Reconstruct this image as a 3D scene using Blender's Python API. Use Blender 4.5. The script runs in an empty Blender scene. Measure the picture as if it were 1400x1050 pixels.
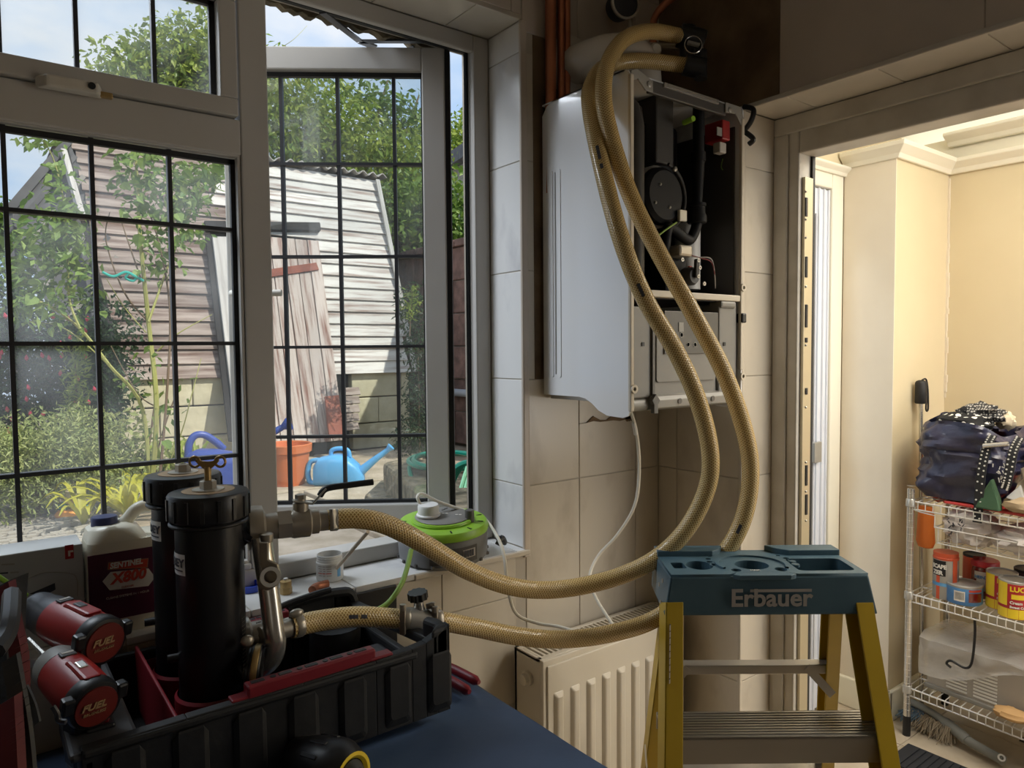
import bpy, bmesh, math, random
from mathutils import Vector as V, Matrix
random.seed(7)
R = random.Random(11)
SC = bpy.context.scene
COL = SC.collection
PI = math.pi

# ------------------------------------------------------------------ camera, sky, sun, lamps, exposure
EYE = V((0, 0, 1.45))
FPX = 974.8
yaw, pit, rol = math.radians(37.143), math.radians(2.74), math.radians(-0.498)
FWD = V((math.sin(yaw) * math.cos(pit), math.cos(yaw) * math.cos(pit), -math.sin(pit)))
r0 = V((math.cos(yaw), -math.sin(yaw), 0)); u0 = r0.cross(FWD)
RGT = r0 * math.cos(rol) + u0 * math.sin(rol)
UPV = u0 * math.cos(rol) - r0 * math.sin(rol)
cam = bpy.data.cameras.new('camera'); cam.sensor_width = 36; cam.lens = FPX / 1400 * 36
cam.clip_start = 0.02; cam.clip_end = 200
co = bpy.data.objects.new('camera', cam); COL.objects.link(co)
m = Matrix((RGT, UPV, -FWD)).transposed().to_4x4(); m.translation = EYE
co.matrix_world = m
SC.camera = co

W = bpy.data.worlds.new('sky'); SC.world = W; W.use_nodes = True
nt = W.node_tree; nt.nodes.clear()
n_out = nt.nodes.new('ShaderNodeOutputWorld'); n_bg = nt.nodes.new('ShaderNodeBackground')
n_tc = nt.nodes.new('ShaderNodeTexCoord'); n_map = nt.nodes.new('ShaderNodeMapping')
n_map.inputs['Scale'].default_value = (1.0, 1.0, 2.2)
n_no = nt.nodes.new('ShaderNodeTexNoise'); n_no.inputs['Scale'].default_value = 2.6
n_no.inputs['Detail'].default_value = 7; n_no.inputs['Roughness'].default_value = 0.55
n_rp = nt.nodes.new('ShaderNodeValToRGB')
n_rp.color_ramp.elements[0].position = 0.35; n_rp.color_ramp.elements[0].color = (0.34, 0.54, 0.83, 1)
n_rp.color_ramp.elements[1].position = 0.58; n_rp.color_ramp.elements[1].color = (0.74, 0.79, 0.86, 1)
nt.links.new(n_tc.outputs['Generated'], n_map.inputs['Vector']); nt.links.new(n_map.outputs['Vector'], n_no.inputs['Vector'])
nt.links.new(n_no.outputs['Fac'], n_rp.inputs['Fac']); nt.links.new(n_rp.outputs['Color'], n_bg.inputs['Color'])
n_bg.inputs['Strength'].default_value = 1.15
nt.links.new(n_bg.outputs['Background'], n_out.inputs['Surface'])

sun = bpy.data.lights.new('sun', 'SUN'); sun.energy = 5.2; sun.angle = 0.012; sun.color = (1.0, 0.95, 0.86)
so = bpy.data.objects.new('sun', sun); COL.objects.link(so)
so.rotation_euler = V((0.42, -0.58, 0.80)).to_track_quat('Z', 'Y').to_euler()

def area(name, loc, look, sx, sy, power, color):
    l = bpy.data.lights.new(name, 'AREA'); l.shape = 'RECTANGLE'; l.size = sx; l.size_y = sy; l.energy = power; l.color = color
    o = bpy.data.objects.new(name, l); COL.objects.link(o); o.location = loc
    o.rotation_euler = (V(loc) - V(look)).to_track_quat('Z', 'Y').to_euler()
    return o
area('kitchen_back_fill', (-1.2, -2.1, 1.55), (0.6, 1.0, 1.2), 0.9, 1.0, 1.3, (1.0, 0.93, 0.84))  # added fill lamp behind the camera; the back wall has no window
area('porch_roof_light', (2.45, 0.1, 2.40), (2.55, 0.3, 0), 1.2, 1.1, 46, (1.0, 0.93, 0.82))
area('porch_side_fill', (2.75, -1.05, 1.4), (2.6, 1.0, 1.2), 1.0, 1.2, 14, (1.0, 0.94, 0.84))  # added area lamp standing in for daylight from the unseen porch side
area('fill_over_window', (-0.35, 2.15, 2.95), (0.85, 1.15, 1.45), 1.1, 0.8, 58, (0.84, 0.91, 1.0))  # added fill lamp outside, kept out of sight above the window head
SC.view_settings.view_transform = 'Standard'; SC.view_settings.look = 'None'
SC.view_settings.exposure = 0.0; SC.view_settings.gamma = 1.0; SC.view_settings.use_curve_mapping = False
SC.cycles.use_denoising = True
SC.cycles.max_bounces = 8; SC.cycles.diffuse_bounces = 4; SC.cycles.transparent_max_bounces = 12
SC.cycles.sample_clamp_indirect = 4.0
SC.cycles.caustics_reflective = False; SC.cycles.caustics_refractive = False

# ------------------------------------------------------------------ where a line of sight meets a plane of the place
def ray(px, py): return FWD + RGT * ((px - 700) / FPX) - UPV * ((py - 525) / FPX)
def pX(px, py, x): d = ray(px, py); return EYE + d * (x / d.x)
def pY(px, py, y): d = ray(px, py); return EYE + d * (y / d.y)
def pZ(px, py, z): d = ray(px, py); return EYE + d * ((z - EYE.z) / d.z)
def pD(px, py, t): return EYE + ray(px, py) * t
def pP(px, py, q, n):
    d = ray(px, py); return EYE + d * ((V(q) - EYE).dot(n) / d.dot(n))

# ------------------------------------------------------------------ materials
def _pr(name):
    mt = bpy.data.materials.new(name); mt.use_nodes = True
    return mt, mt.node_tree, mt.node_tree.nodes['Principled BSDF']
def mat(name, col, rough=0.5, metal=0.0, var=None, scale=8.0, stretch=(1, 1, 1), detail=5.0, bump=0.0, bscale=None,
        spec=0.5, coat=0.0, trans=0.0, lo=0.35, hi=0.65, emit=0.0, rnd=True, alpha=1.0, tint=0.0, sss=0.0):
    mt, t, p = _pr(name)
    c4 = (*col, 1)
    p.inputs['Base Color'].default_value = c4; p.inputs['Roughness'].default_value = rough
    p.inputs['Metallic'].default_value = metal; p.inputs['Specular IOR Level'].default_value = spec
    p.inputs['Coat Weight'].default_value = coat; p.inputs['Transmission Weight'].default_value = trans
    p.inputs['Alpha'].default_value = alpha
    if emit: p.inputs['Emission Color'].default_value = c4; p.inputs['Emission Strength'].default_value = emit
    if var or bump or tint:
        tc = t.nodes.new('ShaderNodeTexCoord'); oi = t.nodes.new('ShaderNodeObjectInfo')
        mp = t.nodes.new('ShaderNodeMapping'); mp.inputs['Scale'].default_value = stretch
        t.links.new(tc.outputs['Object'], mp.inputs['Vector'])
        if rnd:
            cb = t.nodes.new('ShaderNodeVectorMath'); cb.operation = 'SCALE'
            cb.inputs[0].default_value = (37, 51, 23); t.links.new(oi.outputs['Random'], cb.inputs['Scale'])
            t.links.new(cb.outputs[0], mp.inputs['Location'])
        no = t.nodes.new('ShaderNodeTexNoise'); no.inputs['Scale'].default_value = scale; no.inputs['Detail'].default_value = detail
        t.links.new(mp.outputs['Vector'], no.inputs['Vector'])
        last = None
        if var:
            rp = t.nodes.new('ShaderNodeValToRGB')
            rp.color_ramp.elements[0].position = lo; rp.color_ramp.elements[0].color = c4
            rp.color_ramp.elements[1].position = hi; rp.color_ramp.elements[1].color = (*var, 1)
            t.links.new(no.outputs['Fac'], rp.inputs['Fac']); last = rp.outputs['Color']
        if tint:
            hs = t.nodes.new('ShaderNodeHueSaturation'); ml = t.nodes.new('ShaderNodeMapRange')
            ml.inputs['To Min'].default_value = 1 - tint; ml.inputs['To Max'].default_value = 1 + tint
            t.links.new(oi.outputs['Random'], ml.inputs['Value']); t.links.new(ml.outputs['Result'], hs.inputs['Value'])
            if last: t.links.new(last, hs.inputs['Color'])
            else: hs.inputs['Color'].default_value = c4
            last = hs.outputs['Color']
        if last: t.links.new(last, p.inputs['Base Color'])
        if bump:
            n2 = no
            if bscale:
                n2 = t.nodes.new('ShaderNodeTexNoise'); n2.inputs['Scale'].default_value = bscale; n2.inputs['Detail'].default_value = 4
                t.links.new(mp.outputs['Vector'], n2.inputs['Vector'])
            bp = t.nodes.new('ShaderNodeBump'); bp.inputs['Strength'].default_value = bump; bp.inputs['Distance'].default_value = 0.01
            t.links.new(n2.outputs['Fac'], bp.inputs['Height']); t.links.new(bp.outputs['Normal'], p.inputs['Normal'])
    return mt
def glass_mat(name, haze=0.03, gloss=0.07, tint=(1, 1, 1)):
    mt = bpy.data.materials.new(name); mt.use_nodes = True; t = mt.node_tree; t.nodes.clear()
    o = t.nodes.new('ShaderNodeOutputMaterial'); tr = t.nodes.new('ShaderNodeBsdfTransparent'); gl = t.nodes.new('ShaderNodeBsdfGlossy')
    df = t.nodes.new('ShaderNodeBsdfTranslucent'); m1 = t.nodes.new('ShaderNodeMixShader'); m2 = t.nodes.new('ShaderNodeMixShader')
    tr.inputs['Color'].default_value = (*tint, 1); gl.inputs['Roughness'].default_value = 0.03
    no = t.nodes.new('ShaderNodeTexNoise'); no.inputs['Scale'].default_value = 5; no.inputs['Detail'].default_value = 4
    tc = t.nodes.new('ShaderNodeTexCoord'); t.links.new(tc.outputs['Object'], no.inputs['Vector'])
    mr = t.nodes.new('ShaderNodeMapRange'); mr.inputs['From Min'].default_value = 0.35; mr.inputs['From Max'].default_value = 0.75
    mr.inputs['To Min'].default_value = 0.0; mr.inputs['To Max'].default_value = haze * 2
    t.links.new(no.outputs['Fac'], mr.inputs['Value']); t.links.new(mr.outputs['Result'], m1.inputs['Fac'])
    t.links.new(tr.outputs[0], m1.inputs[1]); t.links.new(df.outputs[0], m1.inputs[2])
    m2.inputs['Fac'].default_value = gloss
    t.links.new(m1.outputs[0], m2.inputs[1]); t.links.new(gl.outputs[0], m2.inputs[2]); t.links.new(m2.outputs[0], o.inputs['Surface'])
    return mt
def leaf_mat(name, col, col2, trans=0.35):
    mt = bpy.data.materials.new(name); mt.use_nodes = True; t = mt.node_tree; t.nodes.clear()
    o = t.nodes.new('ShaderNodeOutputMaterial'); df = t.nodes.new('ShaderNodeBsdfPrincipled'); tl = t.nodes.new('ShaderNodeBsdfTranslucent')
    mx = t.nodes.new('ShaderNodeMixShader'); mx.inputs['Fac'].default_value = trans
    df.inputs['Roughness'].default_value = 0.45; df.inputs['Specular IOR Level'].default_value = 0.4
    gi = t.nodes.new('ShaderNodeNewGeometry'); rp = t.nodes.new('ShaderNodeValToRGB')
    rp.color_ramp.elements[0].color = (*col, 1); rp.color_ramp.elements[1].color = (*col2, 1)
    t.links.new(gi.outputs['Random Per Island'], rp.inputs['Fac'])
    t.links.new(rp.outputs['Color'], df.inputs['Base Color']); t.links.new(rp.outputs['Color'], tl.inputs['Color'])
    t.links.new(df.outputs[0], mx.inputs[1]); t.links.new(tl.outputs[0], mx.inputs[2]); t.links.new(mx.outputs[0], o.inputs['Surface'])
    return mt
def hose_mat():
    # clear yellow hose with a diamond braid of pale thread running round it (u along, v around)
    mt, t, p = _pr('braided_hose'); p.inputs['Roughness'].default_value = 0.22; p.inputs['Coat Weight'].default_value = 0.3
    uv = t.nodes.new('ShaderNodeTexCoord'); sp = t.nodes.new('ShaderNodeSeparateXYZ'); t.links.new(uv.outputs['UV'], sp.inputs[0])
    def mth(op, a, b=None):
        n = t.nodes.new('ShaderNodeMath'); n.operation = op
        for i, s in enumerate((a, b)):
            if s is None: continue
            if isinstance(s, (int, float)): n.inputs[i].default_value = s
            else: t.links.new(s, n.inputs[i])
        return n.outputs[0]
    u, v = sp.outputs['X'], sp.outputs['Y']
    s1 = mth('SINE', mth('MULTIPLY', mth('ADD', mth('MULTIPLY', u, 190.0), mth('MULTIPLY', v, 14.0)), 2 * PI))
    s2 = mth('SINE', mth('MULTIPLY', mth('SUBTRACT', mth('MULTIPLY', u, 190.0), mth('MULTIPLY', v, 14.0)), 2 * PI))
    mxx = mth('MAXIMUM', s1, s2)
    rp = t.nodes.new('ShaderNodeValToRGB'); rp.color_ramp.elements[0].position = 0.1; rp.color_ramp.elements[1].position = 0.95
    rp.color_ramp.elements[0].color = (0.36, 0.215, 0.06, 1); rp.color_ramp.elements[1].color = (0.76, 0.57, 0.26, 1)
    t.links.new(mxx, rp.inputs['Fac']); t.links.new(rp.outputs['Color'], p.inputs['Base Color'])
    bp = t.nodes.new('ShaderNodeBump'); bp.inputs['Strength'].default_value = 0.35; bp.inputs['Distance'].default_value = 0.001
    t.links.new(mxx, bp.inputs['Height']); t.links.new(bp.outputs['Normal'], p.inputs['Normal'])
    return mt
M = {}
def mk(k, *a, **kw): M[k] = mat(k, *a, **kw)
mk('upvc', (0.52, 0.495, 0.46), 0.35, var=(0.46, 0.435, 0.40), scale=3, bump=0.02)
mk('upvc_dirty', (0.68, 0.64, 0.57), 0.45, var=(0.54, 0.50, 0.43), scale=9)
mk('gasket', (0.012, 0.012, 0.013), 0.6)
mk('lead', (0.045, 0.045, 0.05), 0.5, 0.3)
mk('tile', (0.58, 0.52, 0.43), 0.22, var=(0.38, 0.32, 0.25), scale=6, stretch=(1.6, 1.6, .8), lo=.54, hi=.80, tint=.04, detail=9, bump=.03)
mk('tile_white', (0.72, 0.71, 0.69), 0.2, var=(0.50, 0.49, 0.50), scale=7, stretch=(1.6, 1.6, .8), lo=.53, hi=.78, tint=.03, detail=8)
mk('tile_grey', (0.58, 0.50, 0.42), 0.3, var=(0.50, 0.43, 0.36), scale=4, lo=.4, hi=.7, tint=.03)
mk('tile_soffit', (0.66, 0.61, 0.53), 0.25, var=(0.58, 0.53, 0.46), scale=6, tint=.03)
mk('grout', (0.46, 0.41, 0.34), 0.9)
mk('plaster', (0.20, 0.135, 0.075), 0.95, var=(0.11, 0.07, 0.04), scale=9, bump=.6, bscale=30)
mk('paint', (0.78, 0.74, 0.66), 0.8)
mk('ceiling', (0.6, 0.58, 0.54), 0.9)
mk('floor_dark', (0.42, 0.35, 0.27), 0.5, var=(0.34, 0.28, 0.21))
mk('boiler_white', (0.80, 0.80, 0.80), 0.16, coat=.4)
mk('boiler_edge', (0.58, 0.52, 0.42), 0.4)
mk('boiler_grey', (0.22, 0.21, 0.19), 0.45)
mk('boiler_grey_dark', (0.085, 0.08, 0.07), 0.4)
mk('boiler_grey_light', (0.29, 0.28, 0.255), 0.4)
mk('inner_grey', (0.07, 0.064, 0.057), 0.5, 0.2)
mk('boiler_black', (0.005, 0.005, 0.006), 0.6, spec=.25)
mk('boiler_inner', (0.045, 0.041, 0.037), 0.55, spec=.3)
mk('black', (0.008, 0.008, 0.009), 0.45)
mk('black_rough', (0.008, 0.008, 0.009), 0.6, var=(0.014, 0.014, 0.015), scale=40, bump=.1)
mk('black_plastic', (0.010, 0.010, 0.011), 0.38)
mk('dark_grey', (0.045, 0.045, 0.048), 0.5)
mk('canister', (0.012, 0.012, 0.014), 0.36)
mk('chrome', (0.60, 0.58, 0.54), 0.24, 0.8)
mk('steel', (0.46, 0.44, 0.40), 0.32, 0.6)
mk('nickel', (0.38, 0.34, 0.28), 0.34, 0.55)
mk('brass', (0.40, 0.27, 0.11), 0.4, 0.6)
mk('copper', (0.50, 0.19, 0.10), 0.42, 0.75, var=(0.36, 0.13, 0.07), scale=12)
mk('white_plastic', (0.72, 0.71, 0.68), 0.4)
mk('white_cable', (0.70, 0.66, 0.56), 0.5)
mk('cream_plastic', (0.72, 0.68, 0.56), 0.35)
mk('purple_label', (0.075, 0.012, 0.035), 0.4)
mk('red_print', (0.55, 0.06, 0.03), 0.5)
mk('white_print', (0.75, 0.72, 0.66), 0.5)
mk('grey_print', (0.42, 0.38, 0.34), 0.5)
mk('dark_print', (0.05, 0.05, 0.06), 0.5)
mk('blue_cap', (0.035, 0.045, 0.14), 0.4)
mk('blue_lid', (0.015, 0.05, 0.42), 0.35)
mk('card_white', (0.55, 0.55, 0.54), 0.6, var=(0.5, 0.49, 0.47), scale=5)
mk('card_red', (0.36, 0.015, 0.02), 0.5)
mk('crate_red', (0.20, 0.012, 0.020), 0.4)
mk('tool_red', (0.30, 0.016, 0.016), 0.38)
mk('tool_disc', (0.14, 0.012, 0.008), 0.45)
mk('tool_grey', (0.05, 0.052, 0.06), 0.35)
mk('gold_print', (0.34, 0.22, 0.11), 0.5)
mk('bag_black', (0.012, 0.012, 0.013), 0.85, var=(0.02, 0.02, 0.022), scale=60, bump=.2)
mk('bag_red', (0.11, 0.004, 0.010), 0.6)
mk('sheet_blue', (0.055, 0.095, 0.18), 0.55, var=(0.04, 0.07, 0.14), scale=6, bump=.15, bscale=18)
mk('wood_unit', (0.5, 0.46, 0.4), 0.5)
mk('green_plastic', (0.27, 0.50, 0.04), 0.35)
mk('reel_grey', (0.17, 0.17, 0.17), 0.5)
mk('reel_dark', (0.07, 0.065, 0.06), 0.55)
mk('green_cable', (0.25, 0.40, 0.07), 0.45)
mk('radiator', (0.66, 0.60, 0.50), 0.3, coat=.2)
mk('ladder_blue', (0.055, 0.110, 0.145), 0.42, var=(0.07, 0.130, 0.165), scale=14)
mk('ladder_yellow', (0.50, 0.33, 0.012), 0.4, var=(0.42, 0.27, 0.012), scale=4)
mk('ladder_logo', (0.38, 0.35, 0.32), 0.5)
mk('aluminium', (0.50, 0.47, 0.42), 0.35, 0.85)
mk('cream_wall', (0.66, 0.565, 0.385), 0.85, var=(0.62, 0.525, 0.35), scale=2.5)
mk('stone_wall', (0.76, 0.69, 0.57), 0.85, var=(0.70, 0.62, 0.50), scale=3)
mk('porch_white', (0.82, 0.78, 0.66), 0.7)
mk('skirting', (0.80, 0.76, 0.62), 0.5)
mk('floor_tile', (0.55, 0.47, 0.36), 0.45, var=(0.45, 0.37, 0.27), scale=10, bump=.05)
mk('lock_gold', (0.58, 0.52, 0.38), 0.35, 0.7)
mk('upvc_skylit', (0.72, 0.75, 0.82), 0.35)  # white door leaf with the blue cast of sky light mixed into its colour
mk('bag_navy', (0.018, 0.018, 0.046), 0.3, var=(0.032, 0.032, 0.068), scale=7, bump=.9, bscale=13, coat=.25)
mk('cloth_black', (0.02, 0.02, 0.022), 0.9)
mk('cloth_white', (0.75, 0.73, 0.68), 0.9)
mk('cloth_cream', (0.72, 0.62, 0.45), 0.9, var=(0.6, 0.5, 0.36), scale=25)
mk('cloth_tan', (0.42, 0.31, 0.19), 0.9)
mk('cloth_green', (0.045, 0.10, 0.05), 0.8)
mk('cloth_red', (0.42, 0.05, 0.02), 0.8, var=(0.55, 0.12, 0.05), scale=20)
mk('tray_red', (0.70, 0.07, 0.06), 0.4)
mk('orange_bag', (0.65, 0.16, 0.02), 0.5, bump=.3, bscale=14)
mk('poly_bag', (0.74, 0.68, 0.64), 0.3, alpha=.88, bump=.6, bscale=22)
mk('clear_bag', (0.78, 0.75, 0.71), 0.15, alpha=.45, bump=.9, bscale=16)
mk('tin', (0.42, 0.41, 0.39), 0.38, 0.35)
mk('can_red', (0.50, 0.02, 0.03), 0.35)
mk('can_yellow', (0.85, 0.62, 0.03), 0.35)
mk('can_blue', (0.08, 0.24, 0.55), 0.35, var=(0.16, 0.42, 0.72), scale=10)
mk('sauce_red', (0.16, 0.012, 0.008), 0.15, coat=.6)
mk('spray_orange', (0.62, 0.10, 0.04), 0.4)
mk('box_grey', (0.40, 0.37, 0.33), 0.5)
mk('vent_white', (0.74, 0.72, 0.68), 0.4)
mk('bristle', (0.33, 0.27, 0.19), 0.9)
mk('bristle_blue', (0.10, 0.15, 0.20), 0.9)
mk('broom_grey', (0.22, 0.22, 0.20), 0.6)
mk('mat_black', (0.015, 0.016, 0.02), 0.8)
mk('wood_stick', (0.66, 0.56, 0.44), 0.6)
mk('wood_pale', (0.55, 0.33, 0.14), 0.6)
# garden
mk('ground', (0.33, 0.27, 0.20), 0.95, var=(0.20, 0.16, 0.11), scale=6, bump=.5, bscale=40)
mk('gravel', (0.42, 0.38, 0.32), 0.9, tint=.35)
mk('paving', (0.50, 0.41, 0.31), 0.9, var=(0.36, 0.29, 0.20), scale=9, bump=.3, bscale=60)
mk('old_stone', (0.25, 0.20, 0.13), 0.95, var=(0.09, 0.075, 0.045), scale=22, bump=1.0, bscale=35)
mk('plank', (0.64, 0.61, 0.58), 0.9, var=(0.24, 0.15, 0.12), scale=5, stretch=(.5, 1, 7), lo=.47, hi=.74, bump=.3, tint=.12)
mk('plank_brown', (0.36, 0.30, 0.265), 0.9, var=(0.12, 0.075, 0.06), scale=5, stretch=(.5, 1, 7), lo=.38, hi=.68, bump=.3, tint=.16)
mk('door_plank', (0.52, 0.44, 0.40), 0.9, var=(0.20, 0.085, 0.06), scale=5, stretch=(9, .6, .6), lo=.45, hi=.72, bump=.35, tint=.1)
mk('grey_board', (0.55, 0.53, 0.51), 0.9, var=(0.38, 0.36, 0.34), scale=5, stretch=(8, 1, .5), bump=.2)
mk('red_board', (0.30, 0.085, 0.05), 0.85, var=(0.2, 0.06, 0.04), scale=10)
mk('shed_dark', (0.02, 0.018, 0.018), 0.9)
mk('block', (0.62, 0.57, 0.41), 0.95, var=(0.50, 0.45, 0.31), scale=8, bump=.9, bscale=12, tint=.05)
mk('red_block', (0.22, 0.13, 0.105), 0.95, var=(0.12, 0.075, 0.06), scale=12, bump=.8, bscale=16, tint=.15)
mk('corrugated', (0.48, 0.45, 0.42), 0.9, var=(0.30, 0.27, 0.25), scale=14)
mk('slate', (0.15, 0.15, 0.155), 0.85, var=(0.10, 0.10, 0.105), scale=6, stretch=(1, 5, 1))
mk('render_grey', (0.38, 0.36, 0.33), 0.9, var=(0.28, 0.26, 0.23), scale=4)
mk('can_light_blue', (0.10, 0.38, 0.70), 0.4)
mk('wire', (0.74, 0.72, 0.68), 0.28, 0.35)
mk('can_dark_blue', (0.018, 0.05, 0.27), 0.4)
mk('pot_orange', (0.60, 0.16, 0.05), 0.6)
mk('hose_green', (0.0, 0.20, 0.13), 0.4)
mk('hose_pale', (0.28, 0.62, 0.36), 0.4)
mk('pipe_grey', (0.33, 0.35, 0.38), 0.45)
mk('stem_green', (0.30, 0.30, 0.09), 0.7)
mk('stem_brown', (0.16, 0.11, 0.07), 0.85)
mk('rope_teal', (0.02, 0.38, 0.32), 0.7)
mk('flower_red', (0.45, 0.02, 0.06), 0.6)
mk('gnome_cream', (0.72, 0.62, 0.42), 0.7)
mk('gnome_teal', (0.05, 0.42, 0.36), 0.6)
mk('gnome_orange', (0.75, 0.30, 0.04), 0.7)
def roof_mat():
    # milky polycarbonate sheet: daylight passes through it
    mt = bpy.data.materials.new('polycarbonate'); mt.use_nodes = True; t = mt.node_tree; t.nodes.clear()
    o = t.nodes.new('ShaderNodeOutputMaterial'); a = t.nodes.new('ShaderNodeBsdfTranslucent'); b = t.nodes.new('ShaderNodeBsdfDiffuse'); x = t.nodes.new('ShaderNodeMixShader')
    a.inputs['Color'].default_value = (0.95, 0.91, 0.80, 1); b.inputs['Color'].default_value = (0.85, 0.82, 0.72, 1); x.inputs['Fac'].default_value = .35
    t.links.new(a.outputs[0], x.inputs[1]); t.links.new(b.outputs[0], x.inputs[2]); t.links.new(x.outputs[0], o.inputs['Surface'])
    return mt
M['polycarbonate'] = roof_mat()
def dots_mat(name, base, dot, scale, r):
    mt, t, p = _pr(name); p.inputs['Roughness'].default_value = .9
    tc = t.nodes.new('ShaderNodeTexCoord'); vo = t.nodes.new('ShaderNodeTexVoronoi'); vo.inputs['Scale'].default_value = scale; vo.inputs['Randomness'].default_value = .25
    lt = t.nodes.new('ShaderNodeMath'); lt.operation = 'LESS_THAN'; lt.inputs[1].default_value = r
    mx = t.nodes.new('ShaderNodeMix'); mx.data_type = 'RGBA'; mx.inputs[6].default_value = (*base, 1); mx.inputs[7].default_value = (*dot, 1)
    t.links.new(tc.outputs['Object'], vo.inputs['Vector']); t.links.new(vo.outputs['Distance'], lt.inputs[0]); t.links.new(lt.outputs[0], mx.inputs[0]); t.links.new(mx.outputs[2], p.inputs['Base Color'])
    return mt
M['cloth_spotted'] = dots_mat('cloth_spotted', (.012, .012, .013), (.8, .78, .72), 38, .34)
M['cloth_checked'] = dots_mat('cloth_checked', (.03, .03, .032), (.45, .43, .40), 110, .38)
M['hose'] = hose_mat()
M['glass'] = glass_mat('window_glass', .06, .05, (.97, .98, .97))
M['glass_sash'] = glass_mat('sash_glass', .07, .07, (.93, .96, .95))
M['leaf_mid'] = leaf_mat('leaf_mid', (0.055, 0.125, 0.020), (0.20, 0.30, 0.05))
M['leaf_light'] = leaf_mat('leaf_light', (0.13, 0.22, 0.03), (0.36, 0.42, 0.07))
M['leaf_rose'] = leaf_mat('leaf_rose', (0.09, 0.18, 0.04), (0.28, 0.38, 0.09))
M['leaf_dark'] = leaf_mat('leaf_dark', (0.015, 0.04, 0.018), (0.05, 0.10, 0.035))
M['leaf_yellow'] = leaf_mat('leaf_yellow', (0.28, 0.33, 0.03), (0.55, 0.48, 0.05))
M['leaf_pale'] = leaf_mat('leaf_pale', (0.22, 0.28, 0.09), (0.42, 0.45, 0.18))

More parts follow.
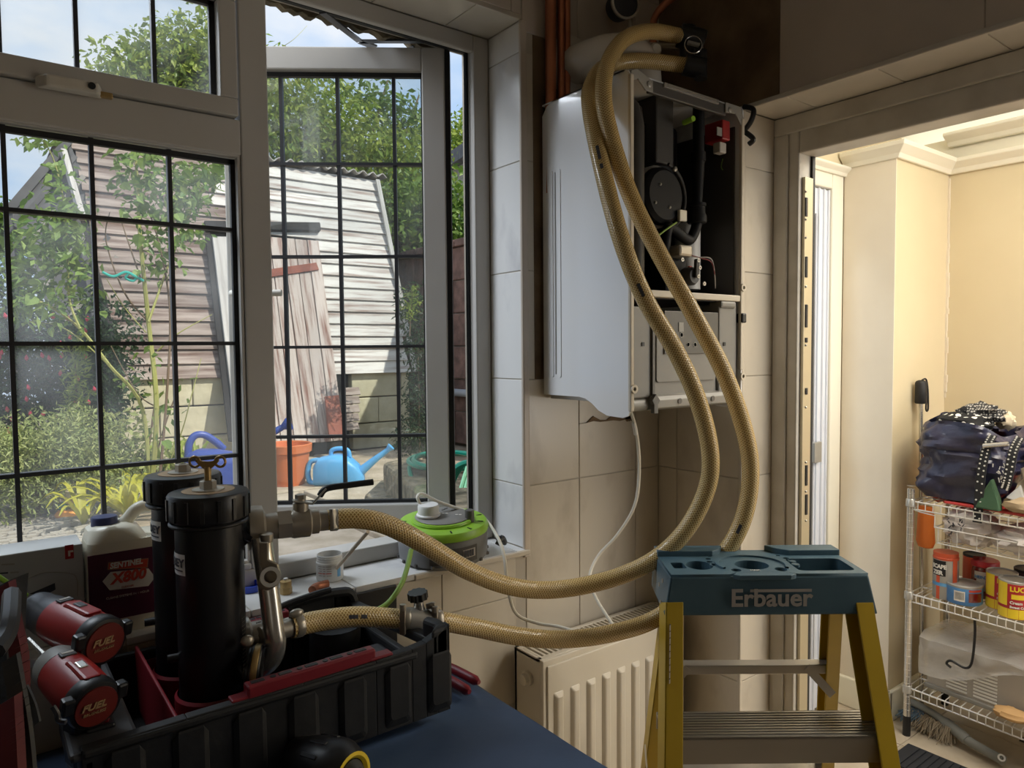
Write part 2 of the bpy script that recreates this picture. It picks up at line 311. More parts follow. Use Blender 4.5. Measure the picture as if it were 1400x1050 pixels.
# ------------------------------------------------------------------ mesh builder
ORG = {}
class MB:
    def __init__(s, mtx=None): s.v = []; s.f = []; s.M = mtx; s.uv = None
    def pt(s, p):
        p = V(p)
        s.v.append(s.M @ p if s.M else p); return len(s.v) - 1
    def poly(s, pts): s.f.append([s.pt(p) for p in pts]); return s
    def box(s, x0, y0, z0, x1, y1, z1):
        i = [s.pt(p) for p in ((x0, y0, z0), (x1, y0, z0), (x1, y1, z0), (x0, y1, z0), (x0, y0, z1), (x1, y0, z1), (x1, y1, z1), (x0, y1, z1))]
        for q in ((0, 3, 2, 1), (4, 5, 6, 7), (0, 1, 5, 4), (1, 2, 6, 5), (2, 3, 7, 6), (3, 0, 4, 7)): s.f.append([i[k] for k in q])
        return s
    def hexa(s, p8):
        i = [s.pt(p) for p in p8]
        for q in ((0, 3, 2, 1), (4, 5, 6, 7), (0, 1, 5, 4), (1, 2, 6, 5), (2, 3, 7, 6), (3, 0, 4, 7)): s.f.append([i[k] for k in q])
        return s
    def prism(s, poly, ext):
        e = V(ext); a = [s.pt(p) for p in poly]; b = [s.pt(V(p) + e) for p in poly]; n = len(a)
        s.f.append(a[::-1]); s.f.append(b)
        for k in range(n): s.f.append([a[k], a[(k + 1) % n], b[(k + 1) % n], b[k]])
        return s
    def bar(s, p, q, w, h, up=(0, 0, 1)):
        p, q = V(p), V(q); d = (q - p).normalized(); a = d.cross(V(up))
        if a.length < 1e-4: a = d.cross(V((0, 1, 0)))
        a.normalize(); b = a.cross(d).normalized(); a = a * w / 2; b = b * h / 2
        return s.prism([p - a - b, p + a - b, p + a + b, p - a + b], q - p)
    def ring(s, c, a, b, n): return [s.pt(c + a * math.cos(2 * PI * k / n) + b * math.sin(2 * PI * k / n)) for k in range(n)]
    def loft(s, rings, caps=True, closed=False):
        n = len(rings[0])
        m_ = len(rings)
        for j in range(m_ - 1 + (1 if closed else 0)):
            A, B = rings[j], rings[(j + 1) % m_]
            for k in range(n): s.f.append([A[k], A[(k + 1) % n], B[(k + 1) % n], B[k]])
        if caps and not closed: s.f.append(rings[0][::-1]); s.f.append(rings[-1][:])
        return s
    def lathe(s, prof, c, ax=(0, 0, 1), n=24, caps=True):
        ax = V(ax).normalized(); c = V(c)
        a = ax.orthogonal().normalized(); b = ax.cross(a)
        return s.loft([s.ring(c + ax * h, a * max(r, 1e-4), b * max(r, 1e-4), n) for r, h in prof], caps)
    def cyl(s, p, q, r, r2=None, n=16):
        p, q = V(p), V(q); return s.lathe([(r, 0), (r if r2 is None else r2, (q - p).length)], p, q - p, n)
    def tube(s, pts, r, n=8, closed=False, flat=None):
        pts = [V(p) for p in pts]; m_ = len(pts); rings = []; a = None
        for j in range(m_):
            if closed: d = pts[(j + 1) % m_] - pts[j - 1]
            else: d = pts[min(j + 1, m_ - 1)] - pts[max(j - 1, 0)]
            d.normalize()
            if a is None: a = d.orthogonal().normalized()
            else:
                a = a - d * a.dot(d)
                a = d.orthogonal() if a.length < 1e-6 else a
                a.normalize()
            rr = r[j] if isinstance(r, (list, tuple)) else r
            b = d.cross(a)
            rings.append(s.ring(pts[j], a * rr, b * rr, n))
        return s.loft(rings, True, closed)
    def ball(s, c, r, n=12, m_=8, ax=(0, 0, 1)):
        if not isinstance(r, (tuple, list)): r = (r, r, r)
        c = V(c); rings = []
        for j in range(m_ + 1):
            t = PI * j / m_; sr = max(math.sin(t), .02)
            rings.append([s.pt(c + V((r[0] * sr * math.cos(2 * PI * k / n), r[1] * sr * math.sin(2 * PI * k / n), -r[2] * math.cos(t)))) for k in range(n)])
        return s.loft(rings)
    def build(s, name, mt, parent=None, smooth=False, bevel=0, kind=None, origin=None):
        if parent is not None: org = ORG[parent]
        elif origin is not None: org = V(origin)
        else:
            xs = [p.x for p in s.v]; ys = [p.y for p in s.v]; zs = [p.z for p in s.v]
            org = V(((min(xs) + max(xs)) / 2, (min(ys) + max(ys)) / 2, min(zs)))
        me = bpy.data.meshes.new(name); me.from_pydata([p - org for p in s.v], [], s.f)
        if s.uv is not None:
            ul = me.uv_layers.new(name='UVMap')
            for l in me.loops: ul.data[l.index].uv = s.uv[l.vertex_index]
        bm = bmesh.new(); bm.from_mesh(me); bmesh.ops.recalc_face_normals(bm, faces=bm.faces); bm.to_mesh(me); bm.free()
        return finish(name, me, mt, parent, org, smooth, bevel, kind)
def finish(name, me, mt, parent, org, smooth=False, bevel=0, kind=None):
    me.materials.append(M[mt] if isinstance(mt, str) else mt)
    o = bpy.data.objects.new(name, me); COL.objects.link(o)
    if parent is not None: o.parent = parent
    else: o.location = org
    ORG[o] = V(org)
    if smooth:
        me.polygons.foreach_set('use_smooth', [True] * len(me.polygons))
        try: me.set_sharp_from_angle(angle=math.radians(40))
        except Exception: pass
    if bevel:
        b = o.modifiers.new('bevel', 'BEVEL'); b.width = bevel; b.segments = 2; b.limit_method = 'ANGLE'; b.angle_limit = math.radians(40)
    if kind: o['kind'] = kind
    return o
def tag(o, label, cat, group=None):
    o['label'] = label; o['category'] = cat
    if group: o['group'] = group
    return o
def thing(name, label, cat, loc, group=None):
    o = bpy.data.objects.new(name, None); COL.objects.link(o); o.location = loc; o.empty_display_size = .05
    ORG[o] = V(loc); return tag(o, label, cat, group)
def copy_piece(src, name, parent, loc):          # another piece alike: shares the mesh
    o = bpy.data.objects.new(name, src.data); COL.objects.link(o); o.parent = parent; o.location = loc
    ORG[o] = (ORG[parent] if parent else V((0, 0, 0))) + V(loc); return o
def struct(name, mb, mt, **k): return mb.build(name, mt, None, kind='structure', origin=k.pop('origin', (0, 0, 0)), **k)
def spline(pts, per=8):
    pts = [V(p) for p in pts]; out = []
    for i in range(len(pts) - 1):
        p0 = pts[max(i - 1, 0)]; p1 = pts[i]; p2 = pts[i + 1]; p3 = pts[min(i + 2, len(pts) - 1)]
        for k in range(per):
            t = k / per
            out.append(.5 * ((2 * p1) + (p2 - p0) * t + (2 * p0 - 5 * p1 + 4 * p2 - p3) * t * t + (3 * p1 - p0 - 3 * p2 + p3) * t ** 3))
    out.append(pts[-1]); return out
def lettering(body, size, origin, right, up, mt, parent, bold=0.0, ext=.0004, align='LEFT', wrap=None, shear=0.0, sx=1.0, name='lettering'):
    """flat letters standing on a surface; wrap=(axis point, radius) bends them round an upright cylinder"""
    c = bpy.data.curves.new('letters', 'FONT'); c.body = body; c.size = size; c.extrude = ext; c.align_x = align
    c.offset = bold; c.shear = shear; c.resolution_u = 3; c.space_character = 1.0
    ob = bpy.data.objects.new('letters', c); me = bpy.data.meshes.new_from_object(ob)
    bpy.data.objects.remove(ob)
    r_, u_ = V(right).normalized(), V(up).normalized(); n_ = r_.cross(u_); o_ = V(origin)
    org = ORG[parent]
    for v in me.vertices:
        x, y, z = v.co.x * sx, v.co.y, v.co.z
        if wrap:
            cx, rad, a0 = wrap                  # a0: angle of the text origin round the axis
            a = a0 + x / rad; rr = rad + z + ext
            p = V((cx.x + rr * math.cos(a), cx.y + rr * math.sin(a), o_.z + y))
        else: p = o_ + r_ * x + u_ * y + n_ * (z + ext)
        v.co = p - org
    return finish(name, me, mt, parent, org)
def rrect(x0, z0, x1, z1, r, n=4):
    out = []
    for cx, cz, a in ((x1 - r, z0 + r, -90), (x1 - r, z1 - r, 0), (x0 + r, z1 - r, 90), (x0 + r, z0 + r, 180)):
        for k in range(n + 1):
            t = math.radians(a + 90 * k / n); out.append((cx + r * math.cos(t), cz + r * math.sin(t)))
    return out
# ------------------------------------------------------------------ kitchen shell
WY, FY, CX, RY, DX, HZ, EX, SZ, TZ = 1.26, 1.385, 1.437, 1.006, 1.567, 1.997, 0.988, 0.998, 2.174
CEIL = 2.46
w = MB()
w.box(-1.7, WY + .002, 0, -.36, 1.50, CEIL); w.box(EX + .002, WY + .002, 0, 1.70, 1.50, CEIL)
w.box(-.36, WY + .002, 0, EX + .002, 1.50, SZ - .002); w.box(-.36, WY + .002, TZ + .002, EX + .002, 1.50, CEIL)
wall_a = struct('wall_window', w, 'grout')
w = MB()
w.box(CX + .002, RY + .002, 0, DX + .075, WY + .002, HZ)                # pier beside the doorway
w.box(CX + .002, -.34, HZ + .002, 1.66, WY + .002, CEIL)                # above the doorway
w.box(CX + .002, -2.4, 0, 1.66, -.34, CEIL)
wall_b = struct('wall_door', w, 'grout')
MB().box(1.021, WY + .0008, 1.383, CX, WY + .009, 2.15).build('plaster_patch', 'plaster', wall_a)          # bare plaster where tiles were taken off
MB().box(CX + .0008, .915, HZ + .011, CX + .009, WY, CEIL).build('plaster_patch', 'plaster', wall_b)
MB().box(CX + .0008, RY + .01, 1.385, CX + .009, WY, HZ + .011).build('plaster_patch', 'plaster', wall_b)
struct('wall_left', MB().box(-1.8, -2.4, 0, -1.7, 1.50, CEIL), 'paint')
struct('wall_back', MB().box(-1.8, -2.5, 0, 1.66, -2.4, CEIL), 'paint')
struct('ceiling', MB().box(-1.8, -2.5, CEIL, 1.66, 1.50, CEIL + .08), 'ceiling')
struct('floor', MB().box(-1.8, -2.5, -.08, 1.66, 1.50, 0), 'floor_dark')

def tiles(parent, mt, axis, face, us, vs, skip=(), gap=.0022, th=.008, side=-1):
    """rows of wall tiles, each an object; axis is the wall's normal, us/vs the joint lines"""
    for i in range(len(us) - 1):
        for j in range(len(vs) - 1):
            if (i, j) in skip: continue
            u0_, u1_, v0, v1 = us[i] + gap / 2, us[i + 1] - gap / 2, vs[j] + gap / 2, vs[j + 1] - gap / 2
            a, b = sorted((face, face - side * th))
            b_ = MB()
            if axis == 'y': b_.box(u0_, a, v0, u1_, b, v1)
            elif axis == 'x': b_.box(a, u0_, v0, b, u1_, v1)
            else: b_.box(u0_, v0, a, u1_, v1, b)
            b_.build('tile', mt, parent, bevel=.0012)
ZR = [.65, .896, 1.141, 1.383, 1.627, 1.87, 2.107, 2.33, CEIL]
UA = [.18, .375, .571, .766, .961, 1.155, 1.35, CX]
# below the sill and on the pier between window and doorway
tiles(wall_a, 'tile', 'y', WY, UA[:5], [.65, .896, SZ - .014])
tiles(wall_a, 'tile', 'y', WY, [EX + .002, 1.155, 1.35, CX], ZR[:4])
tiles(wall_a, 'tile', 'y', WY, [.766, EX + .001], [.896, SZ - .014], skip=[(0, 0)])
tiles(wall_a, 'tile', 'y', WY, [EX + .002, 1.021], ZR[3:7])
tiles(wall_a, 'tile_grey', 'y', WY, [EX + .002, 1.155, 1.35, CX], [2.15, 2.33, CEIL])
tiles(wall_a, 'tile_grey', 'y', WY, [-.36, .18, .571, .961, EX], [TZ + .01, CEIL])
tiles(wall_a, 'tile_white', 'x', EX, [WY + .001, FY], [SZ, 1.141, 1.383, 1.627, 1.87, 2.107, TZ])
tiles(wall_a, 'tile_soffit', 'z', TZ, [-.36, .10, .30, .50, .69, .87, EX], [WY + .001, FY])
# the window sill
tiles(wall_a, 'tile_white', 'z', SZ, [-.36, -.22, -.02, .18, .375, .571, .766, .961, EX], [WY - .004, FY], side=1, th=.012)
MB().box(EX - .004, WY - .003, SZ - .02, EX + .014, WY + .006, TZ).build('edge_trim', 'tile_grey', wall_a, bevel=.003)
MB().box(.70, WY - .006, SZ - .014, EX + .012, WY + .004, SZ - .001).build('edge_trim', 'tile', wall_a, bevel=.003)
# the inner corner and the doorway reveal
tiles(wall_b, 'tile', 'x', CX, [RY + .001, 1.198, WY], [.16, .405] + ZR[:4])
tiles(wall_b, 'tile', 'y', RY, [CX + .001, DX], ZR[:6] + [HZ])
tiles(wall_b, 'tile', 'y', RY, [CX + .001, DX], [.0, .16, .405, .65])
tiles(wall_b, 'tile_grey', 'x', CX, [-.34, .125, .515, .915], [HZ + .002, CEIL])
tiles(wall_b, 'tile_soffit', 'z', HZ, [CX + .001, DX], [-.34, -.07, .124, .319, .513, .705, .899, RY])
MB().box(CX - .003, -.34, HZ - .002, CX + .006, RY, HZ + .010).build('edge_trim', 'tile_soffit', wall_b, bevel=.003)
MB().box(CX - .003, RY - .003, 0, CX + .008, RY + .006, HZ).build('edge_trim', 'tile', wall_b, bevel=.003)
for (x0, z0, x1, z1) in ((1.155, 1.268, 1.335, 1.288), (1.31, 1.266, 1.335, 1.320)):      # broken plaster under the boiler
    q = MB(); pts = []
    for k in range(9): pts.append((x0 + (x1 - x0) * k / 8, WY - .003, z0 + R.uniform(0, .008)))
    for k in range(9): pts.append((x1 - (x1 - x0) * k / 8, WY - .003, z1 - R.uniform(0, .016)))
    q.prism(pts, (0, .004, 0)).build('plaster_patch', 'plaster', wall_a)

# ------------------------------------------------------------------ kitchen window
win = MB()
def fr(b, x0, z0, x1, z1, y0=FY, y1=FY + .06): b.box(x0, y0, z0, x1, y1, z1)
MX0, MX1, TR0, TR1 = .417, .470, 1.818, 1.884
fr(win, -.36, SZ, -.30, TZ); fr(win, .946, SZ, EX, TZ, FY, FY + .016); fr(win, .964, SZ, EX, TZ, FY + .016, FY + .06)                       # jambs
fr(win, -.30, SZ, .946, SZ + .034); fr(win, -.30, 2.136, .946, TZ, FY, FY + .016); fr(win, -.30, 2.158, .964, TZ, FY + .016, FY + .06)           # sill rail, head
fr(win, MX0, SZ + .034, MX1, 2.136)                                          # mullion
fr(win, -.30, TR0, MX0, TR1)                                                 # transom
fr(win, -.30, SZ + .034, MX0, SZ + .046)
window = struct('window_1', win, 'upvc', bevel=.003)
g = MB()                                                                     # glazing beads with a slope, pale inner lip
for (x0, z0, x1, z1) in ((-.30, SZ + .046, MX0, TR0),):
    for a, b_ in (((x0, z0), (x1, z0)), ((x0, z1), (x1, z1))): g.box(x0, FY + .004, a[1] - .003, x1, FY + .02, a[1] + .006 if a[1] == z0 else a[1] + .003)
    g.box(x1 - .007, FY + .004, z0, x1, FY + .02, z1); g.box(x0, FY + .004, z0, x0 + .007, FY + .02, z1)
g.build('glazing_bead', 'upvc', window, bevel=.002)
g = MB()
for x0, x1, z0, z1 in ((-.30, MX0 - .006, SZ + .05, TR0 - .004),):
    g.box(x0, FY + .02, z1 - .010, x1, FY + .03, z1); g.box(x0, FY + .02, z0, x1, FY + .03, z0 + .008); g.box(x1 - .009, FY + .02, z0, x1, FY + .03, z1)
g.build('gasket', 'gasket', window)
MB().box(-.30, FY + .028, SZ + .046, MX0, FY + .032, TR0).build('pane', 'glass', window)
for x in (-.191, -.069, .053, .175, .297): MB().box(x - .0035, FY + .022, SZ + .05, x + .0035, FY + .036, TR0).build('lead_strip', 'lead', window)
for z in (1.252, 1.467, 1.682): MB().box(-.30, FY + .021, z - .0035, MX0, FY + .037, z + .0035).build('lead_strip', 'lead', window)
# the small top-hung light above
f = MB()
FX1, FZ0 = .411, TR1 + .002
f.box(-.29, FY - .012, FZ0, FX1, FY + .045, FZ0 + .032); f.box(-.29, FY - .012, 2.094, FX1, FY + .045, 2.130)
f.box(FX1 - .032, FY - .012, FZ0 + .032, FX1, FY + .045, 2.094); f.box(-.29, FY - .012, FZ0 + .032, -.258, FY + .045, 2.094)
fan = f.build('top_light', 'upvc', window, bevel=.003)
g = MB(); x0, x1, z0, z1 = -.258, FX1 - .032, FZ0 + .032, 2.094
g.box(x1 - .010, FY + .012, z0, x1, FY + .022, z1); g.box(x0, FY + .012, z1 - .008, x1, FY + .022, z1)
g.build('gasket', 'gasket', fan)
MB().box(x0, FY + .018, z0, x1, FY + .022, z1).build('pane', 'glass', fan)
for x in (-.069, .053, .158, .276): MB().box(x - .0035, FY + .013, z0, x + .0035, FY + .027, z1).build('lead_strip', 'lead', fan)
hx = pY(122, 118, FY - .02)
h = MB(); h.prism([(hx.x - .075, FY - .012, hx.z + .004), (hx.x - .06, FY - .03, hx.z + .006), (hx.x + .012, FY - .034, hx.z + .006), (hx.x + .020, FY - .012, hx.z + .004)], (0, 0, -.020))
hd = h.build('window_handle', 'upvc_dirty', fan, bevel=.004)
MB().cyl((hx.x + .002, FY - .036, hx.z - .003), (hx.x + .002, FY - .028, hx.z - .003), .0055, n=12).build('lock_button', 'black', fan)
MB().box(hx.x + .014, FY - .024, hx.z - .014, hx.x + .034, FY - .012, hx.z - .005).build('latch', 'brass', fan, bevel=.002)
# the casement, open outward on its right-hand hinges
TH = math.radians(34.6)
UD = V((-math.cos(TH), math.sin(TH), 0)); ND = V((-math.sin(TH), -math.cos(TH), 0))   # along the sash to the left; towards the room
A = pY(611.5, 400, 1.45); A.z = 0
SM = Matrix((-UD, -ND, V((0, 0, 1)))).transposed().to_4x4(); SM.translation = A       # local x to the right, y outward
def sx(px): q = pP(px, 400, A, ND); return (q - A).dot(-UD)
def sz(py, px=480): return pP(px, py, A, ND).z
SL = sx(311) ; zt, zb = sz(63.5), sz(722); gx1, gx0 = sx(580.5), SL + .046; gzt, gzb = sz(95), sz(690.5)
f = MB(SM)
f.box(SL, 0, zb, gx0, .058, zt); f.box(gx1, 0, zb, 0, .058, zt); f.box(gx0, 0, zb, gx1, .058, gzb); f.box(gx0, 0, gzt, gx1, .058, zt)
sash = f.build('casement', 'upvc', window, bevel=.003)
g = MB(SM); g.box(gx0, .018, gzt - .010, gx1, .03, gzt); g.box(gx0, .018, gzb, gx1, .03, gzb + .008); g.box(gx1 - .004, .018, gzb, gx1, .03, gzt)
g.box(0, .008, zb, .012, .05, zt)
g.build('gasket', 'gasket', sash)
MB(SM).box(gx0, .026, gzb, gx1, .030, gzt).build('pane', 'glass_sash', sash)
for p_ in (386.5, 464, 541): x = sx(p_); MB(SM).box(x - .004, .021, gzb, x + .004, .035, gzt).build('lead_strip', 'lead', sash)
for p_ in (221, 349, 474, 598): z = sz(p_); MB(SM).box(gx0, .020, z - .0035, gx1, .036, z + .0035).build('lead_strip', 'lead', sash)
hz = sz(402); MB(SM).tube([(SL + .022, 0, hz), (SL + .022, -.035, hz), (SL + .03, -.045, hz), (sx(392), -.045, hz)], .008, 10).build('window_handle', 'upvc_dirty', sash, smooth=True)
st = MB()
q0 = pY(441, 17, FY + .055); q1 = pP(492, 59, A, ND) + V((0, 0, .004)); q2 = pY(588, 66, FY + .08); q2.z = q1.z
st.bar(q0, q1, .016, .004); st.bar(q1, q2, .014, .004); st.bar(q1, q1 - ND * .03 - UD * .03, .02, .004); st.bar((q1 + q2) / 2 + V((.04, 0, 0)), (q1 + q2) / 2 + V((.07, .03, 0)), .014, .004)
st.build('friction_stay', 'tool_grey', window)
g = MB(); g.box(MX1, FY + .05, 2.152, .964, FY + .06, 2.158); g.box(.958, FY + .05, SZ + .034, .964, FY + .06, 2.158)
g.build('gasket', 'gasket', window)
MB().box(.959, FY + .018, SZ + .034, .964, FY + .030, 2.136).build('hinge_track', 'steel', window)
e = MB(); pts = []
for k in range(41): pts.append((MX1 - .02 + .5 * k / 40, 1.501, 2.176 - R.uniform(0, .012)))
e.prism(pts + [(MX1 + .48, 1.501, 2.20), (MX1 - .02, 1.501, 2.20)], (0, .02, 0)).build('mortar_bead', 'old_stone', wall_a)

# ------------------------------------------------------------------ doorway frame to the porch
d = MB()
d.box(DX, .944, 0, DX + .07, RY + .001, HZ - .001); d.box(DX, -.34, 1.905, DX + .07, .944, HZ - .001); d.box(DX, -.34, 0, DX + .07, -.28, 1.905)
door = struct('door_1', d, 'upvc_dirty', bevel=.004)
s = MB(); s.box(DX - .008, .970, 0, DX, RY, 1.955); s.box(DX - .008, -.34, 1.955, DX, RY, HZ - .001)
s.build('frame_step', 'upvc_dirty', door, bevel=.003)
lz = pY(1103, 243, .94).z
x0 = pY(1096.5, 400, .941).x; x1 = pY(1107.5, 400, .941).x
MB().box(x0, .936, 0, x1, .944, lz).build('lock_strip', 'lock_gold', door, bevel=.0008)
for py, h_ in ((283, .045), (365, .05), (432, .055), (465, .012), (535, .016), (650, .05), (690, .05)):
    c = pY(1102.5, py, .935)
    MB().box(c.x - .004, .9335, c.z - h_ / 2, c.x + .005, .9365, c.z + h_ / 2).build('lock_slot', 'black', door, bevel=.002)
for py in (262, 300, 325, 392, 472, 557, 632, 672, 712):
    c = pY(1102, py, .935); MB().ball((c.x, .9355, c.z), .003, 8, 5).build('screw', 'steel', door)
MB().box(x1 + .001, .938, 0, x1 + .012, .944, 1.905).build('gasket', 'gasket', door)
# ------------------------------------------------------------------ porch beyond the doorway
PX, PY1, FX, WYP = 2.784, 1.281, 3.24, 1.479
w = MB(); w.box(PX, PY1, 0, FX + .2, 1.75, 2.16)
pier = struct('wall_pier', w, 'cream_wall')
MB().box(PX - .004, PY1 - .001, 0, PX, WYP, 2.16).build('stone_face', 'stone_wall', pier)
w = MB(); w.box(FX, -1.3, 0, FX + .1, PY1, 2.16); 
struct('wall_far', w, 'cream_wall')
struct('trim_6', MB().box(FX + .004, -1.3, 2.16, FX + .1, 1.75, 2.30), 'porch_white')
q = MB(); zc = 2.14                                                          # crack down the corner
for k in range(26):
    z0 = zc - R.uniform(.02, .05); xo = FX - .004; q.box(xo - R.uniform(.001, .006), PY1 - .006 - R.uniform(0, .006), z0, FX + .001, PY1 + .001, zc); zc = z0
q.build('wall_crack', 'stone_wall', pier)
w = MB(); w.box(1.66, WYP + .005, 2.135, PX, WYP + .10, 2.16); w.box(1.66, WYP + .005, 2.16, PX + .5, WYP + .10, 2.62)
struct('wall_gable', w, 'cream_wall')
struct('wall_porch_side', MB().box(1.66, -1.4, 0, FX + .1, -1.3, .7), 'cream_wall')
struct('wall_porch_house', MB().box(1.640, -1.3, 0, 1.66, -.34, 2.5).box(1.640, -.34, 2.0, 1.66, 1.479, 2.5), 'cream_wall')
ra = pY(1220, 180, WYP); rb = pY(1256, 203, WYP)
sl = (rb.z - ra.z) / (rb.x - ra.x)
zr = lambda x: ra.z + (x - ra.x) * sl
r_ = MB(); r_.hexa([(1.60, -1.4, zr(1.60)), (FX + .2, -1.4, zr(FX + .2)), (FX + .2, WYP + .02, zr(FX + .2)), (1.60, WYP + .02, zr(1.60)),
                    (1.60, -1.4, zr(1.60) + .04), (FX + .2, -1.4, zr(FX + .2) + .04), (FX + .2, WYP + .02, zr(FX + .2) + .04), (1.60, WYP + .02, zr(1.60) + .04)])
struct('ceiling_porch', r_, 'polycarbonate')
def cove(name, a, b, out, z, h=.055, d_=.05, mt='porch_white'):
    a, b, out = V(a), V(b), V(out); pts = []
    for dx_, dz in ((0, 0), (d_ * .3, 0), (d_ * .45, h * .35), (d_, h * .75), (d_, h), (0, h)): pts.append(a + out * dx_ + V((0, 0, z + dz)))
    struct(name, MB().prism(pts, b - a), mt, bevel=.004)
tb_ = MB(); A_, B_, C_ = [], [], []                                         # one moulding mitred round the pier's corner
for o_, dz in ((0, 0), (.012, 0), (.020, .016), (.046, .040), (.050, .055), (0, .055)):
    A_.append(tb_.pt((PX - o_, WYP, 2.152 + dz))); B_.append(tb_.pt((PX - o_, PY1 - o_, 2.152 + dz))); C_.append(tb_.pt((FX, PY1 - o_, 2.152 + dz)))
struct('trim_1', tb_.loft([A_, B_, C_]), 'porch_white', bevel=.003)
cove('trim_3', (FX, -1.3, 0), (FX, PY1, 0), (-1, 0, 0), 2.152)
cove('trim_4', (1.66, WYP, 0), (PX, WYP, 0), (0, -1, 0), 2.12, .035, .03)
cove('trim_5', (FX, -1.3, 0), (FX, PY1, 0), (-1, 0, 0), 2.262, .05, .07)
struct('baseboard_pier', MB().box(PX - .018, PY1 - .018, 0, PX, WYP, .12).box(PX - .018, PY1 - .018, 0, FX, PY1, .12), 'skirting', bevel=.005)
struct('baseboard_far', MB().box(FX - .018, -1.3, 0, FX, PY1 - .018, .12), 'skirting', bevel=.005)
fl = struct('floor_porch', MB().box(1.64, -1.4, -.08, FX + .1, WYP + .1, -.004), 'grout')
for i in range(5):
    for j in range(7):
        x0, y0 = 1.66 + i * .33, -1.0 + j * .365 - .02
        MB().box(x0 + .002, y0 + .002, -.006, min(x0 + .328, FX + .05), y0 + .363, 0).build('tile', 'floor_tile', fl, bevel=.001)
# white door in the porch's garden side
jx = pY(1137, 400, WYP).x
d = MB(); d.box(jx, WYP, 0, PX - .006, WYP + .06, 2.135); d.box(1.66, WYP, 2.065, jx, WYP + .06, 2.135); d.box(1.66, WYP, 0, 1.74, WYP + .06, 2.065)
dr = struct('door_2', d, 'porch_white', bevel=.006)
x1 = jx - .004; xs = pY(1113, 400, WYP + .02).x
l = MB(); l.box(xs, WYP + .012, .01, x1, WYP + .06, 2.06); l.box(1.745, WYP + .012, .01, xs, WYP + .06, .16); l.box(1.745, WYP + .012, 1.96, xs, WYP + .06, 2.06); l.box(1.745, WYP + .012, .16, 1.85, WYP + .06, 1.96)
leaf = l.build('door_leaf', 'upvc_skylit', dr, bevel=.004)
for px_ in (1118, 1125, 1131):
    x = pY(px_, 400, WYP + .01).x; MB().box(x - .004, WYP + .004, .01, x + .004, WYP + .014, 2.06).build('door_ridge', 'upvc_skylit', dr, bevel=.003)
MB().box(xs - .03, WYP + .02, .16, xs, WYP + .05, 1.96).build('gasket', 'gasket', dr)
MB().box(1.85, WYP + .034, .16, xs - .03, WYP + .038, 1.96).build('pane', 'glass', dr)
for py in (615,): c = pY(1117, py, WYP); MB().box(c.x - .02, WYP - .004, c.z - .05, c.x + .03, WYP + .012, c.z + .03).build('latch_plate', 'steel', dr, bevel=.003)

# ------------------------------------------------------------------ wire shelf unit in the porch
SX, SY = 2.735, 1.188                                                        # its near left post
SW, SD = .95, .36
sh = thing('shelf_unit', 'chrome wire shelf unit with round posts standing in the porch corner', 'shelf', (SX, SY, 0))
sp = lambda a, b, z: V((SX + b - a * .055, SY - a + b * .03, z))               # a along the front, b to the back
zs = [pY(1247, y_, sp(.03, 0, 0).y).z for y_ in (690, 818, 947)]
post_top = pX(1247, 668, SX).z
for a, b in ((0, 0), (SW, 0), (0, SD), (SW, SD)):
    p = MB().cyl(sp(a, b, .075), sp(a, b, post_top if b == 0 else post_top + .01), .0125, n=14).build('post', 'chrome', sh, smooth=True)
    f_ = MB().cyl(sp(a, b, 0), sp(a, b, .075), .0135, n=12).build('foot', 'black', p, smooth=True)
    for z in zs: MB().lathe([(.0145, -.012), (.0175, -.010), (.016, .016), (.0142, .018)], sp(a, b, z - .008), n=14).build('collar', 'steel', p, smooth=True)
    rg = MB()
    for k in range(34): rg.lathe([(.0126, -.0006), (.0132, 0), (.0126, .0006)], sp(a, b, .10 + k * .0254), n=10, caps=False)
    rg.build('post_rings', 'steel', p, kind='stuff')
for z in zs:
    rim = MB()
    for dz in (0, -.028):
        rim.tube([sp(0, 0, z + dz), sp(SW, 0, z + dz), sp(SW, SD, z + dz), sp(0, SD, z + dz)], .0031, 6, closed=True)
    rm = rim.build('rim_wires', 'wire', sh, kind='stuff')
    for k in range(1, 36):
        a = SW * k / 36
        MB().tube([sp(a, -.002, z - .028), sp(a, -.002, z + .001), sp(a, .008, z + .003), sp(a, SD, z + .003)], .0019, 5).build('shelf_wire', 'wire', sh)
    for b in (.12, .24): MB().tube([sp(0, b, z - .002), sp(SW, b, z - .002)], .0028, 6).build('cross_wire', 'wire', sh)
# basket hung under the top shelf
zt = zs[0] - .03; bk = thing('wire_basket', 'chrome wire basket hooked under the top shelf of the rack', 'basket', sp(.5, .18, zt - .11))
a0, a1, b0, b1 = .085, .86, .0, .30
z0, z1 = zt - .105, zt - .05
MB().tube([sp(a0, b0, z1), sp(a1, b0, z1), sp(a1, b1, z1), sp(a0, b1, z1)], .0026, 6, closed=True).build('basket_rim', 'wire', bk)
MB().tube([sp(a0 + .01, b0, z0), sp(a1, b0, z0), sp(a1, b1, z0), sp(a0 + .01, b1, z0)], .002, 6, closed=True).build('basket_base', 'wire', bk)
for k in range(13):
    a = a0 + .012 + (a1 - a0 - .02) * k / 12
    MB().tube([sp(a, b0, z1), sp(a, b0, z0), sp(a, b1, z0), sp(a, b1, z1)], .0016, 5).build('basket_wire', 'wire', bk)
for k in range(5):
    b = b0 + .03 + .06 * k
    MB().tube([sp(a0, b, z1), sp(a0 + .008, b, z0), sp(a1, b, z0)], .0016, 5).build('basket_wire', 'wire', bk)
for a in (a0, a1): MB().tube([sp(a, b0, z1), sp(a, b0, zt - .008), sp(a - .05, b0, zt - .004), sp(a - .07, b0, zt), sp(a - .07, b0, zt + .012)], .0026, 6).build('basket_hook', 'wire', bk, smooth=True)

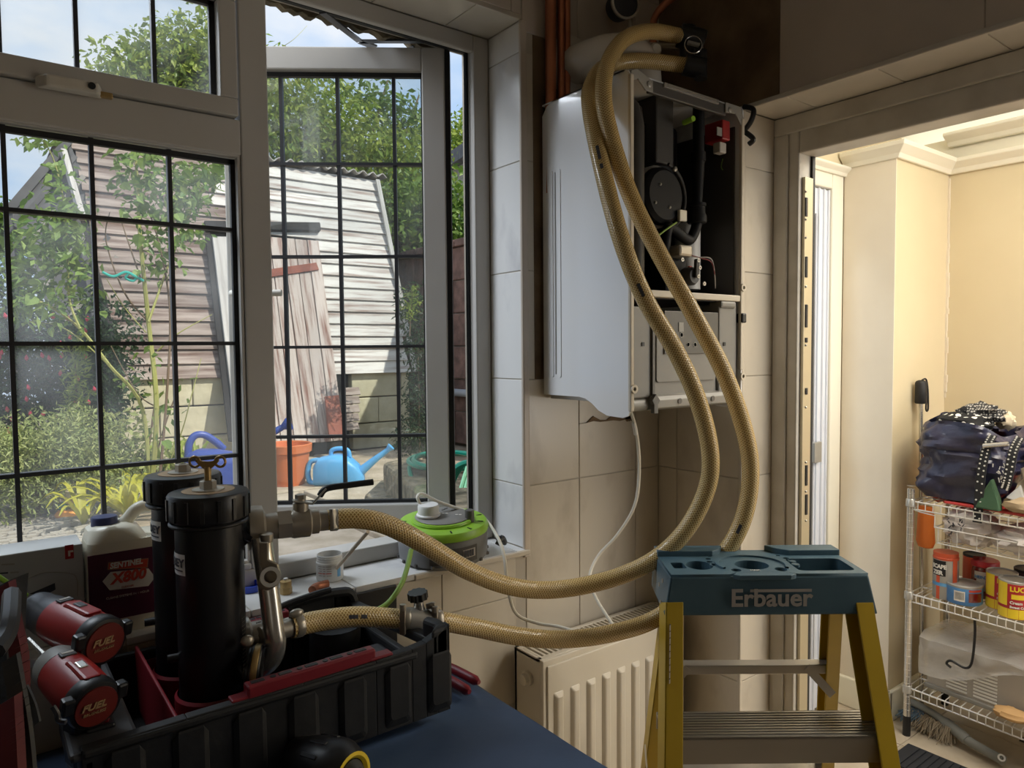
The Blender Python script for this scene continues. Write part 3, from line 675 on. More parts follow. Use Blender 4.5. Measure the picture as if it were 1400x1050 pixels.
def blob(c, r, n=18, m_=12, amp=.12, seed=0, freq=2.2, sq=1.0, flat=None):
    """a crumpled soft body: superellipsoid with noise folds"""
    from mathutils import noise as nz
    b = MB(); c = V(c); rings = []
    for j in range(m_ + 1):
        t = -PI / 2 + PI * j / m_; ring = []
        for k in range(n):
            f_ = 2 * PI * k / n
            cs = lambda v: math.copysign(abs(v) ** sq, v)
            p = V((cs(math.cos(t)) * cs(math.cos(f_)), cs(math.cos(t)) * cs(math.sin(f_)), cs(math.sin(t))))
            q = V((p.x * r[0], p.y * r[1], p.z * r[2]))
            h_ = nz.noise(V((p.x * freq + seed, p.y * freq, p.z * freq))) * amp + abs(nz.noise(V((p.x * freq * 2.3, p.y * freq * 2.3 + seed, p.z * freq * 2.3)))) * amp * .8
            q = q * (1 + h_)
            if flat is not None and q.z < flat: q.z = flat
            ring.append(b.pt(c + q))
        rings.append(ring)
    return b.loft(rings)
# big blue bag of clothes on the top shelf
tz = zs[0] + .004
tr = MB(); tr.prism([sp(.10, .04, tz), sp(.9, -.004, tz), sp(.9, .34, tz), sp(.10, .34, tz)], (0, 0, .010))
tag(tr.build('tray', 'tray_red', bevel=.003), 'flat red tray lying under the bags on the top shelf', 'tray')
from mathutils import noise as NZ
bc = sp(.152, .165, tz + .012)
bag = thing('shopping_bag', 'large crumpled navy blue shopping bag stuffed with clothes on top shelf', 'bag', bc)
b = MB(); rings = []
hB = .285
for j in range(25):
    t = j / 24; ring = []
    for k in range(80):
        f_ = 2 * PI * k / 80
        cs = lambda v: math.copysign(abs(v) ** .55, v)
        bl = 1 + .12 * math.sin(PI * t) - .02 * t
        wa = .138 * bl; wb = .125 * bl
        ca, cb = cs(math.cos(f_)) * wa, cs(math.sin(f_)) * wb
        wv = NZ.noise(V((ca * 9, cb * 9, t * 3.2))) * .024 + abs(NZ.noise(V((ca * 14, cb * 14 + 4, t * 8)))) * .030 - abs(NZ.noise(V((ca * 30 + 7, cb * 30, t * 5 + ca * 9)))) * .016
        n_ = V((ca, cb, 0)).normalized()
        top = hB * t * (1 - .13 * (math.cos(f_) * .5 + .5) * t + .05 * t * math.sin(3 * f_))
        ring.append(b.pt(bc + V((cb + n_.y * wv - .0, -ca - n_.x * wv, top + .004))))
    rings.append(ring)
b.loft(rings, caps=False); b.f.append(rings[0][::-1])
b.build('bag_body', 'bag_navy', bag, smooth=True)
for a, la in ((.232, .30), (.312, .15)):                                   # spotted straps
    s_ = MB(); z1_ = tz + .215
    pts = spline([sp(a + .02, .04, z1_ + .045), sp(a + .01, .012, z1_), sp(a, .000, z1_ - .09), sp(a - .01, .004, z1_ - la * .85)], 6)
    for i in range(len(pts) - 1):
        d1 = V((0, -.014, 0)); s_.prism([pts[i] + d1, pts[i] - d1, pts[i + 1] - d1, pts[i + 1] + d1], (-.004, 0, 0))
    sb = s_.build('strap', 'cloth_black', bag)
    dt = MB()
    for i in range(0, len(pts) - 1):
        for s1 in (-.007, .007):
            c = pts[i] + V((-.006, s1, .003 * (1 if s1 > 0 else -1))); dt.lathe([(.0030, 0), (.0030, .0015)], c, (-1, 0, 0), 8)
    dt.build('strap_dots', 'cloth_white', sb, kind='stuff')
MB().tube([sp(.235, .006, tz + .225), sp(.31, .004, tz + .24)], .008, 10).build('umbrella_shaft', 'chrome', bag)
mk_ = MB()
for k in range(16): c = sp(.275 + R.uniform(-.025, .03), .012, tz + .13 + R.uniform(-.03, .05)); mk_.bar(c, c + V((0, R.uniform(-.012, .012), R.uniform(.004, .016))), .003, .002)
mk_.build('printed_marks', 'cloth_white', bag, kind='stuff')
def cloth(name, c, r, mt, label, cat='clothing', seed=0, amp=.3, dots=None, **k):
    o = blob(c, r, 22, 14, amp, seed, **k).build(name, mt, smooth=True); tag(o, label, cat)
    return o
cz = bc.z + hB * .95
spotted = cloth('spotted_scarf', sp(.125, .15, cz + .0), (.09, .085, .040), 'cloth_spotted', 'black scarf with large white spots bulging out of the blue bag', 'scarf', 3)
cloth('grey_shirt', sp(.17, .18, cz + .035), (.05, .065, .035), 'cloth_checked', 'dark grey checked shirt on top of the clothes in the blue bag', 'shirt', 8, .45)
cloth('white_cloth', sp(.235, .22, cz + .012), (.025, .028, .028), 'cloth_cream', 'small cream cloth tucked in the right of the blue bag', 'cloth', 5, .4)
cloth('knitted_top', sp(.405, .12, tz + .10), (.09, .085, .080), 'cloth_cream', 'cream knitted top heaped beside the blue bag', 'clothing', 15, .3)
cloth('black_garment', sp(.40, .22, tz + .19), (.08, .085, .05), 'cloth_black', 'black garment lying behind the cream knitted top', 'clothing', 25, .3)
cloth('tan_garment', sp(.385, .04, tz + .032), (.05, .095, .03), 'cloth_tan', 'tan garment spilling over the front edge of the top shelf', 'clothing', 17, .25, flat=-.018)
g_ = MB(); g_.prism([sp(.215, -.01, tz + .012), sp(.295, -.015, tz + .012), sp(.285, .0, tz + .05), sp(.258, .01, tz + .115), sp(.245, .01, tz + .09)], (.03, 0, .0))
tag(g_.build('green_cloth', 'cloth_green', bevel=.006), 'dark green pointed cloth in front of the blue bag', 'cloth')
g_ = MB(); g_.prism([sp(.30, .02, tz + .055), sp(.36, .02, tz + .045), sp(.335, .04, tz + .10)], (.012, .0, .004))
tag(g_.build('paper_packet', 'card_white', bevel=.003), 'pale grey folded packet propped on the tan garment', 'packet')
rc = pD(1256, 655, 2.98)
cloth('red_patterned_cloth', V((2.93, SY - .028, tz + .075)), (.10, .035, .10), 'cloth_red', 'red and cream patterned cloth behind the left post of the rack', 'cloth', 31, .15)
# walking stick leaning behind the bag
c0 = pY(1259, 535, PY1 - .03)
stk = thing('walking_stick', 'chrome walking stick with black grip and loop leaning in the corner', 'stick', (c0.x - .01, c0.y - .03, 0))
MB().cyl((c0.x - .01, c0.y - .03, 0), (c0.x, c0.y, c0.z), .0075, n=12).build('shaft', 'chrome', stk, smooth=True)
MB().lathe([(.018, -.048), (.021, -.044), (.021, .032), (.017, .040), (.008, .044)], c0, n=18).build('grip', 'black_rough', stk, smooth=True)
MB().tube(spline([c0 + V((0, -.004, .044)), c0 + V((.02, -.01, .046)), c0 + V((.028, -.014, .0)), c0 + V((.03, -.015, -.07)), c0 + V((.018, -.012, -.07)), c0 + V((.022, -.014, -.01))], 5), .0035, 6).build('wrist_loop', 'black', stk, smooth=True)
# orange pouch hanging behind the post
oc = sp(.035, .05, zs[0] - .105)
op = MB(); prof = [(.015, -.070), (.026, -.066), (.034, -.045), (.031, 0), (.030, .04), (.026, .085)]
rings = []
for rr, h_ in prof: rings.append([op.pt(oc + V((rr * .45 * math.sin(2 * PI * k / 16), rr * math.cos(2 * PI * k / 16), h_))) for k in range(16)])
op.loft(rings)
tag(op.build('orange_pouch', 'orange_bag', smooth=True), 'orange fabric pouch hanging behind the left post under the top shelf', 'pouch')
# carrier bags in the basket
pb = blob(sp(.180, .09, z0 + .058), (.075, .078, .062), 26, 16, .4, 2, 3.2, flat=-.056).build('carrier_bag', 'poly_bag', smooth=True)
tag(pb, 'crumpled white carrier bag with black print at the left in the basket', 'bag')
pk = MB()
for k in range(24):
    c = sp(.145 + R.uniform(-.025, .03), .010 - .0, z0 + .03 + R.uniform(0, .065)); pk.bar(c, c + V((0, R.uniform(-.009, .009), R.uniform(.003, .012))), .005, .002)
pk.build('printed_marks', 'dark_print', pb, kind='stuff')
tag(blob(sp(.385, .10, z0 + .05), (.09, .135, .052), 28, 16, .35, 9, 3.2, flat=-.05).build('carrier_bag', 'poly_bag', smooth=True), 'crumpled pinkish carrier bag at the right in the wire basket', 'bag')
# tins and jars on the middle shelf
mz = zs[1] + .005
def can(name, a, b, r, h_, wall, label, cat, lid='tin'):
    c = sp(a, b, mz); t = thing(name, label, cat, c)
    MB().lathe([(r * .96, 0), (r, .003), (r, h_ - .006)], c, n=28).build('can_body', wall, t, smooth=True)
    MB().lathe([(r, h_ - .008), (r * 1.015, h_ - .001), (r * .97, h_ + .001), (r * .93, h_ - .003), (r * .1, h_ - .003)], c, n=28).build('lid', lid, t, smooth=True)
    return t, c
def ang_to_eye(c): d = EYE - c; return math.atan2(d.y, d.x)
def band(t, c, r, z0, z1, a0, a1, mt, name='label_panel', n=8, out=.0006):
    q = MB(); aa = [a0 + (a1 - a0) * k / n for k in range(n + 1)]
    i = [q.pt((c.x + (r + out) * math.cos(a), c.y + (r + out) * math.sin(a), c.z + z0)) for a in aa]
    j = [q.pt((c.x + (r + out) * math.cos(a), c.y + (r + out) * math.sin(a), c.z + z1)) for a in aa]
    for k in range(n): q.f.append([i[k], i[k + 1], j[k + 1], j[k]])
    return q.build(name, mt, t, smooth=True)
def words(t, c, r, z, s, a0, size, mt, bold=.0, out=.0012, sx=1.0, shear=0):
    return lettering(s, size, (0, 0, c.z + z), (1, 0, 0), (0, 0, 1), mt, t, bold, .0003, wrap=(c, r + out, a0), sx=sx, shear=shear)
t, c = can('spray_can', .105, .055, .041, .150, 'tin', 'tall silver and orange spray can at the left of the middle shelf', 'spray can', 'spray_orange')
ae = ang_to_eye(c)
band(t, c, .041, .085, .140, ae - 1.2, ae + .0, 'black', n=10); band(t, c, .041, .0, .085, ae - .75, ae - .45, 'spray_orange'); band(t, c, .041, .0, .150, ae + .55, ae + 1.0, 'spray_orange'); band(t, c, .041, .048, .060, ae - 1.3, ae + .1, 'can_blue', out=.0009)
words(t, c, .041, .112, 'SCAPE', ae - 1.15, .020, 'white_print', .0010, sx=.9); words(t, c, .041, .090, 'ZER', ae - 1.05, .020, 'white_print', .0010)
MB().cyl(c + V((0, 0, .149)), c + V((0, 0, .166)), .040, n=20).build('cap', 'spray_orange', t, smooth=True)
t, c = can('dark_tin', .16, .17, .036, .150, 'spray_orange', 'dark red and orange tin standing behind the sauce jar', 'tin', 'black'); band(t, c, .036, .02, .15, ang_to_eye(c) - .1, ang_to_eye(c) + 1.2, 'sauce_red')
t, c = can('tuna_tin', .165, .062, .057, .068, 'can_blue', 'short blue tin with bar code at the front of the middle shelf', 'tin')
ae = ang_to_eye(c)
lb = band(t, c, .057, .014, .050, ae - .55, ae + .05, 'white_print')
for k in range(11): a = ae - .48 + k * .045; band(t, c, .057, .020, .046, a, a + .018, 'dark_print', 'bar_code_line', 1, .0012)
band(t, c, .057, .050, .058, ae + .25, ae + 1.1, 'red_print'); band(t, c, .057, .014, .046, ae + .25, ae + 1.1, 'sauce_red')
c = sp(.196, .165, mz); t = thing('sauce_jar', 'dark red sauce jar with red lid and white shield label behind the blue tin', 'jar', c)
MB().lathe([(.034, 0), (.043, .006), (.0435, .09), (.042, .108), (.038, .118), (.038, .122)], c, n=28).build('jar_body', 'sauce_red', t, smooth=True)
MB().lathe([(.042, .116), (.046, .119), (.046, .134), (.043, .138), (.002, .138)], c, n=28).build('lid', 'can_red', t, smooth=True)
ae = ang_to_eye(c); band(t, c, .0435, .074, .102, ae - .75, ae + .25, 'white_print', out=.0008); band(t, c, .0435, .034, .074, ae - .58, ae + .2, 'white_print', out=.0008)
words(t, c, .0435, .078, 'HEINZ', ae - .70, .0145, 'can_blue', .0006, .0018)
for a_, b_, lab in ((.268, .11, 'tall yellow and red corn tin beside the sauce jar on middle shelf'), (.325, .052, 'nearest red corn tin with yellow panel at the right of middle shelf')):
    t, c = can('corn_tin', a_, b_, .047, .125, 'can_red', lab, 'tin'); t['group'] = 'corn tins on the middle shelf'
    ae = ang_to_eye(c)
    band(t, c, .047, .002, .034, ae - 1.3, ae + 1.4, 'can_yellow'); band(t, c, .047, .044, .120, ae - 1.25, ae - .45, 'can_yellow', out=.0008)
    band(t, c, .047, .068, .084, ae - .2, ae + .8, 'can_yellow', out=.0008)
    words(t, c, .047, .094, 'LUCKY', ae - .30, .023, 'can_yellow', .0009); words(t, c, .047, .052, 'Cream', ae - .28, .013, 'white_print', .0005); words(t, c, .047, .038, 'Sweet Corn', ae - .28, .011, 'white_print', .0005)
t, c = can('black_tin', .33, .20, .05, .13, 'dark_grey', 'low black tin at the back of the middle shelf', 'tin', 'black')
# appliance under film on the bottom shelf
bz = zs[2] + .006
ap = thing('appliance', 'grey boxy appliance with louvred vents under clear film on bottom shelf', 'appliance', sp(.42, .17, bz))
MB().prism([sp(.045, .055, bz), sp(.80, .045, bz), sp(.80, .34, bz), sp(.045, .34, bz)], (0, 0, .165)).build('housing', 'box_grey', ap, bevel=.008)
MB().prism([sp(.040, .047, bz), sp(.805, .037, bz), sp(.805, .06, bz), sp(.040, .06, bz)], (0, 0, .016)).build('base_rail', 'boiler_grey_light', ap, bevel=.003)
for a0_, a1_ in ((.115, .185), (.205, .28)):
    for k in range(9):
        z = bz + .026 + k * .0122
        MB().prism([sp(a0_, .050, z), sp(a1_, .048, z), sp(a1_, .056, z), sp(a0_, .056, z)], (0, 0, .0065)).build('vent_slat', 'vent_white', ap, bevel=.001)
cv = MB(); rings = []
for j in range(13):
    t_ = j / 12; ring = []
    for k in range(60):
        f_ = k / 59; a = .03 + .78 * f_
        n1 = NZ.noise(V((a * 14, t_ * 3, 2))) * .022 + abs(NZ.noise(V((a * 30, t_ * 5, 7)))) * .016
        if t_ < .62:
            s_ = t_ / .62; fall = .085 + .06 * math.sin(a * 9 + 1) + .05 * max(0, a - .4)
            p = sp(a, .035 - .004 * s_ + n1 * .6 - .012, bz + .20 - (1 - s_) * fall - abs(n1) * .4)
        else:
            s_ = (t_ - .62) / .38; p = sp(a, .03 + .28 * s_, bz + .20 + n1 * .8 - .01 * s_)
        ring.append(cv.pt(p))
    rings.append(ring)
for j in range(12):
    for k in range(59): cv.f.append([rings[j][k], rings[j][k + 1], rings[j + 1][k + 1], rings[j + 1][k]])
tag(cv.build('plastic_film', 'clear_bag', smooth=True), 'crumpled clear plastic film draped over the grey appliance', 'plastic film')
tag(MB().tube(spline([sp(.215, .02, zs[1] - .03), sp(.218, .016, zs[1] - .09), sp(.213, .008, bz + .165), sp(.195, .0, bz + .140), sp(.15, -.002, bz + .150), sp(.135, -.002, bz + .135), sp(.15, -.002, bz + .125)], 6), .0042, 7).build('black_lead', 'black', smooth=True), 'black flex looped in front of the film on the grey appliance', 'cable')
tag(blob(sp(.34, -.0, bz + .035), (.035, .055, .02), 14, 10, .3, 3, flat=-.016).build('wooden_scoop', 'wood_pale', smooth=True), 'pale wooden scoop end at the front edge of the bottom shelf', 'scoop')
# broom under the shelf, mat, box on the floor
hb = pZ(1275, 985, .05); hd_ = pZ(1368, 1038, .03)
br = thing('hand_brush', 'grey hand brush with worn bristles lying on the floor under the rack', 'brush', (hb.x, hb.y, 0))
d_ = (hd_ - hb).normalized()
q = MB()
for k in range(420):
    p = hb + d_ * R.uniform(-.085, .075) + V((R.uniform(-.02, .03), 0, 0)); p.z = .062; e_ = p + V((R.uniform(-.045, -.005), R.uniform(-.02, .03), -R.uniform(.035, .061))); e_.z = max(e_.z, .002)
    q.bar(p, e_, .002, .002)
q.build('bristles', 'bristle', br, kind='stuff')
q = MB()
for k in range(160):
    p = hb + d_ * R.uniform(-.095, -.03) + V((R.uniform(-.02, .03), 0, 0)); p.z = .064; e_ = p + V((R.uniform(-.04, -.0), R.uniform(-.0, .04), -R.uniform(.02, .05)))
    q.bar(p, e_, .002, .002)
q.build('bristles', 'bristle_blue', br, kind='stuff')
MB().tube(spline([hb - d_ * .09 + V((.01, 0, .02)), hb + V((.01, 0, .022)), hb + d_ * .09 + V((.005, 0, .008)), hb + d_ * .13], 6), [.014] * 9 + [.02] * 10, 10).build('back_board', 'broom_grey', br, smooth=True)
MB().tube([hb + d_ * .12, hb + d_ * .2, hd_ + d_ * .01], [.017, .016, .018], 10).build('handle', 'broom_grey', br, smooth=True)
e_ = hd_ + d_ * .0 + V((-.012, -.006, .012)); MB().lathe([(.012, 0), (.012, .004), (.007, .004), (.007, 0)], e_, (-.6, -.5, .6), 16, caps=False).build('hanging_ring', 'white_plastic', br, smooth=True)
m0 = pZ(1233, 1022, .008); mt_ = thing('door_mat', 'black ribbed rubber mat on the porch floor beside the ladder', 'mat', (m0.x + .05, m0.y - .3, 0))
MB().box(m0.x - .33, m0.y - .62, 0, m0.x + .05, m0.y + .0, .008).build('mat_base', 'mat_black', mt_, bevel=.003)
for k in range(26):
    for j in range(2):
        x0 = m0.x - .31 + j * .18; y0 = m0.y - .03 - k * .0225
        MB().box(x0, y0 - .015, .008, x0 + .165, y0, .013).build('rib', 'mat_black', mt_)
b0 = pZ(1392, 1050, .0)
bx = thing('small_box', 'small dark printed carton on the floor at the right edge of view', 'box', (2.66, b0.y + .0, 0))
bf = pD(1391, 1033, 2.62)
MB().box(bf.x, bf.y - .12, 0, bf.x + .05, bf.y, bf.z + .02).build('carton', 'dark_grey', bx, bevel=.002)
MB().box(bf.x - .001, bf.y - .11, bf.z - .06, bf.x, bf.y - .006, bf.z - .012).build('carton_label', 'card_white', bx)
# ------------------------------------------------------------------ boiler
BX0, BX1, BY0, BY1, BZ0, BZ1 = 1.040, 1.408, .985, 1.252, 1.330, 2.000
boil = thing('boiler', 'white wall-hung boiler with its front cover off showing dark inner works', 'boiler', ((BX0 + BX1) / 2, (BY0 + BY1) / 2, BZ0 - .018))
prof = [(BY1, 1.348), (1.135, 1.348), (1.115, 1.345), (1.095, 1.336), (1.075, 1.322), (1.05, 1.313), (1.005, 1.311), (.990, 1.316), (.985, 1.328), (.985, 1.985), (.990, 1.993), (1.0, 1.997), (1.215, 1.997), (1.236, 1.990), (BY1, 1.972)]
for nm, x, s in (('side_panel', BX0, 1), ('side_panel', BX1, -1)):
    sp_ = MB().prism([(x, y, z) for y, z in prof], (.0035 * s, 0, 0)).build(nm, 'boiler_white', boil)
    if s > 0:
        for yy in (1.222, 1.196):
            MB().prism([(x - .0015, yy + a, 1.62 + b) for a, b in rrect(-.005, -.232, .005, .225, .0045)], (.002, 0, 0)).build('pressed_rib', 'boiler_white', sp_)
        MB().prism([(x - .0012, 1.209 + a, 1.62 + b) for a, b in rrect(-.0016, -.225, .0016, .22, .0015)], (.0006, 0, 0)).build('rib_shadow_line', 'boiler_grey_light', sp_)
MB().box(BX0, 1.0, BZ1 - .006, BX1, BY1, BZ1 - .003).build('top_panel', 'boiler_white', boil)
MB().box(BX0 + .004, BY1 - .012, 1.352, BX1 - .004, BY1, BZ1 - .01).build('back_panel', 'boiler_black', boil)
MB().box(BX0 + .02, 1.12, 1.338, 1.30, BY1, 1.349).build('base_plate', 'steel', boil)
# front rim
MB().box(BX0 - .001, .982, 1.325, BX0 + .009, .990, 1.985).build('front_rim', 'boiler_edge', boil, bevel=.002)
MB().box(BX1 - .009, .982, 1.40, BX1 + .001, .990, 1.965).build('front_rim', 'boiler_edge', boil, bevel=.002)
f = MB(); zt = BZ1 - .004
f.prism([(BX0, .984, zt - .03), (BX0 + .004, .984, zt - .004), (BX0 + .02, .984, zt + .002), (BX0 + .066, .984, zt - .012), (BX0 + .066, .984, zt - .034), (BX0 + .045, .984, zt - .034), (BX0 + .022, .984, zt - .016), (BX0 + .010, .984, zt - .022)], (0, .004, 0))
f.build('corner_bracket', 'boiler_grey_light', boil, bevel=.001); f = MB()
f.prism([(BX1, .984, zt - .06), (BX1, .984, zt - .03), (BX1 - .012, .984, zt - .006), (BX1 - .066, .984, zt - .006), (BX1 - .066, .984, zt - .028), (BX1 - .03, .984, zt - .024), (BX1 - .010, .984, zt - .045)], (0, .004, 0))
f.build('corner_bracket', 'boiler_grey_light', boil, bevel=.001)
for x in (BX0 + .054, BX1 - .052): MB().lathe([(.006, 0), (.006, .002), (.003, .003)], (x, .984, zt - .021), (0, -1, 0), 12).build('screw', 'steel', boil, smooth=True)
MB().box(BX0 + .06, .988, zt - .034, BX1 - .06, .998, zt - .008).build('top_rail', 'inner_grey', boil, bevel=.002)
MB().bar((BX0 + .11, .985, zt - .010), (BX1 - .10, .985, zt - .010), .004, .004).build('label_strip', 'aluminium', boil)
MB().box(BX0 + .10, .984, zt - .016, BX1 - .09, .988, zt - .006).build('rail_edge', 'boiler_grey', boil, bevel=.001)
zm = pY(940, 402, .985).z
MB().box(BX0 + .004, .984, zm - .010, BX1 - .004, 1.03, zm + .004).build('middle_rail', 'boiler_edge', boil, bevel=.002)
MB().box(BX0 + .02, 1.0, zm - .012, BX1 - .006, BY1 - .014, zm - .006).build('chamber_floor', 'boiler_black', boil)
MB().box(BX1 - .014, 1.0, zm, BX1 - .010, BY1 - .02, BZ1 - .05).build('chamber_side', 'inner_grey', boil)
MB().box(BX0 + .006, 1.0, 1.36, BX0 + .010, BY1 - .02, BZ1 - .02).build('chamber_side', 'boiler_inner', boil)
# inner works
ch = MB(); ch.tube([(BX0 + .035, 1.005, zm), (BX0 + .035, 1.005, 1.90), (BX0 + .03, 1.01, 1.93), (BX0 + .018, 1.02, 1.945)], .018, 10)
ch.tube([(BX0 + .060, 1.01, zm), (BX0 + .060, 1.01, 1.90), (BX0 + .055, 1.012, 1.935), (BX0 + .03, 1.02, 1.955)], .006, 8)
ch.build('air_duct', 'boiler_inner', boil, smooth=True)
MB().cyl((BX0 + .034, .985, 1.735), (BX0 + .034, .99, 1.735), .006, n=10).build('duct_grommet', 'boiler_black', boil)
hx_ = MB(); c = pY(948, 195, 1.12)
c = V((1.24, 1.15, 1.88)); hx_.lathe([(.06, -.10), (.088, -.08), (.088, .06), (.06, .085), (.02, .09)], c, n=26); hx_.build('heat_exchanger', 'boiler_black', boil, smooth=True)
c = pY(905, 175, 1.06); MB().box(c.x - .03, 1.05, c.z - .08, c.x + .028, 1.12, c.z + .07).box(c.x + .028, 1.06, c.z - .02, c.x + .036, 1.10, c.z + .05).build('fan_bracket', 'boiler_inner', boil, bevel=.006)
c = pY(905, 268, 1.04)
fan_ = MB().lathe([(.002, .012), (.052, .012), (.060, .004), (.062, -.02), (.062, -.05)], c, (0, -1, 0), 32).build('fan_housing', 'boiler_black', boil, smooth=True)
MB().lathe([(.062, -.035), (.067, -.030), (.067, -.012), (.062, -.008)], c, (0, -1, 0), 32, caps=False).build('fan_rim', 'boiler_grey', fan_, smooth=True)
MB().tube([c + V((.071 * math.cos(math.radians(a)), -.004, .071 * math.sin(math.radians(a)))) for a in range(-75, 80, 8)], .004, 8).build('fan_seal', 'boiler_inner', fan_, smooth=True)
for a in (62, -38): MB().ball(c + V((.068 * math.cos(math.radians(a)), -.008, .068 * math.sin(math.radians(a)))), .006, 8, 6).build('bolt', 'steel', fan_)
q = c + V((.045, -.014, -.040)); MB().box(q.x - .012, q.y - .008, q.z - .012, q.x + .012, q.y, q.z + .012).build('connector', 'cream_plastic', fan_, bevel=.002)
for dx_, dz in ((-.02, .02), (.01, -.025), (-.035, -.02)): MB().ball(c + V((dx_, -.013, dz)), .0035, 8, 5).build('screw', 'steel', fan_)
c = pY(940, 310, 1.075); MB().cyl((c.x, 1.075, zm + .02), (c.x, 1.075, zm + .17), .029, n=22).build('expansion_cylinder', 'white_plastic', boil, smooth=True)
q = MB(); q.box(c.x - .022, 1.050, zm + .065, c.x - .010, 1.056, zm + .071); q.box(c.x - .004, 1.0445, zm + .065, c.x + .006, 1.047, zm + .071); q.build('cylinder_print', 'red_print', boil)
p0, p1, p2 = pY(955, 140, 1.03), pY(955, 218, 1.03), pY(953, 292, 1.03)
pp = MB().tube([p0, p1], .0125, 14).tube([p1 - V((0, 0, -.01)), p2 + V((0, 0, .01))], [.0145, .0105], 14)
pp.lathe([(.016, 0), (.016, .02)], p1 - V((0, 0, .005)), n=16).build('condensate_pipe', 'boiler_black', boil, smooth=True)
MB().lathe([(.019, -.022), (.021, -.020), (.021, -.006), (.018, .0), (.018, .014), (.020, .016), (.020, .022)], p2, n=18).build('pipe_union', 'boiler_black', boil, smooth=True)
e0, e1, e2, e3 = pY(953, 305, 1.03), pY(940, 328, 1.03), pY(918, 312, 1.03), pY(908, 350, 1.03)
MB().tube(spline([e0, (e0 + e1) / 2 + V((.004, 0, -.006)), e1, e2, e2 + V((-.014, 0, -.006)), e3], 6), .0115, 12).build('condensate_trap', 'boiler_black', boil, smooth=True)
c = pY(948, 162, 1.0); MB().cyl(c, c + V((.006, .03, 0)), .006, n=12).build('test_point_cap', 'green_plastic', boil, smooth=True)
c = pY(994, 178, 1.0); MB().box(c.x - .016, 1.0, c.z - .022, c.x + .012, 1.05, c.z + .022).build('gas_valve', 'tool_red', boil, bevel=.003)
MB().box(c.x - .034, 1.001, c.z - .016, c.x - .017, 1.003, c.z + .002).build('valve_label', 'boiler_grey_light', boil)
c2 = pY(989, 201, 1.0); MB().box(c2.x - .012, 1.0, c2.z - .013, c2.x + .012, 1.02, c2.z + .011).build('connector', 'grey_print', boil, bevel=.003)
MB().tube(spline([pY(1000, 210, 1.04), pY(999, 240, 1.05), pY(985, 285, 1.07), pY(962, 325, 1.10)], 6), .0035, 7).build('ignition_lead', 'boiler_black', boil, smooth=True)
MB().tube(spline([pY(990, 212, 1.03), pY(986, 228, 1.03), pY(992, 234, 1.03), pY(999, 226, 1.03)], 5), .0012, 5).build('earth_wire', 'green_cable', boil)
MB().tube(spline([pY(925, 304, 1.02), pY(905, 318, 1.02), pY(893, 330, 1.02), pY(890, 345, 1.03)], 5), .002, 6).build('earth_wire', 'green_cable', boil)
c = pY(938, 372, 1.02)
pm = MB().box(c.x - .055, 1.03, zm, c.x + .015, 1.11, c.z + .03).build('pump_block', 'boiler_black', boil, bevel=.006)
q = pY(952, 377, 1.0); MB().lathe([(.020, 0), (.020, .02), (.016, .026), (.006, .026)], (q.x, 1.03, q.z), (0, -1, 0), 20).build('pump_head', 'dark_grey', pm, smooth=True)
MB().bar((q.x, 1.0, q.z - .004), (q.x + .002, 1.0, q.z + .036), .012, .008, (0, 1, 0)).build('bracket_arm', 'boiler_inner', pm, bevel=.002)
for px_, py in ((954, 356), (956, 366), (954, 378), (932, 355), (924, 372), (962, 388)):
    v = pY(px_, py, .998); MB().lathe([(.0045, 0), (.0045, .003), (.002, .003), (.002, .001)], v, (0, -1, 0), 10).build('screw', 'steel', pm)
for k, (cl) in enumerate(('crate_red', 'boiler_black', 'grey_print')):
    MB().tube(spline([pY(935, 347 + k, 1.02), pY(955, 352, 1.01), pY(972, 358 - k * 2, 1.0), pY(977, 375, 1.0), pY(978, 394, 1.02)], 5), .0014, 5).build('wire', cl, pm)
MB().box(q.x - .055, 1.0, c.z + .03, q.x - .01, 1.06, c.z + .055).build('valve_body', 'nickel', pm, bevel=.006)
# control panel in the lower half
P0, P1 = pY(866, 424, .988), pY(1008, 548, .988)
cp = MB(); px0, px1 = BX0 + .014, BX1 - .010; z0, z1 = 1.350, zm - .03
cp.box(px0, .990, z0, px0 + .055, 1.04, z1); cp.box(px0 + .055, .996, z0, px1 - .07, 1.04, z1 - .01); cp.box(px1 - .068, .990, z0, px1 - .004, 1.04, z1 + .012)
pan = cp.build('control_panel', 'boiler_grey', boil, bevel=.003)
MB().box(px0 + .052, .985, z0 - .005, px0 + .060, .992, z1).build('hinge_rib', 'boiler_grey_dark', pan, bevel=.001)
MB().prism([(px0 + .072 + a, .992, z0 + .03 + b) for a, b in rrect(0, 0, px1 - px0 - .148, z1 - z0 - .048, .008)], (0, .006, 0)).build('panel_flap', 'boiler_grey', pan, bevel=.001)
da, db = pY(905, 422, .991), pY(986, 488, .991)
MB().box(da.x + .006, .989, db.z + .008, db.x - .014, .993, da.z - .004).build('control_display', 'boiler_grey_dark', pan, bevel=.001)
MB().box(da.x + .05, .9875, db.z + .055, da.x + .065, .9892, db.z + .075).build('display_screen', 'boiler_grey_light', pan)
dw, dh = db.x - da.x - .02, da.z - db.z - .012
for fx, fz in ((.30, .62), (.30, .45), (.75, .62), (.78, .45), (.42, .22), (.55, .22)):
    MB().lathe([(.0055, 0), (.0055, .0006), (.0042, .0006), (.0042, 0)], (da.x + .006 + dw * fx, .9888, db.z + .008 + dh * fz), (0, -1, 0), 14).build('button', 'boiler_grey_light', pan)
for x in (px0 + .028, px1 - .050): MB().box(x - .0035, .988, 1.455, x + .0035, .991, 1.463).build('slot', 'black', pan)
lo = MB(); lo.prism([(px0 + .05, .982, 1.352), (px0 + .05, .976, 1.345), (px0 + .05, .978, 1.328), (px0 + .05, 1.0, 1.322), (px0 + .05, 1.02, 1.36)], (px1 - px0 - .09, 0, 0))
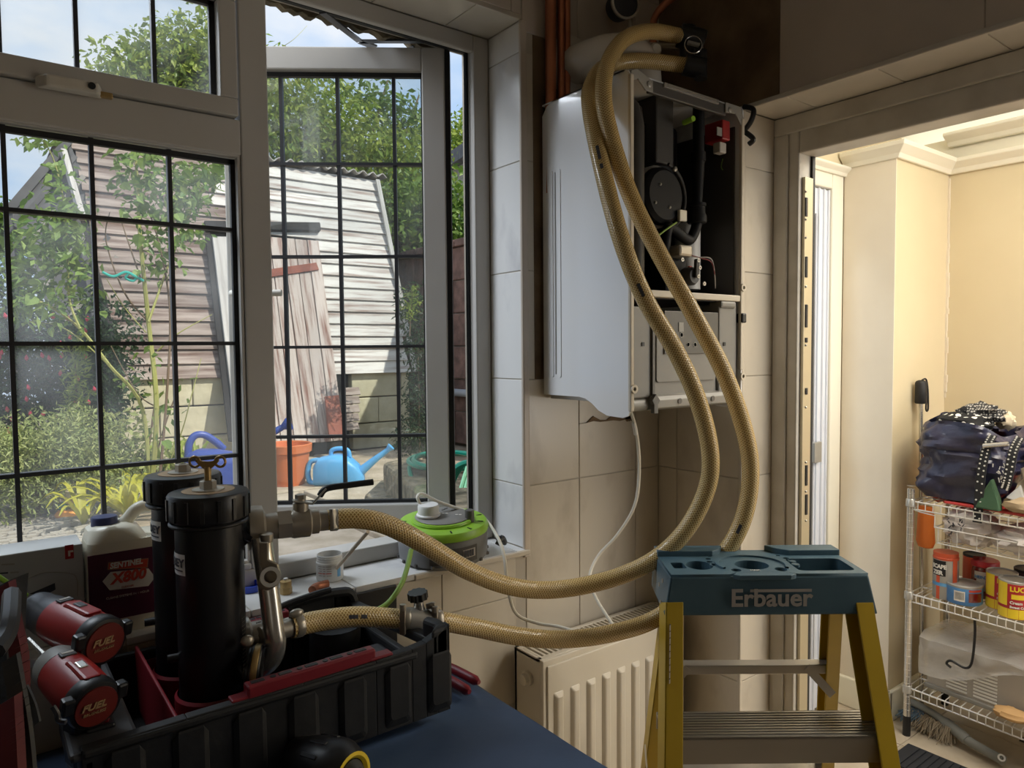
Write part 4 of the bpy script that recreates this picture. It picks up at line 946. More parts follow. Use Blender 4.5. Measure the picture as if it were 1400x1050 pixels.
lo.build('lower_rail', 'boiler_grey_light', pan, bevel=.002)
MB().prism([(px0 + .040, .975, 1.345), (px0 + .052, .975, 1.358), (px0 + .064, .975, 1.345), (px0 + .058, .975, 1.336), (px0 + .058, .975, 1.318), (px0 + .046, .975, 1.318), (px0 + .046, .975, 1.336)], (0, .01, 0)).build('hinge_catch', 'boiler_grey_dark', pan, bevel=.001)
MB().cyl((BX0 + .006, 1.0, 1.336), (px0 + .042, 1.0, 1.336), .013, n=16).build('hinge_barrel', 'boiler_grey_light', pan, smooth=True)
for x in (1.18, 1.29): MB().lathe([(.006, 0), (.006, .0008)], (x, .9755, 1.340), (0, -1, 0), 12).build('rail_mark', 'boiler_grey_dark', pan)
MB().box(px1 - .068, .984, z1 + .004, px1 - .012, 1.02, z1 + .020).build('panel_cap', 'boiler_grey', pan, bevel=.005)
MB().box(BX1 - .008, .978, zm - .058, BX1 + .008, .996, zm - .036).build('cable_clip', 'black', pan, bevel=.003)
for z in (zm + .022, 1.385): MB().lathe([(.009, 0), (.009, .003), (.004, .003), (.004, 0)], (BX1 - .002, .982, z), (0, -1, 0), 14).build('fixing_lug', 'boiler_edge', boil)
MB().lathe([(.009, 0), (.009, .003), (.004, .003), (.004, 0)], (BX0 + .008, .982, 1.370), (0, -1, 0), 14).build('fixing_lug', 'boiler_edge', boil)
q = MB()
for p3 in ([pX(1017, 146, 1.43), pX(1030, 150, 1.43), pX(1027, 165, 1.425), pX(1018, 178, 1.425)], [pX(1018, 180, 1.425), pX(1030, 190, 1.43), pX(1024, 197, 1.43)]): q.tube(spline(p3, 5), .006, 8)
q.build('black_clips', 'black', boil, smooth=True)

# ------------------------------------------------------------------ above the boiler
fl = thing('flue', 'pale plastic boiler flue with round wall collar above the boiler', 'flue', (1.17, 1.2, BZ1))
fc = pY(796, 85, WY); fc2 = V((1.20, 1.12, fc.z))
fz = fc.z - .022
MB().lathe([(.070, 0), (.070, .010), (.056, .016), (.050, .016)], (1.13, WY - .001, fz), (0, -1, 0), 30).build('wall_collar', 'tile_soffit', fl, smooth=True)
MB().tube(spline([(1.13, WY - .014, fz), (1.135, 1.20, fz), (1.16, 1.15, fz + .003), (1.21, 1.13, fz), (1.23, 1.128, fz - .03), (1.235, 1.128, BZ1 - .004)], 5), .042, 20).build('flue_pipe', 'tile_soffit', fl, smooth=True)
c = pY(893, 70, 1.10); MB().lathe([(.014, 0), (.014, .012), (.010, .016)], c, (-.3, -1, 0), 14).build('test_plug', 'cream_plastic', fl, smooth=True)
for px_, r_, lab in ((752, .0125, 'thickest of three copper pipes rising beside the window'), (766, .0085, 'middle thin copper pipe rising beside the window'), (774, .0085, 'right-hand thin copper pipe rising beside the window')):
    p = pY(px_, 70, WY - .022)
    tag(MB().cyl((p.x, WY - .022, 1.80), (p.x + .004, WY - .022, CEIL - .001), r_, n=16).build('copper_pipe', 'copper', smooth=True), lab, 'pipe', 'copper pipes beside the window')
vc = pY(852, 6, 1.19)
gv = thing('pressure_gauge', 'round chrome pressure gauge on the pipes above the boiler', 'gauge', vc)
MB().lathe([(.030, -.03), (.034, 0), (.034, .006), (.030, .008)], vc, (-.3, -1, -.1), 26).build('gauge_body', 'dark_grey', gv, smooth=True)
MB().lathe([(.031, .006), (.036, .007), (.036, .012), (.031, .013)], vc, (-.3, -1, -.1), 26, caps=False).build('bezel', 'chrome', gv, smooth=True)
MB().tube([vc + V((.03, .01, -.02)), vc + V((.05, .02, -.07)), vc + V((.05, .02, -.14))], .008, 10).build('gauge_pipe', 'nickel', gv, smooth=True)
tag(MB().tube(spline([pD(893, 60, 1.66), pD(893, 32, 1.66), pD(903, 12, 1.66), pD(925, -6, 1.64), pD(950, -14, 1.62)], 6), .0085, 12).build('copper_pipe', 'copper', smooth=True), 'bent copper pipe curving up over the boiler', 'pipe')
va = thing('filling_valve', 'pair of black valves with wire pull ring joined to the hose ends', 'valve', pD(945, 80, 1.60))
c = pD(940, 55, 1.60)
MB().tube([pD(928, 48, 1.60), pD(962, 58, 1.60)], .026, 14).tube([c + V((0, 0, .03)), c - V((0, 0, .05))], .018, 12).build('valve_body', 'black_plastic', va, smooth=True, bevel=.003)
MB().lathe([(.0185, -.0012), (.020, 0), (.0185, .0012)], pD(948, 61, 1.555), FWD, 20, caps=False).build('pull_ring', 'chrome', va, smooth=True)
MB().bar(pD(940, 58, 1.555), pD(956, 62, 1.555), .01, .006).build('valve_lever', 'boiler_grey', va)
MB().tube([pD(936, 88, 1.57), pD(962, 94, 1.57)], .023, 14).tube([pD(958, 70, 1.57), pD(958, 108, 1.57)], .014, 12).build('valve_body', 'black_plastic', va, smooth=True)
MB().tube([pD(885, 62, 1.64), pD(960, 66, 1.66)], .007, 10).build('copper_link', 'nickel', va, smooth=True)

# ------------------------------------------------------------------ the two flushing hoses
def hose(name, pts, r, label, marks=()):
    p = spline([pD(*q) for q in pts], 14)
    n = 16; b = MB(); uv = []; d_ = 0; rings = []; a = None
    for j in range(len(p)):
        t = (p[min(j + 1, len(p) - 1)] - p[max(j - 1, 0)]).normalized()
        a = t.orthogonal().normalized() if a is None else (a - t * a.dot(t)).normalized()
        bb = t.cross(a)
        if j: d_ += (p[j] - p[j - 1]).length
        ring = []
        for k in range(n + 1):
            f_ = k / n; ring.append(b.pt(p[j] + (a * math.cos(2 * PI * f_) + bb * math.sin(2 * PI * f_)) * r)); uv.append((d_, f_))
        rings.append(ring)
    for j in range(len(p) - 1):
        for k in range(n): b.f.append([rings[j][k], rings[j][k + 1], rings[j + 1][k + 1], rings[j + 1][k]])
    b.uv = uv
    mid = p[len(p) // 2]
    o = thing(name, label, 'hose', (mid.x, mid.y, min(q.z for q in p) - r), 'clear yellow flushing hoses')
    b.build('tube', 'hose', o, smooth=True)
    for (j0, j1) in marks:
        q = MB()
        for j in range(j0, j1):
            if j % 4 == 3: continue
            t = (p[j + 1] - p[j]).normalized(); s_ = t.cross((EYE - p[j]).normalized()).normalized(); n_ = s_.cross(t)
            c = p[j] + n_ * (r + .0004); c2_ = p[j + 1] + n_ * (r + .0004)
            q.poly([c - s_ * .003, c + s_ * .003, c2_ + s_ * .003, c2_ - s_ * .003])
        q.build('printed_mark', 'dark_print', o)
    return o, p
h1 = [(447, 711, 1.135), (490, 709, 1.15), (530, 718, 1.17), (580, 744, 1.20), (640, 780, 1.25), (700, 802, 1.30), (760, 806, 1.34), (830, 793, 1.36), (890, 768, 1.36), (935, 728, 1.35), (965, 672, 1.34), (971, 620, 1.325), (955, 550, 1.31), (925, 482, 1.30), (880, 405, 1.29), (847, 320, 1.29), (822, 225, 1.34), (807, 150, 1.40), (808, 118, 1.45), (826, 92, 1.51), (870, 83, 1.55), (935, 89, 1.58)]
h2 = [(398, 858, 1.10), (435, 849, 1.13), (490, 843, 1.16), (545, 846, 1.19), (600, 849, 1.22), (650, 858, 1.26), (710, 870, 1.30), (770, 874, 1.335), (830, 867, 1.36), (890, 849, 1.38), (940, 815, 1.385), (985, 765, 1.385), (1015, 712, 1.38), (1026, 650, 1.375), (1018, 590, 1.365), (990, 510, 1.35), (948, 430, 1.34), (903, 350, 1.34), (863, 270, 1.345), (836, 190, 1.355), (825, 130, 1.37), (832, 85, 1.41), (855, 53, 1.47), (890, 43, 1.54), (928, 49, 1.59)]
hs1, HP1 = hose('flushing_hose', h1, .0165, 'clear yellow braided hose from the upper valve looping highest along the boiler', ((222, 227), (196, 200)))
hs2, HP2 = hose('flushing_hose', h2, .0165, 'clear yellow braided hose from the lower port sagging past the radiator', ((24, 30), (164, 168)))

# ------------------------------------------------------------------ radiator and cables
RX0, RX1, RYF, RYB, RZ0, RZ1 = .944, 1.405, 1.142, 1.246, .19, .787
ra_ = thing('radiator', 'white double-panel radiator with ribbed front and top grille under the boiler', 'radiator', ((RX0 + RX1) / 2, 1.19, RZ0))
for x_ in (RX0, RX1 - .003): MB().box(x_, RYF + .014, RZ0 + .03, x_ + .003, RYB, RZ1).build('end_panel', 'radiator', ra_, bevel=.001)
f = MB()
f.box(RX0, RYF + .004, RZ0, RX1, RYF + .014, RZ1 + .001)
f.build('front_panel_frame', 'radiator', ra_, bevel=.002)
n = 9; pitch = (RX1 - RX0 - .03) / n; fz0, fz1 = RZ0 + .02, RZ1 - .012
fp = MB(); fp.box(RX0 + .010, RYF, fz0, RX1 - .006, RYF + .005, fz1); front = fp.build('front_panel', 'radiator', ra_, bevel=.002)
for k in range(n):
    x = RX0 + .024 + pitch * k; w_ = pitch * .66; d_ = .007
    zA, zB = fz0 + .04, fz1 - .060
    q = MB(); o_ = [(x, RYF + .001, zA), (x + w_, RYF + .001, zA), (x + w_, RYF + .001, zB), (x, RYF + .001, zB)]
    i_ = [(x + .009, RYF - d_, zA + .012), (x + w_ - .009, RYF - d_, zA + .012), (x + w_ - .009, RYF - d_, zB - .012), (x + .009, RYF - d_, zB - .012)]
    q.hexa([o_[0], o_[1], o_[2], o_[3], i_[0], i_[1], i_[2], i_[3]]).build('convector_rib', 'radiator', front, bevel=.003)
MB().box(RX0, RYB - .008, RZ0, RX1, RYB, RZ1).build('back_panel', 'radiator', ra_)
g = MB(); g.box(RX0, RYF + .014, RZ1 - .006, RX0 + .008, RYB, RZ1 + .002); g.box(RX1 - .008, RYF + .014, RZ1 - .006, RX1, RYB, RZ1 + .002); g.box(RX0, RYF + .012, RZ1 - .006, RX1, RYF + .026, RZ1 + .002); g.box(RX0, RYB - .010, RZ1 - .006, RX1, RYB, RZ1 + .002)
g.build('grille_frame', 'radiator', ra_, bevel=.001)
for k in range(34):
    x = RX0 + .014 + (RX1 - RX0 - .03) * k / 33
    MB().box(x - .003, RYF + .026, RZ1 - .008, x + .003, RYB - .010, RZ1).build('grille_bar', 'radiator', ra_)
MB().box(RX0 + .004, RYF + .02, RZ0 + .02, RX1 - .004, RYB - .012, RZ1 - .05).build('fin_pack', 'grout', ra_)
MB().lathe([(.016, 0), (.017, .008), (.013, .010), (.012, .018), (.006, .020)], (RX0, 1.195, RZ1 - .052), (-1, 0, 0), 20).build('bleed_plug', 'radiator', ra_, smooth=True)
for x in (RX0 + .04, RX1 - .04): MB().cyl((x, 1.20, 0), (x, 1.20, RZ0 + .02), .0075, n=12).build('feed_pipe', 'copper', ra_, smooth=True)
for x in (RX0 + .12, RX1 - .12): MB().box(x - .02, RYB - .004, RZ0 + .1, x + .02, WY + .004, RZ1 - .08).build('wall_bracket', 'steel', ra_)
cb1 = [pD(862, 562, 1.50), pD(870, 590, 1.52), pD(874, 640, 1.55), pD(868, 690, 1.56), pD(845, 730, 1.56), pD(818, 760, 1.55), pD(806, 790, 1.52), pD(816, 820, 1.49), pD(838, 855, 1.45), pD(845, 872, 1.43)]
c1 = thing('mains_cable', 'white mains cable hanging from the boiler down to the radiator top', 'cable', cb1[5])
MB().tube(spline(cb1, 8), .0034, 8).build('flex', 'white_cable', c1, smooth=True)
MB().tube([pD(866.5, 578, 1.512), pD(869.5, 594, 1.522)], .0046, 8).build('cable_sleeve', 'white_plastic', c1, smooth=True)
# ------------------------------------------------------------------ worktop under the window, blue sheet over it
WT = .855
un = thing('base_unit', 'kitchen base unit with worktop under the window carrying the tools', 'cabinet', (-.45, .95, 0))
MB().box(-1.65, .67, .10, .68, WY - .008, WT - .038).build('carcass', 'wood_unit', un, bevel=.002)
MB().box(-1.65, .72, 0, .66, WY - .01, .10).build('plinth', 'wood_unit', un)
for k in range(4):
    x0 = -1.64 + k * .58; dd_ = MB().box(x0, .650, .11, x0 + .57, .669, WT - .045).build('door', 'wood_unit', un, bevel=.003)
    MB().tube([(x0 + .5, .65, .7), (x0 + .5, .625, .7), (x0 + .5, .625, .58), (x0 + .5, .65, .58)], .005, 8).build('handle', 'chrome', dd_, smooth=True)
MB().box(-1.66, .63, WT - .036, .70, WY - .003, WT).build('worktop', 'dark_grey', un, bevel=.004)
q = MB(); nx, ny = 60, 26; g_ = []
for i in range(nx + 1):
    row = []
    for j in range(ny + 1):
        x = -.75 + 1.462 * i / nx; y = .60 + .635 * j / ny
        z = WT + .006 + max(0, NZ.noise(V((x * 5, y * 5, 1)))) * .006 + NZ.noise(V((x * 14, y * 14, 5))) * .0012
        e = max(0, x - .690); z -= e * e * 40 + e * .3
        if y < .625: z -= (0.625 - y) * 4
        row.append(q.pt((x + .02 * max(0, .9 - y) * (i / nx), y, z)))
    g_.append(row)
for i in range(nx):
    for j in range(ny): q.f.append([g_[i][j], g_[i + 1][j], g_[i + 1][j + 1], g_[i][j + 1]])
ds = q.build('dust_sheet', 'sheet_blue', smooth=True); ds.modifiers.new('s', 'SOLIDIFY').thickness = .004
tag(ds, 'dark blue work sheet laid over the worktop with its edge hanging free', 'sheet')
SB = WT + .013
# ------------------------------------------------------------------ black crate
X0, X1, Y0, Y1, Z0, Z1 = .085, .588, .945, 1.246, SB, .992
cr = thing('crate', 'black ribbed plastic crate with red brackets holding the twin filter', 'crate', ((X0 + X1) / 2, (Y0 + Y1) / 2, Z0))
MB().box(X0 + .03, Y0 + .03, Z0, X1 - .05, Y1 - .01, Z0 + .02).build('crate_base', 'black_rough', cr, bevel=.006)
def wallstrip(pts, tops, th, nrm):
    b = MB(); n = len(pts)
    for k in range(n - 1):
        a, c = V(pts[k]), V(pts[k + 1]); nn = V(nrm)
        b.hexa([(a.x, a.y, Z0 + .012), (c.x, c.y, Z0 + .012), (c.x + nn.x * th, c.y + nn.y * th, Z0 + .012), (a.x + nn.x * th, a.y + nn.y * th, Z0 + .012),
                (a.x, a.y, tops[k]), (c.x, c.y, tops[k + 1]), (c.x + nn.x * th, c.y + nn.y * th, tops[k + 1]), (a.x + nn.x * th, a.y + nn.y * th, tops[k])])
    return b
# near wall: rises at the right corner
px = [X0, .20, .35, .46, .52, .545, .565, .585, X1]; tp = [Z1 - .002, Z1, Z1, Z1 + .001, Z1 + .003, Z1 + .006, Z1 + .014, Z1 + .024, Z1 + .026]
nw = wallstrip([(x, Y0, 0) for x in px], tp, .016, (0, 1, 0)).build('near_wall', 'black_rough', cr, bevel=.004)
for k in range(7):                                                           # broad moulded ribs
    x = X0 + .02 + k * .073
    MB().prism([(x, Y0 + .001, Z0 + .014), (x + .05, Y0 + .001, Z0 + .014), (x + .040, Y0 - .006, Z0 + .03), (x + .010, Y0 - .006, Z0 + .03)], (0, 0, .085)).build('wall_rib', 'black_rough', nw, bevel=.005)
MB().box(X0, Y0 - .003, Z1 - .014, .53, Y0 + .019, Z1 - .002).build('rim', 'black_rough', nw, bevel=.004)
fw = wallstrip([(x, Y1, 0) for x in (X0, .22, .36, .40, .42, .44, .52, .545, .56)], [Z1 - .01] * 3 + [Z1 - .012, Z1 + .004, Z1 + .016, Z1 + .018, Z1 + .012, Z1 - .03], .014, (0, -1, 0)).build('far_wall', 'black_rough', cr, bevel=.005)
MB().tube(spline([(.43, 1.228, Z1 + .006), (.46, 1.226, Z1 + .015), (.52, 1.224, Z1 + .016), (.548, 1.222, Z1 + .004), (.556, 1.220, Z1 - .06)], 5), .009, 8).build('moulded_hoop', 'black_rough', fw, smooth=True)
MB().prism([(.552, Y0, Z0 + .012), (.566, Y0, Z0 + .012), (.566, Y1, Z0 + .012), (.552, Y1, Z0 + .012)], (0, 0, .072)).build('right_wall', 'black_rough', cr, bevel=.004)
MB().bar((.578, Y0 + .02, Z1 - .010), (.548, Y1 - .02, Z1 - .014), .022, .016).build('right_rail', 'black_rough', cr, bevel=.004)
MB().prism([(X1 - .035, Y0, 0 + Z0 + .03), (X1, Y0, Z0 + .03), (X1 + .004, Y0 + .035, Z0 + .03), (X1 - .005, Y0 + .062, Z0 + .03), (X1 - .022, Y0 + .05, Z0 + .03), (X1 - .016, Y0 + .018, Z0 + .03)], (0, 0, Z1 + .024 - Z0 - .03)).build('corner_post', 'black_rough', cr, bevel=.006)
lw = MB(); lw.box(X0, Y0, Z0 + .012, X0 + .016, Y1, Z1 - .014); lw.box(X0 - .012, Y0, Z1 - .016, X0 + .062, Y1, Z1 - .004); lw = lw.build('left_wall', 'dark_grey', cr, bevel=.005)
for y in (1.005, 1.115): 
    MB().box(X0 + .01, y - .018, Z1 - .006, X0 + .042, y + .018, Z1 + .001).build('catch', 'black', lw, bevel=.003)
    MB().cyl((X0 + .014, y, Z1 + .003), (X0 + .036, y - .006, Z1 + .003), .006, n=10).build('catch_pin', 'crate_red', lw, smooth=True)
MB().box(.565 - .12, 1.03, Z0 + .02, .552, 1.12, Z0 + .075).build('inner_block', 'dark_grey', cr, bevel=.008)
MB().cyl((.50, 1.19, Z0 + .02), (.50, 1.19, Z1 - .03), .045, n=20).build('inner_boss', 'black_rough', cr, smooth=True)
# red tray and brackets
rt = MB(); rt.box(.190, .975, Z0 + .02, .345, 1.235, Z0 + .028)
rt.prism([(.188, .962, Z0 + .028), (.193, .962, Z0 + .028), (.193, 1.236, Z0 + .028), (.188, 1.236, Z0 + .028)], (0, 0, .095))
rt.prism([(.188, 1.228, Z0 + .028), (.345, 1.228, Z0 + .028), (.345, 1.234, Z0 + .028), (.188, 1.234, Z0 + .028)], (0, 0, .07))
tray = rt.build('red_holder', 'crate_red', cr, bevel=.002)
C1, C2 = V((.268, 1.088, 0)), V((.258, 1.196, 0))
for c in (C1, C2):
    MB().lathe([(.0495, 0), (.053, 0), (.053, .058), (.0495, .062)], (c.x, c.y, Z0 + .028), n=30, caps=False).build('holder_ring', 'crate_red', tray, smooth=True)
def slotted(a, b, w, h, name):
    a, b = V(a), V(b); o = MB().bar(a, b, w, h).build(name, 'crate_red', cr, bevel=.003)
    d = (b - a); n_ = 5
    for k in range(n_):
        s0 = a + d * ((k + .2) / n_) + V((0, 0, h / 2)); s1 = a + d * ((k + .68) / n_) + V((0, 0, h / 2)); MB().bar(s0, s1, w * .42, .0016).build('slot', 'black', o, bevel=.0006)
        if k: c = a + d * (k / n_) + V((0, 0, h / 2)); MB().lathe([(.004, 0), (.004, .0008)], c, n=12).build('rivet', 'black', o)
    return o
bL, bR = pZ(330, 947, Z1 + .012), pZ(503, 905, Z1 + .012)
yb = Y0 + .012
slotted((.275, yb, Z1 + .006), (.462, yb + .002, Z1 + .008), .020, .020, 'slotted_bracket')
for a_, b_, z_ in ((.255, .300, 0), (.452, .490, .002)): MB().box(a_, yb - .009, Z1 - .002 + z_, b_, yb + .011, Z1 + .003 + z_).build('bracket_foot', 'crate_red', cr, bevel=.002)
slotted((.340, 1.215, Z1 - .004), (.425, 1.215, Z1 + .002), .018, .016, 'slotted_bracket')
MB().tube(spline([(.385, 1.19, Z1 - .012), (.39, 1.20, Z1 + .008), (.41, 1.205, Z1 + .020), (.47, 1.206, Z1 + .028), (.50, 1.206, Z1 + .030)], 4), .0055, 8).build('lever_handle', 'black', cr, smooth=True)
MB().box(.33, .99, Z0 + .022, .40, 1.06, Z0 + .03).build('folded_cloth', 'sheet_blue', cr, bevel=.003)

# ------------------------------------------------------------------ twin filter canisters
fu = thing('filter_unit', 'twin black magnetic filter canisters with brass key and steel pipework in the crate', 'filter', (.265, 1.14, Z0 + .028))
RB, RC = .0465, .0555
CT = {}
for c, zt in ((C1, 1.250), (C2, 1.262)):
    z0 = Z0 + .030
    b_ = MB().lathe([(RB * .98, 0), (RB, .004), (RB, zt - .038 - z0)], (c.x, c.y, z0), n=36).build('canister_body', 'canister', fu, smooth=True)
    MB().lathe([(RB + .001, 0), (RC - .003, 0), (RC - .001, .002), (RC - .001, .004), (RC - .003, .006), (RB + .001, .006)], (c.x, c.y, zt - .048), n=40, caps=False).build('seal_ring', 'canister', b_, smooth=True)
    cp_ = MB().lathe([(RC - .001, 0), (RC, .002), (RC, .034), (RC - .002, .037), (RC - .010, .0385), (.002, .0385)], (c.x, c.y, zt - .0385), n=48).build('cap', 'canister', fu, smooth=True)
    for k in range(16):
        a = 2 * PI * k / 16; q = V((c.x + RC * math.cos(a), c.y + RC * math.sin(a), 0)); t_ = V((-math.sin(a), math.cos(a), 0)); n_ = V((math.cos(a), math.sin(a), 0))
        MB().prism([q + t_ * .0035 - n_ * .002, q + n_ * .0018 + t_ * .0024, q + n_ * .0018 - t_ * .0024, q - t_ * .0035 - n_ * .002], (0, 0, .030)).build('grip_rib', 'canister', cp_).location = (0, 0, zt - .037)
    MB().lathe([(.022, .0386), (.036, .0386), (.036, .0392), (.022, .0392)], (c.x, c.y, zt - .0385), n=36, caps=False).build('cap_label', 'gold_print', cp_)
    MB().lathe([(.002, .039), (.022, .039), (.022, .041), (.002, .0412)], (c.x, c.y, zt - .0385), n=28).build('washer', 'steel', cp_, smooth=True)
    MB().lathe([(.0115, .041), (.0115, .052), (.010, .053), (.006, .053), (.006, .050)], (c.x, c.y, zt - .0385), n=6).build('hex_nut', 'nickel', cp_)
    # pale maker's label on the body, turned half away
    ae = ang_to_eye(V((c.x, c.y, EYE.z)))
    lz = {C1.y: 1.137, C2.y: 1.165}[c.y]
    L_ = band(fu, V((c.x, c.y, lz)), RB, 0, .030, ae - 1.95, ae - .77, 'white_plastic', 'canister_label', 14)
    words(fu, V((c.x, c.y, lz)), RB, .012, 'ADEY', ae - 1.72, .0165, 'dark_print', .0005, .0010, sx=1.05)
    band(fu, V((c.x, c.y, lz)), RB, .0055, .0075, ae - 1.7, ae - .86, 'dark_print', 'printed_line', 8, .0010)
ae = ang_to_eye(V((C1.x, C1.y, EYE.z)))
sg = band(fu, V((C1.x, C1.y, 0)), RB, .945, 1.070, ae + .98, ae + 1.36, 'dark_grey', 'gauge_strip', 8)
q = MB()
for j in range(20):
    for k in range(5):
        a = ae + 1.02 + k * .065; s = .0009 + .0012 * (1 - j / 20); z = .952 + j * .0058
        if j > 7: s *= .7
        c = V((C1.x + (RB + .001) * math.cos(a), C1.y + (RB + .001) * math.sin(a), z)); q.lathe([(s, 0), (s, .0004)], c, (math.cos(a), math.sin(a), 0), 6)
q.build('gauge_dots', 'grey_print', sg, kind='stuff')
band(fu, V((C1.x, C1.y, 0)), RB, .945, .985, ae + .98, ae + 1.36, 'steel', 'gauge_strip_foot', 8, .0008)
for c, z in ((C1, 1.012), (C2, 1.035)):
    a = ang_to_eye(V((c.x, c.y, 1.45))) - 1.5
    MB().cyl((c.x + RB * .9 * math.cos(a), c.y + RB * .9 * math.sin(a), z), (c.x + (RB + .014) * math.cos(a), c.y + (RB + .014) * math.sin(a), z), .006, n=10).build('drain_stub', 'black', fu, smooth=True)
# brass bleed key on the near cap
kz = 1.264
k_ = MB().cyl((C1.x, C1.y, kz), (C1.x, C1.y, kz + .020), .0048, n=12)
ar = RGT.copy(); ar.z = 0; ar.normalize()
pr = []
for t in range(25):
    u = -1 + 2 * t / 24; pr.append((C1 + ar * (.0165 * u) + V((0, 0, kz + .028 + .004 * (abs(u) ** 2)))))
for t in range(25):
    u = 1 - 2 * t / 24; pr.append((C1 + ar * (.0165 * u) + V((0, 0, kz + .018 - .004 * (1 - u * u) + .010 * abs(u)))))
k_.prism([p + ar.cross(V((0, 0, 1))) * -.002 for p in pr], ar.cross(V((0, 0, 1))) * .004)
key = k_.build('bleed_key', 'brass', fu, smooth=True)
for s in (-1, 1):
    c = C1 + ar * (.0185 * s) + V((0, 0, kz + .0275)); MB().tube([c + ar * (.0075 * math.cos(2 * PI * k / 18)) + V((0, 0, .0075 * math.sin(2 * PI * k / 18))) for k in range(18)], .0019, 8, closed=True).build('key_loop', 'brass', key, smooth=True)
# upper outlet, clamp, valve
o0 = V((C1.x + RB * .6, C1.y + .015, 1.158)); oc_ = pD(334, 722, 1.075); o1 = pD(345, 722, 1.085)
ax = (pD(440, 712, 1.13) - o1).normalized()
MB().lathe([(.018, 0), (.019, (oc_ - o0).length - .01), (.030, (oc_ - o0).length - .004), (.030, (oc_ - o0).length + .004)], o0, oc_ - o0, 22).build('outlet_stub', 'canister', fu, smooth=True)
b = o1
def along(d): return o1 + ax * d
cl_ = MB().lathe([(.026, -.008), (.033, -.006), (.034, .004), (.033, .014), (.024, .018)], o1, ax, 26).build('pipe_clamp', 'nickel', fu, smooth=True)
MB().tube([along(.004) + UPV * .0 + V((0, -.034, -.002)), along(.004) + V((0, -.040, -.012)), along(.004) + V((0, -.040, -.030))], .005, 8).lathe([(.009, 0), (.010, .004), (.010, .012), (.006, .014)], along(.004) + V((.004, -.040, -.014)), (0, 0, 1), 10).build('clamp_screw', 'nickel', cl_, smooth=True)
MB().prism([pD(a_, b_, 1.035) for a_, b_ in ((354, 742), (366, 742), (366, 766), (379, 772), (383, 786), (379, 801), (366, 808), (354, 806), (351, 800), (358, 782), (355, 768))], FWD * .007).build('clamp_arm', 'nickel', cl_, bevel=.0015)
q = pD(370, 788, 1.034) - V((.006, .001, -.044))
MB().lathe([(.013, 0), (.0145, .002), (.0145, .008), (.009, .008), (.009, 0)], q + V((.006, .001, -.044)), (-.35, -1, .2), 20, caps=False).build('clamp_ring', 'steel', cl_, smooth=True)
MB().lathe([(.020, .016), (.020, .038)], o1, ax, 22).lathe([(.0235, .036), (.0235, .056), (.021, .058)], o1, ax, 6).lathe([(.021, .056), (.0225, .060), (.0225, .084), (.019, .087), (.019, .098), (.016, .100), (.016, .112)], o1, ax, 24).build('ball_valve', 'nickel', fu, smooth=True)
vt = along(.072)
MB().lathe([(.012, .018), (.012, .032), (.008, .034), (.008, .038)], vt, (0, 0, 1), 18).lathe([(.0085, .038), (.0085, .045), (.006, .046)], vt, (0, 0, 1), 6).build('valve_stem', 'nickel', fu, smooth=True)
l0, l1, l2, l3 = vt + V((-.012, 0, .037)), pD(428, 688, 1.12), pD(447, 667, 1.12), pD(510, 659, 1.15)
lv = MB(); lv.bar(l0, l1, .016, .003); lv.bar(l1, l2, .016, .003); lv.build('lever', 'steel', fu, bevel=.001)
MB().tube(spline([(l1 + l2) / 2, l2 - UPV * .001, (l2 + l3) / 2, l3], 6), .0052, 10, flat=True).build('lever_sleeve', 'black', fu, smooth=True)
# hose tail and clip
h0 = HP1[0]; hd0 = (HP1[3] - HP1[0]).normalized()
MB().lathe([(.0135, -.03), (.0135, .01)], h0, hd0, 16).build('hose_tail', 'nickel', fu, smooth=True)
MB().lathe([(.0172, 0), (.0180, .002), (.0180, .011), (.0172, .013)], h0 + hd0 * .004, hd0, 22, caps=False).build('hose_clip', 'steel', fu, smooth=True)
q = h0 + hd0 * .011 - FWD * .015; MB().bar(q + UPV * .020 + RGT * .001, q - UPV * .012 + RGT * .004, .010, .008).build('clip_screw', 'steel', fu, bevel=.002)
# long steel tube down to the lower port
d0, d1, d2, d3, d4 = pD(359, 768, 1.045), pD(367, 815, 1.04), pD(372, 880, 1.04), pD(363, 905, 1.042), pD(345, 918, 1.05)
tp_ = spline([pD(357, 735, 1.065), pD(362, 770, 1.06), pD(368, 810, 1.055), pD(374, 858, 1.05), pD(377, 880, 1.05), pD(372, 899, 1.05), pD(359, 912, 1.05), pD(342, 919, 1.055), pD(325, 921, 1.06)], 8)
MB().tube(tp_, .0148, 18).build('steel_pipe', 'chrome', fu, smooth=True)
# lower port: flange, nut, hose tail
a2 = (HP2[0] - pD(335, 873, 1.07)).normalized(); l0 = pD(330, 872, 1.075)
MB().lathe([(.028, 0), (.031, .004), (.029, .012), (.020, .016), (.020, .03)], l0, a2, 22).build('lower_flange', 'steel', fu, smooth=True)
MB().lathe([(.021, .022), (.021, .042), (.018, .044)], l0, a2, 6).lathe([(.020, .040), (.020, .052), (.014, .056), (.014, .09)], l0, a2, 20).build('union_nut', 'chrome', fu, smooth=True)
hd2 = (HP2[3] - HP2[0]).normalized()
MB().lathe([(.0172, 0), (.0180, .002), (.0180, .011), (.0172, .013)], HP2[0] + hd2 * .004, hd2, 22, caps=False).build('hose_clip', 'nickel', fu, smooth=True)
MB().ball(HP2[0] + hd2 * .01 + UPV * .021 - FWD * .004, (.012, .007, .007), 10, 6).build('clip_screw', 'nickel', fu, smooth=True)
MB().lathe([(.0135, -.05), (.0135, .01)], HP2[0], hd2, 14).build('hose_tail', 'nickel', fu, smooth=True)
